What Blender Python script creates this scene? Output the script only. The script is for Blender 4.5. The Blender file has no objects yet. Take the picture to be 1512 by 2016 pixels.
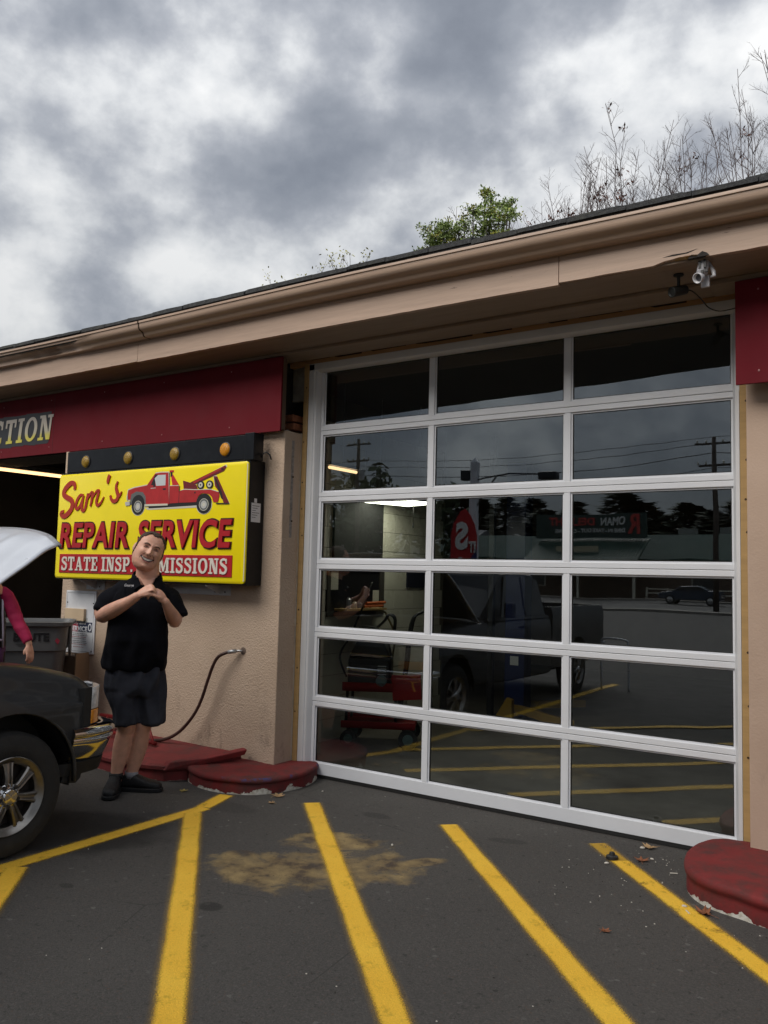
import bpy, bmesh, math, random
from mathutils import Vector, Matrix, noise
import numpy as np
random.seed(7)
R = math.radians
scene = bpy.context.scene
col = scene.collection

# ------------------------------------------------------------------ camera, sky, sun, exposure
cam_data = bpy.data.cameras.new("camera")
cam = bpy.data.objects.new("camera", cam_data); col.objects.link(cam)
cam_data.sensor_fit = 'VERTICAL'; cam_data.sensor_height = 36.0
cam_data.lens = 36.0 * 1622.6 / 2016.0
cam_data.clip_start = 0.05; cam_data.clip_end = 2000
FW = Vector((-0.54996178, 0.8314875, 0.07855299)); RT = Vector((0.83488673, 0.54985881, 0.02488851)); UP = Vector((0.02249857, -0.07927058, 0.99659921))
CAM = Vector((4.04388709, -5.17065791, 1.55934179))
M = Matrix((RT, UP, -FW)).transposed().to_4x4(); M.translation = CAM
cam.matrix_world = M
scene.camera = cam

CLX, CLY, CLZ = 7.1, 2.9, 3.4
SUN_EL, SUN_AZ = 44.0, 200.0      # azimuth clockwise from +Y: the sun stands behind the camera
world = bpy.data.worlds.new("World"); scene.world = world; world.use_nodes = True
wn = world.node_tree; wn.nodes.clear()
def N(nt, t, **kw):
    n = nt.nodes.new(t)
    for k, v in kw.items():
        if k.startswith('i_'):
            n.inputs[k[2:].replace('_', ' ')].default_value = v
        else: setattr(n, k, v)
    return n
def ramp(nt, fac, stops, interp='LINEAR'):
    n = nt.nodes.new('ShaderNodeValToRGB'); n.color_ramp.interpolation = interp
    e = n.color_ramp.elements
    while len(e) > 1: e.remove(e[-1])
    e[0].position = stops[0][0]; c = stops[0][1]; e[0].color = (c if hasattr(c, '__len__') else (c, c, c)) + ((1,) if not hasattr(c, '__len__') or len(c) == 3 else ()) if hasattr(c, '__len__') else (c, c, c, 1)
    for p, c in stops[1:]:
        x = e.new(p); x.color = tuple(c) + (1,) if hasattr(c, '__len__') else (c, c, c, 1)
    if fac is not None: nt.links.new(fac, n.inputs[0])
    return n.outputs[0]
def math_(nt, op, a, b=None, clamp=False):
    n = nt.nodes.new('ShaderNodeMath'); n.operation = op; n.use_clamp = clamp
    for i, v in enumerate((a, b)):
        if v is None: continue
        if isinstance(v, (int, float)): n.inputs[i].default_value = v
        else: nt.links.new(v, n.inputs[i])
    return n.outputs[0]
def mix(nt, fac, a, b, mode='MIX'):
    n = nt.nodes.new('ShaderNodeMix'); n.data_type = 'RGBA'; n.blend_type = mode
    for s, v in ((n.inputs[0], fac), (n.inputs[6], a), (n.inputs[7], b)):
        if isinstance(v, (int, float)): s.default_value = v
        elif isinstance(v, tuple): s.default_value = v if len(v) == 4 else v + (1,)
        else: nt.links.new(v, s)
    return n.outputs[2]
def noise_(nt, vec, scale, detail=4, rough=.55, dist=0.0, dim='3D', w=0.0):
    n = nt.nodes.new('ShaderNodeTexNoise'); n.noise_dimensions = dim
    n.inputs['Scale'].default_value = scale; n.inputs['Detail'].default_value = detail
    n.inputs['Roughness'].default_value = rough; n.inputs['Distortion'].default_value = dist
    if dim == '4D': n.inputs['W'].default_value = w
    if vec is not None: nt.links.new(vec, n.inputs['Vector'])
    return n.outputs[0]
sky = N(wn, 'ShaderNodeTexSky', sky_type='NISHITA', sun_disc=False)
sky.sun_elevation = R(SUN_EL); sky.sun_rotation = R(SUN_AZ)
tc = N(wn, 'ShaderNodeTexCoord'); sx = N(wn, 'ShaderNodeSeparateXYZ'); wn.links.new(tc.outputs['Generated'], sx.inputs[0])
mpw = N(wn, 'ShaderNodeMapping'); wn.links.new(tc.outputs['Generated'], mpw.inputs[0]); mpw.inputs['Scale'].default_value = (1, 1, 1.3); mpw.inputs['Location'].default_value = (CLX, CLY, CLZ)
P_ = mpw.outputs[0]
def blob(d, r):      # broad soft mass of cloud in one direction of the sky
    s = N(wn, 'ShaderNodeVectorMath', operation='DISTANCE'); wn.links.new(tc.outputs['Generated'], s.inputs[0]); s.inputs[1].default_value = d
    m = N(wn, 'ShaderNodeMapRange', interpolation_type='SMOOTHSTEP'); wn.links.new(s.outputs['Value'], m.inputs[0])
    m.inputs[1].default_value = r * 1.35; m.inputs[2].default_value = 0; m.inputs[3].default_value = 0; m.inputs[4].default_value = 1
    return m.outputs[0]
wv = N(wn, 'ShaderNodeTexNoise'); wv.inputs['Scale'].default_value = 3.2; wv.inputs['Detail'].default_value = 3; wn.links.new(P_, wv.inputs['Vector'])
pv = N(wn, 'ShaderNodeVectorMath', operation='MULTIPLY_ADD'); wn.links.new(wv.outputs['Color'], pv.inputs[0]); pv.inputs[1].default_value = (.22, .22, .22); wn.links.new(P_, pv.inputs[2])
bil = N(wn, 'ShaderNodeTexVoronoi'); bil.feature = 'SMOOTH_F1'; bil.inputs['Scale'].default_value = 5.0; bil.inputs['Smoothness'].default_value = .6; wn.links.new(pv.outputs[0], bil.inputs['Vector'])
big = noise_(wn, P_, 3.0, 4, .5, .0)
fine = noise_(wn, P_, 8.5, 7, .55, .0)
v = math_(wn, 'ADD', math_(wn, 'MULTIPLY', math_(wn, 'SUBTRACT', big, .5), .75), math_(wn, 'MULTIPLY', math_(wn, 'SUBTRACT', fine, .5), .58))
v = math_(wn, 'ADD', v, math_(wn, 'MULTIPLY', math_(wn, 'SUBTRACT', .50, bil.outputs['Distance']), .24))
v = math_(wn, 'ADD', v, .499)
for x, y, z, r, a in [(-0.640, 0.522, 0.563, 0.107, -0.075), (-0.562, 0.692, 0.453, 0.114, -0.075), (-0.756, 0.529, 0.387, 0.118, -0.075), (-0.758, 0.465, 0.458, 0.071, -0.065), (-0.640, 0.656, 0.399, 0.094, -0.065), (-0.349, 0.736, 0.580, 0.125, -0.055), (-0.416, 0.729, 0.544, 0.086, -0.065), (-0.732, 0.578, 0.360, 0.086, -0.055), (-0.222, 0.801, 0.556, 0.075, -0.035), (-0.444, 0.759, 0.476, 0.065, -0.045), (-0.672, 0.529, 0.519, 0.041, 0.075), (-0.782, 0.473, 0.406, 0.046, 0.075), (-0.622, 0.600, 0.502, 0.087, 0.035), (-0.485, 0.692, 0.535, 0.036, 0.060), (-0.540, 0.643, 0.543, 0.045, 0.060), (-0.543, 0.737, 0.402, 0.079, 0.075), (-0.483, 0.760, 0.433, 0.061, 0.070), (-0.329, 0.813, 0.480, 0.089, 0.060), (-0.125, 0.840, 0.529, 0.040, 0.080), (-0.158, 0.891, 0.425, 0.079, 0.060), (-0.791, 0.520, 0.323, 0.078, 0.075), (-0.705, 0.630, 0.326, 0.062, 0.090), (-0.826, 0.505, 0.251, 0.078, 0.090), (-0.268, 0.812, 0.518, 0.059, 0.050), (-0.614, 0.707, 0.352, 0.063, 0.060), (-0.224, 0.844, 0.487, 0.044, 0.050), (-0.588, 0.634, 0.503, 0.031, 0.050)]:
    v = math_(wn, 'ADD', v, math_(wn, 'MULTIPLY', blob((x, y, z), r), a))
cloud = ramp(wn, v, [(.22, (.95, 1.03, 1.2)), (.34, (1.25, 1.35, 1.54)), (.43, (1.65, 1.75, 1.94)), (.49, (2.15, 2.24, 2.42)), (.54, (2.85, 2.93, 3.05)), (.595, (3.8, 3.86, 3.9)), (.67, (4.7, 4.7, 4.64))])
cie = math_(wn, 'ADD', math_(wn, 'MULTIPLY', math_(wn, 'MAXIMUM', sx.outputs[2], 0.0), 1.08), .54)   # overcast skies brighten towards the zenith
vm = N(wn, 'ShaderNodeVectorMath', operation='SCALE'); wn.links.new(cloud, vm.inputs[0]); wn.links.new(cie, vm.inputs['Scale'])
veil = mix(wn, .93, sky.outputs[0], vm.outputs[0])
bg = N(wn, 'ShaderNodeBackground'); bg.inputs[1].default_value = 0.1
wo = N(wn, 'ShaderNodeOutputWorld')
wn.links.new(veil, bg.inputs[0]); wn.links.new(bg.outputs[0], wo.inputs[0])
sun_d = bpy.data.lights.new("sun", 'SUN'); sun_d.energy = 1.5; sun_d.angle = R(45); sun_d.color = (1, .94, .86)
sun = bpy.data.objects.new("sun", sun_d); col.objects.link(sun)
az = R(SUN_AZ); el = R(SUN_EL)
sd = Vector((math.sin(az) * math.cos(el), math.cos(az) * math.cos(el), math.sin(el)))
sun.rotation_euler = sd.to_track_quat('Z', 'Y').to_euler()
vs = scene.view_settings; vs.view_transform = 'Standard'; vs.look = 'None'; vs.gamma = 1; vs.use_curve_mapping = False; vs.exposure = 1.0
scene.render.engine = 'CYCLES'
scene.cycles.use_denoising = True
scene.cycles.max_bounces = 7; scene.cycles.transparent_max_bounces = 16; scene.cycles.glossy_bounces = 4; scene.cycles.diffuse_bounces = 3
scene.cycles.sample_clamp_indirect = 4
scene.cycles.caustics_reflective = False; scene.cycles.caustics_refractive = False

# ------------------------------------------------------------------ helpers
class MB:
    def __init__(s): s.v = []; s.f = []; s.m = []
    def add(s, vs, fs, mi=0):
        o = len(s.v); s.v += [tuple(v) for v in vs]; s.f += [tuple(i + o for i in f) for f in fs]; s.m += [mi] * len(fs); return s
    def box(s, x0, x1, y0, y1, z0, z1, mi=0):
        v = [(x, y, z) for z in (z0, z1) for y in (y0, y1) for x in (x0, x1)]
        return s.add(v, [(0, 2, 3, 1), (4, 5, 7, 6), (0, 1, 5, 4), (2, 6, 7, 3), (0, 4, 6, 2), (1, 3, 7, 5)], mi)
    def prism(s, pts, y0, y1, mi=0, axis='y'):
        # outline in the two other axes, extruded from y0 (front) to y1
        n = len(pts)
        def P(a, b, c): return (a, c, b) if axis == 'y' else ((a, b, c) if axis == 'z' else (c, a, b))
        v = [P(a, b, y0) for a, b in pts] + [P(a, b, y1) for a, b in pts]
        f = [tuple(range(n)), tuple(range(2 * n - 1, n - 1, -1))] + [(i, i + n, (i + 1) % n + n, (i + 1) % n) for i in range(n)]
        return s.add(v, f, mi)
    def loft(s, rings, mi=0, cap=True, closed=True):
        n = len(rings[0]); o = len(s.v)
        for r in rings: s.v += [tuple(p) for p in r]
        k = n if closed else n - 1
        for i in range(len(rings) - 1):
            for j in range(k):
                a = o + i * n + j; b = o + i * n + (j + 1) % n
                s.f.append((a, b, b + n, a + n)); s.m.append(mi)
        if cap:
            s.f.append(tuple(o + j for j in range(n - 1, -1, -1))); s.m.append(mi)
            s.f.append(tuple(o + (len(rings) - 1) * n + j for j in range(n))); s.m.append(mi)
        return s
    def tube(s, pts, r, seg=8, mi=0, cap=True, round_=False, flat=1.0):
        pts = [Vector(p) for p in pts]; n = len(pts)
        rs = list(r) if hasattr(r, '__len__') else [r] * n
        if round_:
            d0 = (pts[0] - pts[1]).normalized(); d1 = (pts[-1] - pts[-2]).normalized()
            pts = [pts[0] + d0 * rs[0] * .95, pts[0] + d0 * rs[0] * .7] + pts + [pts[-1] + d1 * rs[-1] * .7, pts[-1] + d1 * rs[-1] * .95]
            rs = [rs[0] * .25, rs[0] * .72] + rs + [rs[-1] * .72, rs[-1] * .25]; n = len(pts)
        rings = []; up = None
        for i in range(n):
            t = (pts[min(i + 1, n - 1)] - pts[max(i - 1, 0)]).normalized()
            if up is None:
                up = Vector((0, 0, 1)) if abs(t.z) < .9 else Vector((0, 1, 0))
            a = t.cross(up)
            if a.length < 1e-5: a = t.cross(Vector((1, 0, 0)))
            a.normalize(); b = a.cross(t).normalized(); up = b
            rings.append([pts[i] + a * math.cos(q) * rs[i] + b * math.sin(q) * rs[i] * flat for q in [2 * math.pi * k / seg for k in range(seg)]])
        return s.loft(rings, mi, cap)
    def lathe(s, prof, c, axis=Vector((0, 0, 1)), seg=24, mi=0, cap=False):
        # prof: (radius, height along axis)
        axis = Vector(axis).normalized(); a = axis.orthogonal().normalized(); b = axis.cross(a); c = Vector(c)
        rings = [[c + axis * h + (a * math.cos(q) + b * math.sin(q)) * r for q in [2 * math.pi * k / seg for k in range(seg)]] for r, h in prof]
        return s.loft(rings, mi, cap)
    def ball(s, c, rx, ry=None, rz=None, seg=12, rings=8, rot=None, mi=0):
        ry = ry or rx; rz = rz or rx; c = Vector(c); R_ = []
        for i in range(rings + 1):
            t = math.pi * i / rings; t = min(max(t, .02), math.pi - .02)
            ring = []
            for k in range(seg):
                q = 2 * math.pi * k / seg
                p = Vector((rx * math.sin(t) * math.cos(q), ry * math.sin(t) * math.sin(q), -rz * math.cos(t)))
                if rot is not None: p = rot @ p
                ring.append(c + p)
            R_.append(ring)
        return s.loft(R_, mi, True)
    def mesh(s, name):
        me = bpy.data.meshes.new(name); me.from_pydata(s.v, [], s.f); 
        return me
    def build(s, name, mat, parent=None, smooth=False, bevel=0, auto=None, loc=None, fix=True):
        me = s.mesh(name)
        mats = mat if isinstance(mat, (list, tuple)) else [mat]
        for m in mats: me.materials.append(m)
        if len(mats) > 1: me.polygons.foreach_set('material_index', s.m)
        if fix:
            bm = bmesh.new(); bm.from_mesh(me); bmesh.ops.recalc_face_normals(bm, faces=bm.faces); bm.to_mesh(me); bm.free()
        o = bpy.data.objects.new(name, me); col.objects.link(o)
        if smooth: me.polygons.foreach_set('use_smooth', [True] * len(me.polygons))
        if auto is not None:
            me.polygons.foreach_set('use_smooth', [True] * len(me.polygons)); me.set_sharp_from_angle(angle=R(auto))
        if bevel:
            b = o.modifiers.new('bevel', 'BEVEL'); b.width = bevel; b.segments = 2; b.limit_method = 'ANGLE'; b.angle_limit = R(35)
        if parent: o.parent = parent
        if loc is not None: o.location = loc
        return o
def tag(o, label=None, cat=None, group=None, kind=None):
    if label: o['label'] = label
    if cat: o['category'] = cat
    if group: o['group'] = group
    if kind: o['kind'] = kind
    return o
def empty(name, loc=(0, 0, 0), rz=0, **kw):
    o = bpy.data.objects.new(name, None); o.empty_display_size = .1; col.objects.link(o); o.location = loc; o.rotation_euler = (0, 0, rz)
    tag(o, **kw); return o
def copy_tree(o, parent=None):
    c = o.copy(); col.objects.link(c)
    if parent: c.parent = parent
    for ch in list(o.children): copy_tree(ch, c)
    return c

# ------------------------------------------------------------------ materials
def mat(name, base, rough=.6, metal=0.0, var=.0, vscale=3.0, bump=0.0, bscale=40.0, coat=0.0, emis=None, estr=0.0, spec=None, dirt=0.0, dcol=(.05, .045, .04), dscale=1.5):
    m = bpy.data.materials.new(name); m.use_nodes = True; nt = m.node_tree; p = nt.nodes['Principled BSDF']
    p.inputs['Base Color'].default_value = tuple(base) + (1,); p.inputs['Roughness'].default_value = rough; p.inputs['Metallic'].default_value = metal
    if coat: p.inputs['Coat Weight'].default_value = coat; p.inputs['Coat Roughness'].default_value = .04
    if spec is not None: p.inputs['Specular IOR Level'].default_value = spec
    tcn = nt.nodes.new('ShaderNodeTexCoord'); V = tcn.outputs['Object']
    c = None
    if var:
        n = noise_(nt, V, vscale, 5, .6)
        lo = tuple(x * (1 - var) for x in base); hi = tuple(min(1, x * (1 + var)) for x in base)
        c = ramp(nt, n, [(.3, lo), (.7, hi)])
    if dirt:
        n2 = noise_(nt, V, dscale, 8, .68)
        f = math_(nt, 'MULTIPLY', ramp(nt, n2, [(.5, 0.0), (.68, 1.0)]), dirt)
        c = mix(nt, f, c if c is not None else tuple(base), dcol)
    if c is not None: nt.links.new(c, p.inputs['Base Color'])
    if rough < .95 and var:
        n3 = noise_(nt, V, vscale * 2.3, 4, .6)
        rr = N(nt, 'ShaderNodeMapRange'); nt.links.new(n3, rr.inputs[0]); rr.inputs[3].default_value = max(.02, rough * .8); rr.inputs[4].default_value = min(1, rough * 1.2)
        nt.links.new(rr.outputs[0], p.inputs['Roughness'])
    if bump:
        b = N(nt, 'ShaderNodeBump'); b.inputs['Strength'].default_value = bump; b.inputs['Distance'].default_value = .01
        nt.links.new(noise_(nt, V, bscale, 5, .65), b.inputs['Height']); nt.links.new(b.outputs[0], p.inputs['Normal'])
    if emis: p.inputs['Emission Color'].default_value = tuple(emis) + (1,); p.inputs['Emission Strength'].default_value = estr
    return m
def nodes(m): return m.node_tree, m.node_tree.nodes['Principled BSDF'], [n for n in m.node_tree.nodes if n.type == 'TEX_COORD'][0].outputs['Object']
def bump_to(nt, p, h, strength, dist):
    b = N(nt, 'ShaderNodeBump'); b.inputs['Strength'].default_value = strength; b.inputs['Distance'].default_value = dist
    nt.links.new(h, b.inputs['Height']); nt.links.new(b.outputs[0], p.inputs['Normal']); return b
def voro(nt, V, scale, feat='F1', out=0):
    n = nt.nodes.new('ShaderNodeTexVoronoi'); n.feature = feat; n.inputs['Scale'].default_value = scale; nt.links.new(V, n.inputs['Vector']); return n.outputs[out]

# asphalt with aggregate, oil spots, dried rusty stain
ASPH = mat('asphalt', (.05, .047, .044), .86)
nt, p, V = nodes(ASPH)
c = ramp(nt, noise_(nt, V, .9, 6, .6), [(.3, (.042, .040, .038)), (.5, (.061, .058, .055)), (.72, (.089, .085, .079))])
c = mix(nt, .35, c, ramp(nt, noise_(nt, V, 42, 4, .8), [(.36, (.02, .019, .018)), (.5, (.058, .053, .049)), (.66, (.11, .10, .09))]))
c = mix(nt, .5, c, ramp(nt, noise_(nt, V, 95, 3, .8), [(.3, (.018, .017, .0165)), (.5, (.055, .051, .047)), (.72, (.125, .115, .105))]))
vc = voro(nt, V, 120, out=1)
sp = N(nt, 'ShaderNodeSeparateColor'); nt.links.new(vc, sp.inputs[0])
speck = ramp(nt, sp.outputs[0], [(.94, 0.0), (.97, 1.0)])
c = mix(nt, math_(nt, 'MULTIPLY', speck, .7), c, mix(nt, sp.outputs[1], (.10, .095, .09), (.08, .05, .035)))
vc2 = voro(nt, V, 60, out=1); sp2 = N(nt, 'ShaderNodeSeparateColor'); nt.links.new(vc2, sp2.inputs[0])
c = mix(nt, math_(nt, 'MULTIPLY', ramp(nt, sp2.outputs[0], [(.985, 0.0), (.99, 1.0)]), .6), c, mix(nt, sp2.outputs[2], (.16, .155, .145), (.006, .006, .006)))
def ell(nt, V, x, y, rx, ry, rot=0, warp=.5, wscale=2.2, soft=.12):
    mp = N(nt, 'ShaderNodeMapping'); mp.vector_type = 'TEXTURE'; nt.links.new(V, mp.inputs[0])
    mp.inputs['Location'].default_value = (x, y, 0); mp.inputs['Rotation'].default_value = (0, 0, rot); mp.inputs['Scale'].default_value = (rx, ry, 1)
    ln = N(nt, 'ShaderNodeVectorMath', operation='LENGTH'); nt.links.new(mp.outputs[0], ln.inputs[0])
    d = math_(nt, 'ADD', ln.outputs['Value'], math_(nt, 'MULTIPLY', math_(nt, 'SUBTRACT', noise_(nt, V, wscale, 7, .62), .5), warp * 2))
    m = N(nt, 'ShaderNodeMapRange'); nt.links.new(d, m.inputs[0]); m.inputs[1].default_value = 1.0; m.inputs[2].default_value = 1.0 - soft
    m.inputs[3].default_value = 0; m.inputs[4].default_value = 1
    return m.outputs[0]
for x, y, rx, ry, ro, a in [(-.35, -2.0, .75, .45, .5, .75), (1.2, -2.26, .07, .06, 0, .7), (-.1, -1.55, .35, .2, .9, .3), (1.0, -.55, .12, .06, 0, .45), (1.9, -.5, .14, .05, .3, .4), (.45, -2.5, .05, .03, 0, .5), (.1, -1.0, .25, .12, 0, .3), (-.6, -3.2, 1.2, .8, 0, .6)]:
    c = mix(nt, math_(nt, 'MULTIPLY', ell(nt, V, x, y, rx, ry, ro, .35, 4.5, .25), a), c, (.010, .0095, .009))
# dried coolant stain: ragged outline, thinner in places, rusty core
sm = None
for q in ((1.14, -1.70, .40, .33, .6, .95, 4.2, .3), (1.34, -1.40, .48, .36, .9, 1.0, 3.6, .3), (1.02, -1.15, .26, .17, .8, .8, 5.0, .25), (1.68, -1.14, .17, .07, 1.0, .5, 6.0, .3), (.84, -1.68, .16, .11, .2, .6, 6.0, .3)):
    e_ = ell(nt, V, *q); sm = e_ if sm is None else math_(nt, 'MAXIMUM', sm, e_)
inner = ramp(nt, noise_(nt, V, 3.4, 7, .62, .6), [(.40, 0.12), (.47, .75), (.56, 1.0)])
tone = ramp(nt, noise_(nt, V, 6, 6, .6), [(.36, (.06, .038, .022)), (.47, (.21, .145, .062)), (.64, (.36, .26, .11))])
c = mix(nt, math_(nt, 'MULTIPLY', math_(nt, 'MULTIPLY', sm, inner), .78), c, tone)
crk = voro(nt, mix(nt, .12, V, noise_(nt, V, 3, 4)) if False else V, .75, 'DISTANCE_TO_EDGE')
c = mix(nt, math_(nt, 'MULTIPLY', math_(nt, 'MULTIPLY', ramp(nt, crk, [(0, 1.0), (.004, 0.0)]), ramp(nt, noise_(nt, V, 1.1, 3), [(.52, 0.0), (.6, 1.0)])), .6), c, (.008, .008, .008))
nt.links.new(c, p.inputs['Base Color'])
pit = ramp(nt, noise_(nt, V, 26, 6, .78), [(.36, 0.0), (.42, 1.0)])
c = mix(nt, .75, c, mix(nt, pit, (.016, .0155, .015), c))
c = mix(nt, .5, c, ramp(nt, noise_(nt, V, 11, 8, .75), [(.35, (.035, .033, .032)), (.65, (.10, .092, .084))]), 'MIX') if False else c
nt.links.new(c, p.inputs['Base Color'])
hh = math_(nt, 'ADD', noise_(nt, V, 130, 3, .7), math_(nt, 'MULTIPLY', noise_(nt, V, 14, 4), .6))
bump_to(nt, p, hh, .8, .006)

# stucco
def stucco(name, lo, hi, streak=True):
    m = mat(name, lo, .93); nt, p, V = nodes(m)
    c = ramp(nt, noise_(nt, V, 1.6, 6, .6), [(.3, lo), (.7, hi)])
    sep = N(nt, 'ShaderNodeSeparateXYZ'); nt.links.new(V, sep.inputs[0])
    lowz = N(nt, 'ShaderNodeMapRange'); nt.links.new(sep.outputs[2], lowz.inputs[0]); lowz.inputs[1].default_value = .9; lowz.inputs[2].default_value = .1
    sc = N(nt, 'ShaderNodeMapping'); nt.links.new(V, sc.inputs[0]); sc.inputs['Scale'].default_value = (3.2, 3.2, 1.6)
    st = ramp(nt, noise_(nt, sc.outputs[0], 1.7, 9, .72), [(.55, 0.0), (.68, 1.0)])
    c = mix(nt, math_(nt, 'MULTIPLY', math_(nt, 'MULTIPLY', st, lowz.outputs[0]), .55), c, (.09, .075, .06))
    sc2 = N(nt, 'ShaderNodeMapping'); nt.links.new(V, sc2.inputs[0]); sc2.inputs['Scale'].default_value = (14, 14, 4.5)
    st2 = ramp(nt, noise_(nt, sc2.outputs[0], 2.2, 4, .7), [(.70, 0.0), (.76, 1.0)])
    c = mix(nt, math_(nt, 'MULTIPLY', st2, .55 if streak else .25), c, (.10, .07, .05))
    nt.links.new(c, p.inputs['Base Color'])
    h = math_(nt, 'ADD', noise_(nt, V, 55, 4, .65), math_(nt, 'MULTIPLY', voro(nt, V, 90, 'SMOOTH_F1'), .7))
    bump_to(nt, p, h, .9 if streak else .35, .006 if streak else .003)
    return m
STUC = stucco('stucco_beige', (.46, .345, .255), (.57, .44, .335))
STUC2 = stucco('stucco_smooth', (.46, .335, .255), (.55, .41, .32), False)
PLAS = mat('old_plaster', (.36, .34, .3), .95, var=.3, vscale=9, bump=.6, bscale=30, dirt=.7)
BRICK = mat('brick_red', (.32, .12, .06), .9, var=.3, vscale=30, bump=.5)
DARK = mat('dark_cavity', (.03, .026, .024), .95, var=.4, vscale=12, bump=.5)
# tan painted timber
def paint(name, base, rough=.55, chips=.0):
    m = mat(name, base, rough); nt, p, V = nodes(m)
    mp = N(nt, 'ShaderNodeMapping'); nt.links.new(V, mp.inputs[0]); mp.inputs['Scale'].default_value = (.6, 6, 9)
    c = ramp(nt, noise_(nt, mp.outputs[0], 3, 7, .6), [(.3, tuple(x * .86 for x in base)), (.7, tuple(x * 1.1 for x in base))])
    if chips:
        mp2 = N(nt, 'ShaderNodeMapping'); nt.links.new(V, mp2.inputs[0]); mp2.inputs['Scale'].default_value = (2.0, 8, 11)
        c = mix(nt, math_(nt, 'MULTIPLY', ramp(nt, noise_(nt, mp2.outputs[0], 3, 8, .72), [(.66, 0.0), (.70, 1.0)]), chips), c, (.09, .055, .035))
    nt.links.new(c, p.inputs['Base Color'])
    bump_to(nt, p, noise_(nt, mp.outputs[0], 14, 5, .6), .25, .004)
    return m
TAN = paint('tan_paint', (.46, .33, .25), .5, .8)
TANG = paint('tan_gutter', (.42, .305, .23), .32)
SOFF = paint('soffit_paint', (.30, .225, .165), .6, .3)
RAWW = paint('raw_timber', (.62, .36, .17), .7, .7)
STRIPW = paint('treated_timber', (.42, .27, .11), .7, .5)
KNOT = mat('knot', (.05, .025, .01), .8)
SHIN = mat('asphalt_shingle', (.045, .047, .05), .95, var=.5, vscale=40, bump=.9, bscale=160, dirt=.5, dcol=(.09, .09, .07), dscale=6)
ALU = mat('painted_aluminium', (.70, .72, .76), .34, metal=.0, var=.05, vscale=2.5, bump=.03, bscale=500)
WHT = mat('white_pvc', (.66, .67, .69), .42, var=.06, vscale=3)
WHT2 = mat('white_enamel', (.74, .76, .80), .3, var=.05, vscale=4, dirt=.25, dcol=(.3, .3, .3))
GASK = mat('black_rubber', (.012, .012, .012), .6, bump=.2)
BLK = mat('black_paint', (.0045, .0055, .008), .3, var=.3, vscale=8, dirt=.2, dcol=(.03, .035, .04), dscale=9, spec=.3)
BLKS = mat('black_steel', (.02, .02, .022), .4)
def redpaint(name, base, rough=.45):
    m = mat(name, base, rough, var=.12, vscale=2.2, bump=.06, bscale=15, dirt=.25, dcol=(.09, .01, .012), dscale=2.2, spec=.25); return m
REDP = redpaint('red_panel_paint', (.13, .004, .011), .75)
# red curb paint with white chips low on the face and blue scuffs
def curb_mat(name, z0, chips=1.0, blue=0.0, base=(.19, .014, .014)):
    m = mat(name, base, .8); nt, p, V = nodes(m)
    sep = N(nt, 'ShaderNodeSeparateXYZ'); nt.links.new(V, sep.inputs[0])
    c = ramp(nt, noise_(nt, V, 3.0, 6, .62), [(.3, tuple(x * .75 for x in base)), (.7, (base[0] * 1.12, base[1] * 1.5, base[2] * 1.5))])
    c = mix(nt, math_(nt, 'MULTIPLY', ramp(nt, noise_(nt, V, 5.0, 9, .72), [(.44, 0.0), (.62, 1.0)]), .8), c, (.06, .024, .021))
    geo = N(nt, 'ShaderNodeNewGeometry'); sn = N(nt, 'ShaderNodeSeparateXYZ'); nt.links.new(geo.outputs['Normal'], sn.inputs[0])
    side = ramp(nt, sn.outputs[2], [(.3, 1.0), (.7, 0.0)])
    low = N(nt, 'ShaderNodeMapRange'); nt.links.new(sep.outputs[2], low.inputs[0]); low.inputs[1].default_value = z0; low.inputs[2].default_value = 0.0; low.inputs[3].default_value = -.35; low.inputs[4].default_value = .17
    cn = math_(nt, 'ADD', noise_(nt, V, 6.0, 5, .62), low.outputs[0])
    chip = math_(nt, 'MULTIPLY', math_(nt, 'MULTIPLY', ramp(nt, cn, [(.60, 0.0), (.605, 1.0)]), side), chips)
    c = mix(nt, chip, c, ramp(nt, noise_(nt, V, 40, 3), [(.35, (.42, .38, .3)), (.6, (.66, .64, .58))]))
    if blue:
        hi = N(nt, 'ShaderNodeMapRange'); nt.links.new(sep.outputs[2], hi.inputs[0]); hi.inputs[1].default_value = .085; hi.inputs[2].default_value = .11; hi.inputs[3].default_value = 0; hi.inputs[4].default_value = 1
        bm_ = math_(nt, 'MULTIPLY', math_(nt, 'MULTIPLY', ramp(nt, noise_(nt, V, 9, 6, .6), [(.54, 0.0), (.6, 1.0)]), hi.outputs[0]), ramp(nt, sep.outputs[1], [(0, 1.0), (.001, 0.0)]))
        notop = ramp(nt, sn.outputs[2], [(.93, 1.0), (.985, 0.0)])
        c = mix(nt, math_(nt, 'MULTIPLY', math_(nt, 'MULTIPLY', bm_, notop), blue), c, (.03, .05, .16))
    nt.links.new(c, p.inputs['Base Color'])
    bump_to(nt, p, math_(nt, 'ADD', noise_(nt, V, 30, 5, .6), math_(nt, 'MULTIPLY', chip, -.6)), .35, .006)
    return m
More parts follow.
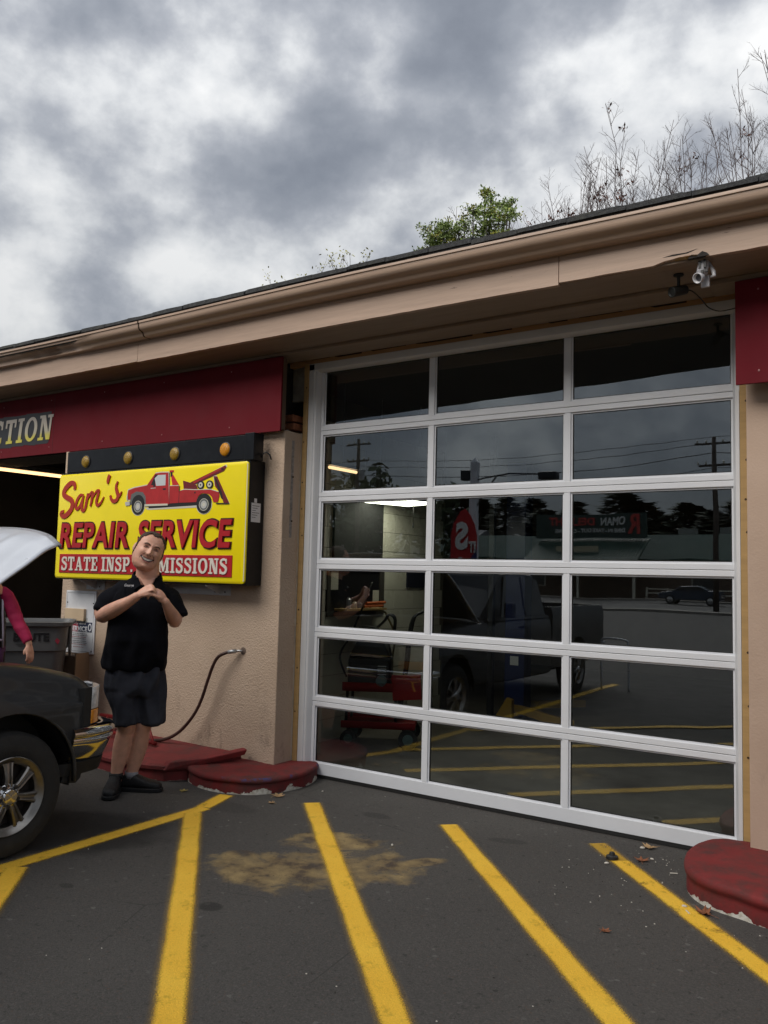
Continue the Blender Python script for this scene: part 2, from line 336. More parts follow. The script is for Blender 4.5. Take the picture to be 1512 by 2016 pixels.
# yellow traffic paint: soft oversprayed edges along object x, worn spots
def line_mat(name, half, worn=.25, fade=.0):
    m = mat(name, (.62, .33, .03), .7); nt, p, V = nodes(m)
    sep = N(nt, 'ShaderNodeSeparateXYZ'); nt.links.new(V, sep.inputs[0])
    ay = math_(nt, 'ABSOLUTE', sep.outputs[1])
    e = math_(nt, 'ADD', ay, math_(nt, 'MULTIPLY', math_(nt, 'SUBTRACT', noise_(nt, V, 150, 3, .75), .5), .05))
    e = math_(nt, 'ADD', e, math_(nt, 'MULTIPLY', math_(nt, 'SUBTRACT', noise_(nt, V, 3, 3, .5), .5), .02))
    mr = N(nt, 'ShaderNodeMapRange'); nt.links.new(e, mr.inputs[0]); mr.inputs[1].default_value = half + .012; mr.inputs[2].default_value = half - .01; mr.inputs[3].default_value = 0; mr.inputs[4].default_value = 1
    core = mr.outputs[0]
    dust = N(nt, 'ShaderNodeMapRange'); nt.links.new(ay, dust.inputs[0]); dust.inputs[1].default_value = half + .032; dust.inputs[2].default_value = half - .005; dust.inputs[3].default_value = 0; dust.inputs[4].default_value = .38
    dn = math_(nt, 'MULTIPLY', dust.outputs[0], ramp(nt, noise_(nt, V, 220, 2, .8), [(.42, 0.0), (.62, 1.0)]))
    pits = ramp(nt, noise_(nt, V, 170, 3, .8), [(.30, 0.0), (.37, 1.0)])
    w2 = ramp(nt, noise_(nt, V, 7, 8, .75), [(.32, max(0, 1 - worn * 2.0)), (.46, 1.0)])
    a = math_(nt, 'MULTIPLY', math_(nt, 'MAXIMUM', math_(nt, 'MULTIPLY', core, math_(nt, 'MULTIPLY', pits, w2)), dn), 1 - fade)
    c = ramp(nt, noise_(nt, V, 2.5, 6, .6), [(.3, (.84, .47, .022)), (.7, (.95, .60, .05))])
    c = mix(nt, .25, c, ramp(nt, noise_(nt, V, 90, 3, .7), [(.3, (.3, .17, .03)), (.6, (.8, .48, .06))]))
    nt.links.new(c, p.inputs['Base Color']); nt.links.new(a, p.inputs['Alpha'])
    bump_to(nt, p, noise_(nt, V, 130, 3, .7), .6, .005)
    return m
# architectural glass: see-through plus a mirror share rising with the angle
def glass_mat(name, tint=(.80, .84, .84), base=.045, gain=1.6, wave=0.0):
    m = bpy.data.materials.new(name); m.use_nodes = True; nt = m.node_tree; nt.nodes.clear()
    lw = N(nt, 'ShaderNodeLayerWeight'); lw.inputs[0].default_value = .5
    f5 = math_(nt, 'POWER', lw.outputs['Facing'], 4.0)
    f = math_(nt, 'ADD', math_(nt, 'MULTIPLY', f5, gain), base, clamp=True)
    tr = N(nt, 'ShaderNodeBsdfTransparent'); tr.inputs[0].default_value = tint + (1,)
    gl = N(nt, 'ShaderNodeBsdfGlossy'); gl.inputs['Roughness'].default_value = 0.0; gl.inputs[0].default_value = (.90, .95, 1.0, 1)
    if wave:
        tcn = N(nt, 'ShaderNodeTexCoord'); b = N(nt, 'ShaderNodeBump'); b.inputs['Strength'].default_value = 1; b.inputs['Distance'].default_value = wave
        nt.links.new(noise_(nt, tcn.outputs['Object'], 2.2, 1, .4), b.inputs['Height']); nt.links.new(b.outputs[0], gl.inputs['Normal'])
    mx = N(nt, 'ShaderNodeMixShader'); nt.links.new(f, mx.inputs[0]); nt.links.new(tr.outputs[0], mx.inputs[1]); nt.links.new(gl.outputs[0], mx.inputs[2])
    o = N(nt, 'ShaderNodeOutputMaterial'); nt.links.new(mx.outputs[0], o.inputs[0]); return m
GLASS = glass_mat('door_glass', (.90, .93, .925), .098, 1.0, wave=.0006)
CARGLASS = glass_mat('vehicle_glass', (.35, .38, .36), .06, 1.0)
SIGNY = mat('sign_yellow', (.92, .76, .008), .22, var=.06, vscale=1.5)
SIGNR = mat('sign_red', (.42, .008, .016), .3, var=.1, vscale=8)
SIGNRD = mat('sign_script_red', (.42, .03, .012), .35)
SIGNK = mat('sign_outline', (.05, .004, .006), .4)
SIGNW = mat('sign_cream', (.72, .68, .60), .4)
PALE = mat('pale_trim', (.62, .60, .5), .35)
AMB = mat('amber_lens', (.28, .17, .015), .18, var=.3, vscale=40, bump=.5, bscale=120)
AMB2 = mat('amber_lens_bright', (.62, .25, .01), .15, var=.2, vscale=40, bump=.5, bscale=120)
CHROME = mat('chrome', (.55, .55, .56), .09, metal=1.0)
STEEL = mat('galvanised', (.42, .43, .44), .4, metal=.8, var=.2, vscale=12)
def emit(name, c, s):
    m = bpy.data.materials.new(name); m.use_nodes = True; p = m.node_tree.nodes['Principled BSDF']; p.inputs['Base Color'].default_value = (.8, .8, .8, 1)
    p.inputs['Emission Color'].default_value = tuple(c) + (1,); p.inputs['Emission Strength'].default_value = s; return m

# ------------------------------------------------------------------ lettering
def text_obj(s, name, x0, x1, z0, z1, y, thick, m, parent, bold=0.0, shear=0.0, spacing=1.0, shade=False, flip=False):
    cu = bpy.data.curves.new(name, 'FONT'); cu.body = s; cu.size = 1; cu.offset = bold; cu.shear = shear; cu.space_character = spacing; cu.extrude = .5; cu.resolution_u = 4
    t = bpy.data.objects.new(name, cu); col.objects.link(t)
    dg = bpy.context.evaluated_depsgraph_get(); me = bpy.data.meshes.new_from_object(t.evaluated_get(dg)); bpy.data.objects.remove(t); bpy.data.curves.remove(cu)
    xs = [v.co.x for v in me.vertices]; ys = [v.co.y for v in me.vertices]
    a, b, c_, d = min(xs), max(xs), min(ys), max(ys)
    for v in me.vertices:
        q = v.co; nx = x0 + (q.x - a) / (b - a) * (x1 - x0); nz = z0 + (q.y - c_) / (d - c_) * (z1 - z0)
        v.co = (nx, y - (q.z + .5) * thick, nz) if not flip else (nx, y + (q.z + .5) * thick, nz)
    me.name = name; me.materials.clear(); me.materials.append(m)
    o = bpy.data.objects.new(name, me); col.objects.link(o)
    if parent: o.parent = parent
    return o
def ribbon(pts, ws):
    L = []; Rr = []
    n = len(pts)
    for i in range(n):
        a = pts[max(i - 1, 0)]; b = pts[min(i + 1, n - 1)]
        dx, dy = b[0] - a[0], b[1] - a[1]; l = math.hypot(dx, dy) or 1
        w = ws[i] if hasattr(ws, '__len__') else ws
        L.append((pts[i][0] - dy / l * w / 2, pts[i][1] + dx / l * w / 2)); Rr.append((pts[i][0] + dy / l * w / 2, pts[i][1] - dx / l * w / 2))
    return L, Rr
def smooth_poly(pts, k=5):
    out = []; n = len(pts)
    for i in range(n - 1):
        p0 = pts[max(i - 1, 0)]; p1 = pts[i]; p2 = pts[i + 1]; p3 = pts[min(i + 2, n - 1)]
        for j in range(k):
            t = j / k
            out.append(tuple(.5 * (2 * p1[d] + (p2[d] - p0[d]) * t + (2 * p0[d] - 5 * p1[d] + 4 * p2[d] - p3[d]) * t * t + (3 * p1[d] - p0[d] - 3 * p2[d] + p3[d]) * t ** 3) for d in range(len(p1))))
    out.append(tuple(pts[-1])); return out
def add_ribbon(mb, pts, ws, y0, y1, closed=False):
    L, Rr = ribbon(pts, ws); n = len(pts); o = len(mb.v)
    for (a, b), (c_, d) in zip(L, Rr):
        mb.v += [(a, y0, b), (c_, y0, d), (a, y1, b), (c_, y1, d)]
    k = n if closed else n - 1
    for i in range(k):
        a = o + 4 * i; b = o + 4 * ((i + 1) % n)
        mb.f += [(a, a + 1, b + 1, b), (a, b, b + 2, a + 2), (a + 1, a + 3, b + 3, b + 1)]; mb.m += [0, 0, 0]
    if not closed:
        for a in (o, o + 4 * (n - 1)): mb.f.append((a, a + 2, a + 3, a + 1)); mb.m.append(0)
# slab-serif capitals: (advance, [rects], [polys], [ribbons])
def arc(cx_, cy_, rx, ry, a0, a1, n=12): return [(cx_ + rx * math.cos(R(a0 + (a1 - a0) * i / n)), cy_ + ry * math.sin(R(a0 + (a1 - a0) * i / n))) for i in range(n + 1)]
SL = {
 'I': (.42, [(.11, .31, 0, 1), (0, .42, 0, .12), (0, .42, .88, 1)], [], []),
 'T': (.74, [(.27, .47, 0, 1), (0, .74, .86, 1), (0, .11, .66, 1), (.63, .74, .66, 1), (.15, .59, 0, .12)], [], []),
 'E': (.70, [(.1, .3, 0, 1), (0, .7, 0, .13), (0, .68, .87, 1), (.2, .5, .44, .56), (.6, .7, 0, .33), (.58, .68, .67, 1), (.42, .5, .36, .64)], [], []),
 'N': (.86, [(.12, .24, 0, 1), (.66, .78, 0, 1), (0, .36, 0, .11), (.52, .86, .89, 1), (0, .3, .89, 1)], [[(.12, 1), (.36, 1), (.78, 0), (.56, 0)]], []),
 'M': (1.08, [(.12, .24, 0, 1), (.78, .98, 0, 1), (0, .36, 0, .11), (.68, 1.08, 0, .11), (0, .3, .89, 1), (.8, 1.08, .89, 1)], [[(.12, 1), (.34, 1), (.60, .08), (.46, .08)], [(.46, .08), (.58, .08), (.86, 1), (.76, 1)]], []),
 'A': (.88, [(0, .32, 0, .11), (.5, .88, 0, .11), (.2, .66, .27, .38)], [[(.12, 0), (.22, 0), (.46, .95), (.38, 1), (.34, 1)], [(.58, 0), (.78, 0), (.52, 1), (.34, 1), (.33, .95)]], []),
 'P': (.74, [(.1, .3, 0, 1), (0, .42, 0, .12), (0, .45, .89, 1), (.2, .45, .42, .52)], [], [(arc(.42, .71, .23, .235, -90, 90), .17)]),
 'O': (.82, [], [], [(arc(.41, .5, .31, .43, 0, 360, 28)[:-1], .19)]),
 'S': (.68, [(.53, .62, .66, .98), (.04, .13, .02, .34)], [], [(smooth_poly([(.58, .78), (.48, .9), (.33, .94), (.17, .88), (.12, .74), (.22, .61), (.42, .5), (.56, .38), (.57, .22), (.48, .1), (.33, .06), (.17, .1), (.08, .22)], 4), [.08] * 5 + [.12, .13, .14, .14, .14, .15, .15, .15, .15] + [.17] * 24 + [.15] * 11)]),
 'C': (.76, [(.58, .68, .62, .98), (.58, .66, .1, .3)], [], [(arc(.42, .5, .30, .43, 50, 310, 24), .18)]),
 '.': (.25, [(.04, .21, 0, .17)], [], []),
 '&': (.85, [], [], [(smooth_poly([(.8, .05), (.35, .62), (.3, .8), (.42, .93), (.54, .82), (.45, .66), (.2, .42), (.14, .2), (.3, .06), (.5, .1), (.68, .3), (.74, .5)], 4), .12)]),
}
def slab_text(s, name, x0, x1, z0, z1, y, thick, m, parent, slant=0.0, gap=.10, space=.42):
    w = 0
    for ch in s: w += space if ch == ' ' else SL[ch][0] + gap
    w -= gap; sx_ = (x1 - x0) / w; h = z1 - z0; mb = MB(); cx0 = 0; eps = 0
    for ch in s:
        if ch == ' ': cx0 += space; continue
        adv, rects, polys, ribs = SL[ch]
        def T(a, b): return (x0 + (cx0 + a) * sx_ + slant * b * h, z0 + b * h)
        e = 0
        for (a, b, c_, d) in rects:
            e += .00025; mb.prism([T(a, c_), T(b, c_), T(b, d), T(a, d)], y - thick - e, y)
        for pl in polys:
            e += .00025; mb.prism([T(*q) for q in pl], y - thick - e, y)
        for pl, wd in ribs:
            e += .00025
            pts = [(cx0 + a, b) for a, b in pl]; L, Rr = ribbon(pts, (wd[:len(pts)] + [wd[-1]] * max(0, len(pts) - len(wd))) if hasattr(wd, '__len__') else wd)
            if ch == 'O':
                n = len(pts); L = [(pts[i][0] + (pts[i][0] - cx0 - .41) / .31 * .10, pts[i][1] + (pts[i][1] - .5) / .43 * .07) for i in range(n)]
                Rr = [(pts[i][0] - (pts[i][0] - cx0 - .41) / .31 * .10, pts[i][1] - (pts[i][1] - .5) / .43 * .06) for i in range(n)]
            o = len(mb.v); n = len(pts)
            for (a, b), (c_, d) in zip(L, Rr):
                A = (x0 + a * sx_ + slant * b * h, z0 + b * h); B = (x0 + c_ * sx_ + slant * d * h, z0 + d * h)
                mb.v += [(A[0], y - thick - e, A[1]), (B[0], y - thick - e, B[1]), (A[0], y, A[1]), (B[0], y, B[1])]
            for i in range(n if ch == 'O' else n - 1):
                a = o + 4 * i; b = o + 4 * ((i + 1) % n)
                mb.f += [(a, a + 1, b + 1, b), (a, b, b + 2, a + 2), (a + 1, a + 3, b + 3, b + 1)]; mb.m += [0] * 3
        cx0 += adv + gap
    return mb.build(name, m, parent, fix=False)

# ------------------------------------------------------------------ ground, lot, road, interior floor
g = MB(); g.add([(-260, -300, 0), (260, -300, 0), (260, 260, 0), (-260, 260, 0)], [(0, 1, 2, 3)])
tag(g.build('parking_lot', ASPH, fix=False), kind='structure')
ROADM = mat('road_asphalt', (.04, .04, .042), .8, var=.2, vscale=.4, bump=.3)
g = MB(); g.add([(-260, -66, .004), (260, -66, .004), (260, -42, .004), (-260, -42, .004)], [(0, 1, 2, 3)])
tag(g.build('road', ROADM, fix=False), kind='structure')
CONC = mat('concrete', (.28, .26, .23), .9, var=.25, vscale=2, bump=.4, dirt=.4)
g = MB(); g.box(-260, 260, -41.9, -40.4, 0, .13); tag(g.build('kerb_and_pavement', CONC), kind='structure')
g = MB(); g.box(-260, 260, -68, -66.1, 0, .13); tag(g.build('far_pavement', CONC), kind='structure')
g = MB()
for yy in (-53.8, -54.2): g.add([(-260, yy, .008), (260, yy, .008), (260, yy + .12, .008), (-260, yy + .12, .008)], [(0, 1, 2, 3)])
for yy in (-48.2, -60): g.add([(-260, yy, .008), (260, yy, .008), (260, yy + .12, .008), (-260, yy + .12, .008)], [(0, 1, 2, 3)])
tag(g.build('road_marking', PALE, fix=False), kind='structure')
FLOOR = mat('garage_floor', (.16, .145, .125), .38, var=.4, vscale=1.3, bump=.12, bscale=60, dirt=.8, dcol=(.05, .04, .03), dscale=1.1)
g = MB(); g.add([(-9, .06, .004), (7.5, .06, .004), (7.5, 9.4, .004), (-9, 9.4, .004)], [(0, 1, 2, 3)])
tag(g.build('garage_floor', FLOOR, fix=False), kind='structure')
LINE = [line_mat('traffic_yellow', .052, .2), line_mat('traffic_yellow_worn', .05, .7), line_mat('traffic_yellow_faded', .05, .9, .45)]
def stripe(p0, p1, w=.052, m=None, z=.004):
    p0 = Vector(p0); p1 = Vector(p1); d = p1 - p0; L = d.length; g = MB()
    n = max(2, int(L / .25)); h = w + .06
    for i in range(n + 1):
        x = L * i / n
        g.v += [(x, -h, 0), (x, h, 0)]
    for i in range(n): g.f.append((2 * i, 2 * i + 2, 2 * i + 3, 2 * i + 1)); g.m.append(0)
    o = g.build('painted_line', m or LINE[0], fix=False); o.location = (p0.x, p0.y, z); o.rotation_euler = (0, 0, math.atan2(d.y, d.x))
    tag(o, kind='structure'); return o
stripe((-.005, -7.5), (-.005, -1.12), z=.004)
stripe((-.015, -1.12), (-.115, -.80), m=LINE[1], z=.0045)
stripe((.03, -1.26), (3.4, -4.68), z=.008)
stripe((.475, -.585), (4.6, -4.80), z=.004)
stripe((1.462, -.44), (5.2, -4.35), z=.004)
stripe((2.35, -.215), (2.56, -.44), m=LINE[2], z=.004)
stripe((2.56, -.44), (3.47, -1.41), m=LINE[1], z=.004); stripe((3.47, -1.41), (5.6, -3.6), z=.004)
stripe((.06, -2.52), (3.0, -5.5), z=.012)

# ------------------------------------------------------------------ the garage building
B = empty('repair_garage', (0, 0, 0), label='tan stucco repair garage with shingled roof, tan gutter and a tall glazed bay door', cat='garage')
WL = -.27; WR = -.20
# pier between the bays
g = MB(); g.box(-2.85, -.145, WL, .28, 0, 2.69); g.build('stucco_pier', STUC, B, bevel=.006)
g = MB(); g.box(3.2, 7.4, WR, .1, 0, 3.29); g.build('stucco_pier', STUC2, B, bevel=.006)
g = MB(); g.box(-9, -6.6, WL, .28, 0, 2.69); g.build('stucco_pier', STUC, B, bevel=.006)
# torn-out corner above the pier: block core, plaster lump, broken brick
g = MB(); g.box(-9, -.33, -.20, .25, 2.69, 3.29); g.build('lintel_wall', DARK, B)
g = MB(); g.loft([[(x, y, z) for x, y in ((-.325, .012), (-.165, -.005), (-.17, .05), (-.325, .05))] for z in (2.98, 3.1, 3.2, 3.28)]); 
g.build('plaster_lump', PLAS, B, smooth=False, bevel=.01)
for k, (x, z, w) in enumerate(((-.30, 2.79, .11), (-.31, 2.72, .13))):
    g = MB(); g.box(x, x + w, -.13, .02, z, z + .055); g.build('brick', BRICK, B, bevel=.006)
g = MB()
for i in range(14):
    x = -.31 + random.random() * .15; y = -.25 + random.random() * .3; s = .008 + random.random() * .014
    g.ball((x, y, 2.69 + s * .5), s, s * .8, s * .6, 6, 4)
tag(g.build('mortar_rubble', PLAS, B), kind='stuff')
# thin ragged edge of plaster along the reveal
g = MB(); pts = []
for i in range(46):
    z = .12 + i * .0572; pts.append([(-.149, -.072 + random.uniform(-.003, .003), z), (-.146 + random.uniform(0, .006), -.078 + random.uniform(-.003, .002), z), (-.144, -.06, z), (-.149, -.06, z)])
g.loft(pts); g.build('plaster_edge', mat('fresh_plaster', (.55, .5, .42), .9, bump=.5), B)
# strapping mark with bolts on the reveal
g = MB(); g.box(-.1435, -.1425, -.185, -.155, 1.85, 2.62); g.build('mastic_strip', mat('mastic', (.30, .27, .25), .8, var=.4, vscale=40, bump=.8), B)
for z in (2.33, 1.98):
    g = MB(); g.lathe([(.006, 0), (.006, .01)], (-.1425, -.165, z), (1, 0, 0), 8, cap=True); g.build('bolt_hole', KNOT, B)
# timber strips either side and bare header above
def strip(x0, x1, z1, y0=-.062):
    g = MB(); g.box(x0, x1, y0, .02, .03, z1); o = g.build('timber_strip', STRIPW, B, bevel=.003)
    for z in (.55, .86, 1.23, 1.82, 2.03, 2.33, 2.66, 3.05):
        zz = z + random.uniform(-.06, .06)
        g = MB(); g.lathe([(.0, 0), (.007, .0005)], ((x0 + x1) / 2 + random.uniform(-.01, .01), y0 - .001, zz), (0, -1, 0), 10); g.build('knot', KNOT, o)
strip(-.142, -.098, 3.26); strip(3.139, 3.199, 3.26, -.05)
g = MB(); g.box(-.32, 3.2, -.035, .03, 3.255, 3.298); g.build('header_plank', RAWW, B, bevel=.003)
rr = random.Random(4); x = -.1; GAPM = mat('gap_dark', (.03, .02, .015), .95)
while x < 3.1:
    w = rr.uniform(.10, .5); h = rr.uniform(.003, .011); g = MB(); g.prism([(x, 3.2975 - h * .3), (x + w * rr.uniform(.03, .2), 3.2975 - h), (x + w, 3.2975 - h * rr.uniform(.5, 1)), (x + w, 3.2985), (x, 3.2985)], -.0362, -.034); g.build('header_gap', GAPM, B); x += w + rr.uniform(.03, .3)
g = MB(); g.box(-9, 7.4, -.67, .02, 3.30, 3.33); g.build('soffit', SOFF, B)
g = MB(); g.box(-9, -.35, -.318, -.11, 3.272, 3.299); g.build('soffit_batten', SOFF, B, bevel=.004)
g = MB(); g.box(-.347, 3.02, -.322, -.10, 3.276, 3.299); g.build('soffit_batten', SOFF, B, bevel=.004)
g = MB(); g.box(3.023, 7.4, -.325, -.11, 3.268, 3.299); g.build('soffit_batten', SOFF, B, bevel=.004)
# fascia boards, butt jointed, with slight sag and one broken edge above the camera
def sag(x): return .012 * math.sin(x * .9 + 1) + .018 * max(0, (-x - .8)) ** 1.0 * .35
for (a, b, dz, brk) in ((-9, -4.6, .01, 0), (-4.597, -1.42, .004, 0), (-1.417, 2.268, 0, 0), (2.271, 7.4, .012, 1)):
    g = MB(); n = int((b - a) / .06); rings = []
    for i in range(n + 1):
        x = a + (b - a) * i / n; zb = 3.292 + dz + sag(x) * .6 + random.uniform(-.0012, .0012)
        nib = 0
        if brk and 2.86 < x < 3.10: nib = .012 + .022 * abs(math.sin((x - 2.86) * 30)) * (x - 2.8) * 3.4
        rings.append([(x, -.692, zb + nib), (x, -.692, 3.50), (x, -.655, 3.50), (x, -.655, zb + nib * .6)])
    g.loft(rings); g.build('fascia_board', TAN, B, bevel=.002)
g = MB(); g.loft([[(2.93 + i * .03, -.70, 3.318 + .004 * (i % 2) - i * .001), (2.93 + i * .03, -.664, 3.316 + .004 * (i % 2)), (2.93 + i * .03, -.664, 3.311)] for i in range(5)])
g.build('wood_splinter', STRIPW, B)
g = MB(); g.prism([(3.0, 3.305), (3.02, 3.325), (3.05, 3.318), (3.075, 3.334), (3.10, 3.32), (3.11, 3.306)], -.6945, -.66); g.build('rotten_notch', DARK, B)
g = MB(); g.prism([(2.87, 3.338), (2.92, 3.345), (2.99, 3.343), (3.05, 3.352), (3.0, 3.337), (2.93, 3.336)], -.6935, -.69); g.build('split_crack', DARK, B)
# ogee gutter, two lengths and a dent
def gut_prof(x, dent=0):
    s = sag(x) + .012
    d = dent
    P = [(-.694, 3.53), (-.694, 3.452), (-.752, 3.452), (-.768, 3.462), (-.772, 3.476), (-.785, 3.488), (-.803, 3.494), (-.817, 3.506), (-.823, 3.525), (-.824, 3.548), (-.832, 3.550), (-.832, 3.566), (-.818, 3.566), (-.815, 3.530)]
    out = []
    for i, (y, z) in enumerate(P):
        k = 1 if 3 <= i <= 8 else (.3 if i == 2 else 0)
        out.append((x, y + d * .06 * k, z + s + d * .028 * k))
    return out
for a, b in ((-9, -1.262), (-1.258, 7.4)):
    g = MB(); n = int((b - a) / .05); rings = []
    for i in range(n + 1):
        x = a + (b - a) * i / n
        d = math.exp(-((x + 2.55) / .42) ** 2) * (1 + .2 * math.sin(x * 22)) + .35 * math.exp(-((x + 3.3) / .25) ** 2)
        rings.append(gut_prof(x, d))
    g.loft(rings); g.build('gutter', TANG, B, auto=50)
g = MB(); g.loft([[(x, y * 1.0 - .003 if y < -.7 else y, z) for x, y, z in gut_prof(xx)] for xx in (-1.272, -1.262)]); g.build('gutter_joint', KNOT, B)
# roof slab and shingle courses at the eave
RS = math.tan(R(21))
g = MB(); x0, x1 = -9.2, 7.6
def rz(y): return 3.566 + (y + .84) * RS
g.loft([[(x, -.80, rz(-.80) - .03), (x, 4.4, rz(4.4) - .03), (x, 9.9, rz(4.4) - .03 - 5.5 * RS), (x, 9.9, rz(4.4) + .0 - 5.5 * RS), (x, 4.4, rz(4.4)), (x, -.80, rz(-.80))] for x in (x0, x1)])
g.build('roof', SHIN, B)
rr = random.Random(11); sh = []
for row in range(2):
    x = x0 + row * .16; lift = .004 + row * .016
    while x < x1:
        w = rr.choice((.30, .32, .34)); y0 = -.822 + row * .13 + rr.uniform(-.006, .006); t = .020 + rr.uniform(0, .010); up = lift + .010 + rr.uniform(0, .009)
        if row and x < -1.05: x += w + .004; continue
        g = MB()
        sag_ = sag(x) + .02
        g.loft([[(xx, y0, rz(y0) + up + sag_ - t + .012), (xx, y0 + .24, rz(y0 + .24) + up + .012), (xx, y0 + .24, rz(y0 + .24) + up + t + .012), (xx, y0, rz(y0) + up + sag_ + .012 + rr.uniform(-.003, .003))] for xx in (x, x + w * .5, x + w)])
        g.build('shingle', SHIN, B); x += w + .004
g = MB(); rings = []
for i in range(170):
    x = -9.1 + i * .098; q = sag(x); rings.append([(x, -.806, 3.535 + q), (x, -.806, 3.605 + q), (x, -.79, 3.605 + q), (x, -.79, 3.535 + q)])
g.loft(rings); g.build('drip_edge', mat('drip_dark', (.03, .03, .032), .7), B)
# walls that close the workshop
WALLD = mat('workshop_wall', (.26, .22, .17), .9, var=.2, vscale=1)
g = MB(); g.box(-9, 7.4, 9.4, 9.6, 0, 3.34); g.build('back_wall', WALLD, B)
g = MB(); g.box(7.2, 7.4, .1, 9.4, 0, 3.34); g.build('side_wall', WALLD, B)
g = MB(); g.box(-9, -8.8, .28, 9.4, 0, 3.34); g.build('side_wall', WALLD, B)
g = MB(); g.box(-9, 7.4, .02, 9.6, 3.34, 3.42); g.build('ceiling', mat('workshop_ceiling', (.05, .045, .04), .9), B)
# painted block partition inside the bay
BLOCKM = mat('painted_block', (.58, .56, .47), .7, var=.14, vscale=1.2, bump=.35, bscale=70, dirt=.35, dcol=(.16, .14, .11), dscale=1.4)
JOINT = mat('block_joint', (.13, .12, .10), .9)
PW = empty('block_partition', (-.75, 0, 0), label='cream painted concrete block wall inside the bay with a small framed hatch', cat='wall')
g = MB(); g.box(-.26, -.008, .28, 3.4, 0, 3.3); g.build('mortar_core', JOINT, PW)
blk = {}
rr = random.Random(3)
def block(w, h):
    k = (round(w, 3), round(h, 3))
    if k not in blk:
        q = MB(); q.box(-.03, 0, 0, w, 0, h); blk[k] = q.mesh('block'); blk[k].materials.append(BLOCKM)
    o = bpy.data.objects.new('block', blk[k]); col.objects.link(o); o.parent = PW; return o
for r_ in range(15):
    y = .30 - (r_ % 2) * .2; z = .004 + r_ * .203
    while y < 3.35:
        a = max(y, .30); b = min(y + .397, 3.35)
        if b - a > .05 and not (1.12 < (a + b) / 2 < 2.1 and 1.2 < z + .1 < 1.65):
            o = block(b - a - .0, .198); o.location = (rr.uniform(-.0015, .0015), a, z)
        y += .402
for (a, b) in ((.9, 1.12), (2.06, 2.11)):
    pass
HD = MB(); HD.box(-.02, .012, 1.12, 1.17, 1.17, 1.66); HD.box(-.02, .012, 2.02, 2.10, 1.17, 1.66); HD.box(-.02, .012, 1.17, 2.02, 1.17, 1.22); HD.box(-.02, .012, 1.17, 2.02, 1.61, 1.66)
HD.build('hatch_frame', mat('hatch_frame', (.05, .045, .04), .6), PW)
HD = MB(); HD.box(-.007, -.003, 1.16, 2.03, 1.21, 1.62); HD.build('hatch_opening', mat('hatch_dark', (.012, .012, .014), .3), PW)
# electrical box and dark posters on the partition
g = MB(); g.box(-.75, -.735, 2.55, 2.95, 1.45, 1.75); tag(g.build('wall_poster', mat('poster_navy', (.012, .015, .03), .6)), label='dark navy poster on the block wall beyond the hatch', cat='poster')
g = MB(); g.box(-.749, -.72, 1.18, 2.03, 1.70, 2.32); tag(g.build('pin_board', mat('board_black', (.01, .01, .011), .7), bevel=.004), label='black board on the block wall above the framed hatch', cat='board')
g = MB(); g.box(-.75, -.60, 1.25, 1.95, 1.225, 1.245); tag(g.build('wall_shelf', STRIPW), label='narrow wooden ledge under the hatch in the block wall', cat='shelf')
rr = random.Random(9)
for k, (y, c_, lb) in enumerate(((1.36, (.4, .4, .42), 'pale grey spray can standing on the ledge'), (1.46, (.5, .45, .35), 'cream tin standing on the ledge beside a spray can'), (1.55, (.2, .2, .22), 'dark grey jar on the ledge next to orange rolls'))):
    g = MB(); h = (.11, .07, .06)[k]; g.lathe([(.0, 0), (.024, 0), (.024, h * .8), (.012, h * .9), (.012, h), (0, h)], (-.66, y, 1.245), seg=12); tag(g.build(('spray_can', 'tin', 'jar')[k], mat('can%d' % k, c_, .3, metal=.3), smooth=False), label=lb, cat=('can', 'tin', 'jar')[k])
for k, (y, z, lb) in enumerate(((1.62, 1.262, 'orange rolled cloth lying lowest on the ledge'), (1.66, 1.292, 'orange rolled cloth stacked on another roll on the ledge'))):
    g = MB(); g.tube([(-.66, y, z), (-.66, y + .34, z + .006)], .015, 8); tag(g.build('rolled_cloth', mat('orange_cloth%d' % k, (.42, .10, .03), .8)), label=lb, cat='cloth')
g = MB(); g.tube([(-.68, 1.75, 1.24), (-.62, 1.95, 1.20), (-.60, 2.06, 1.05), (-.6, 2.12, .9), (-.62, 2.10, .7)], .011, 8); tag(g.build('air_hose', mat('hose_tan', (.2, .16, .08), .5), smooth=True), label='tan hose drooping off the hatch ledge inside the bay', cat='hose')

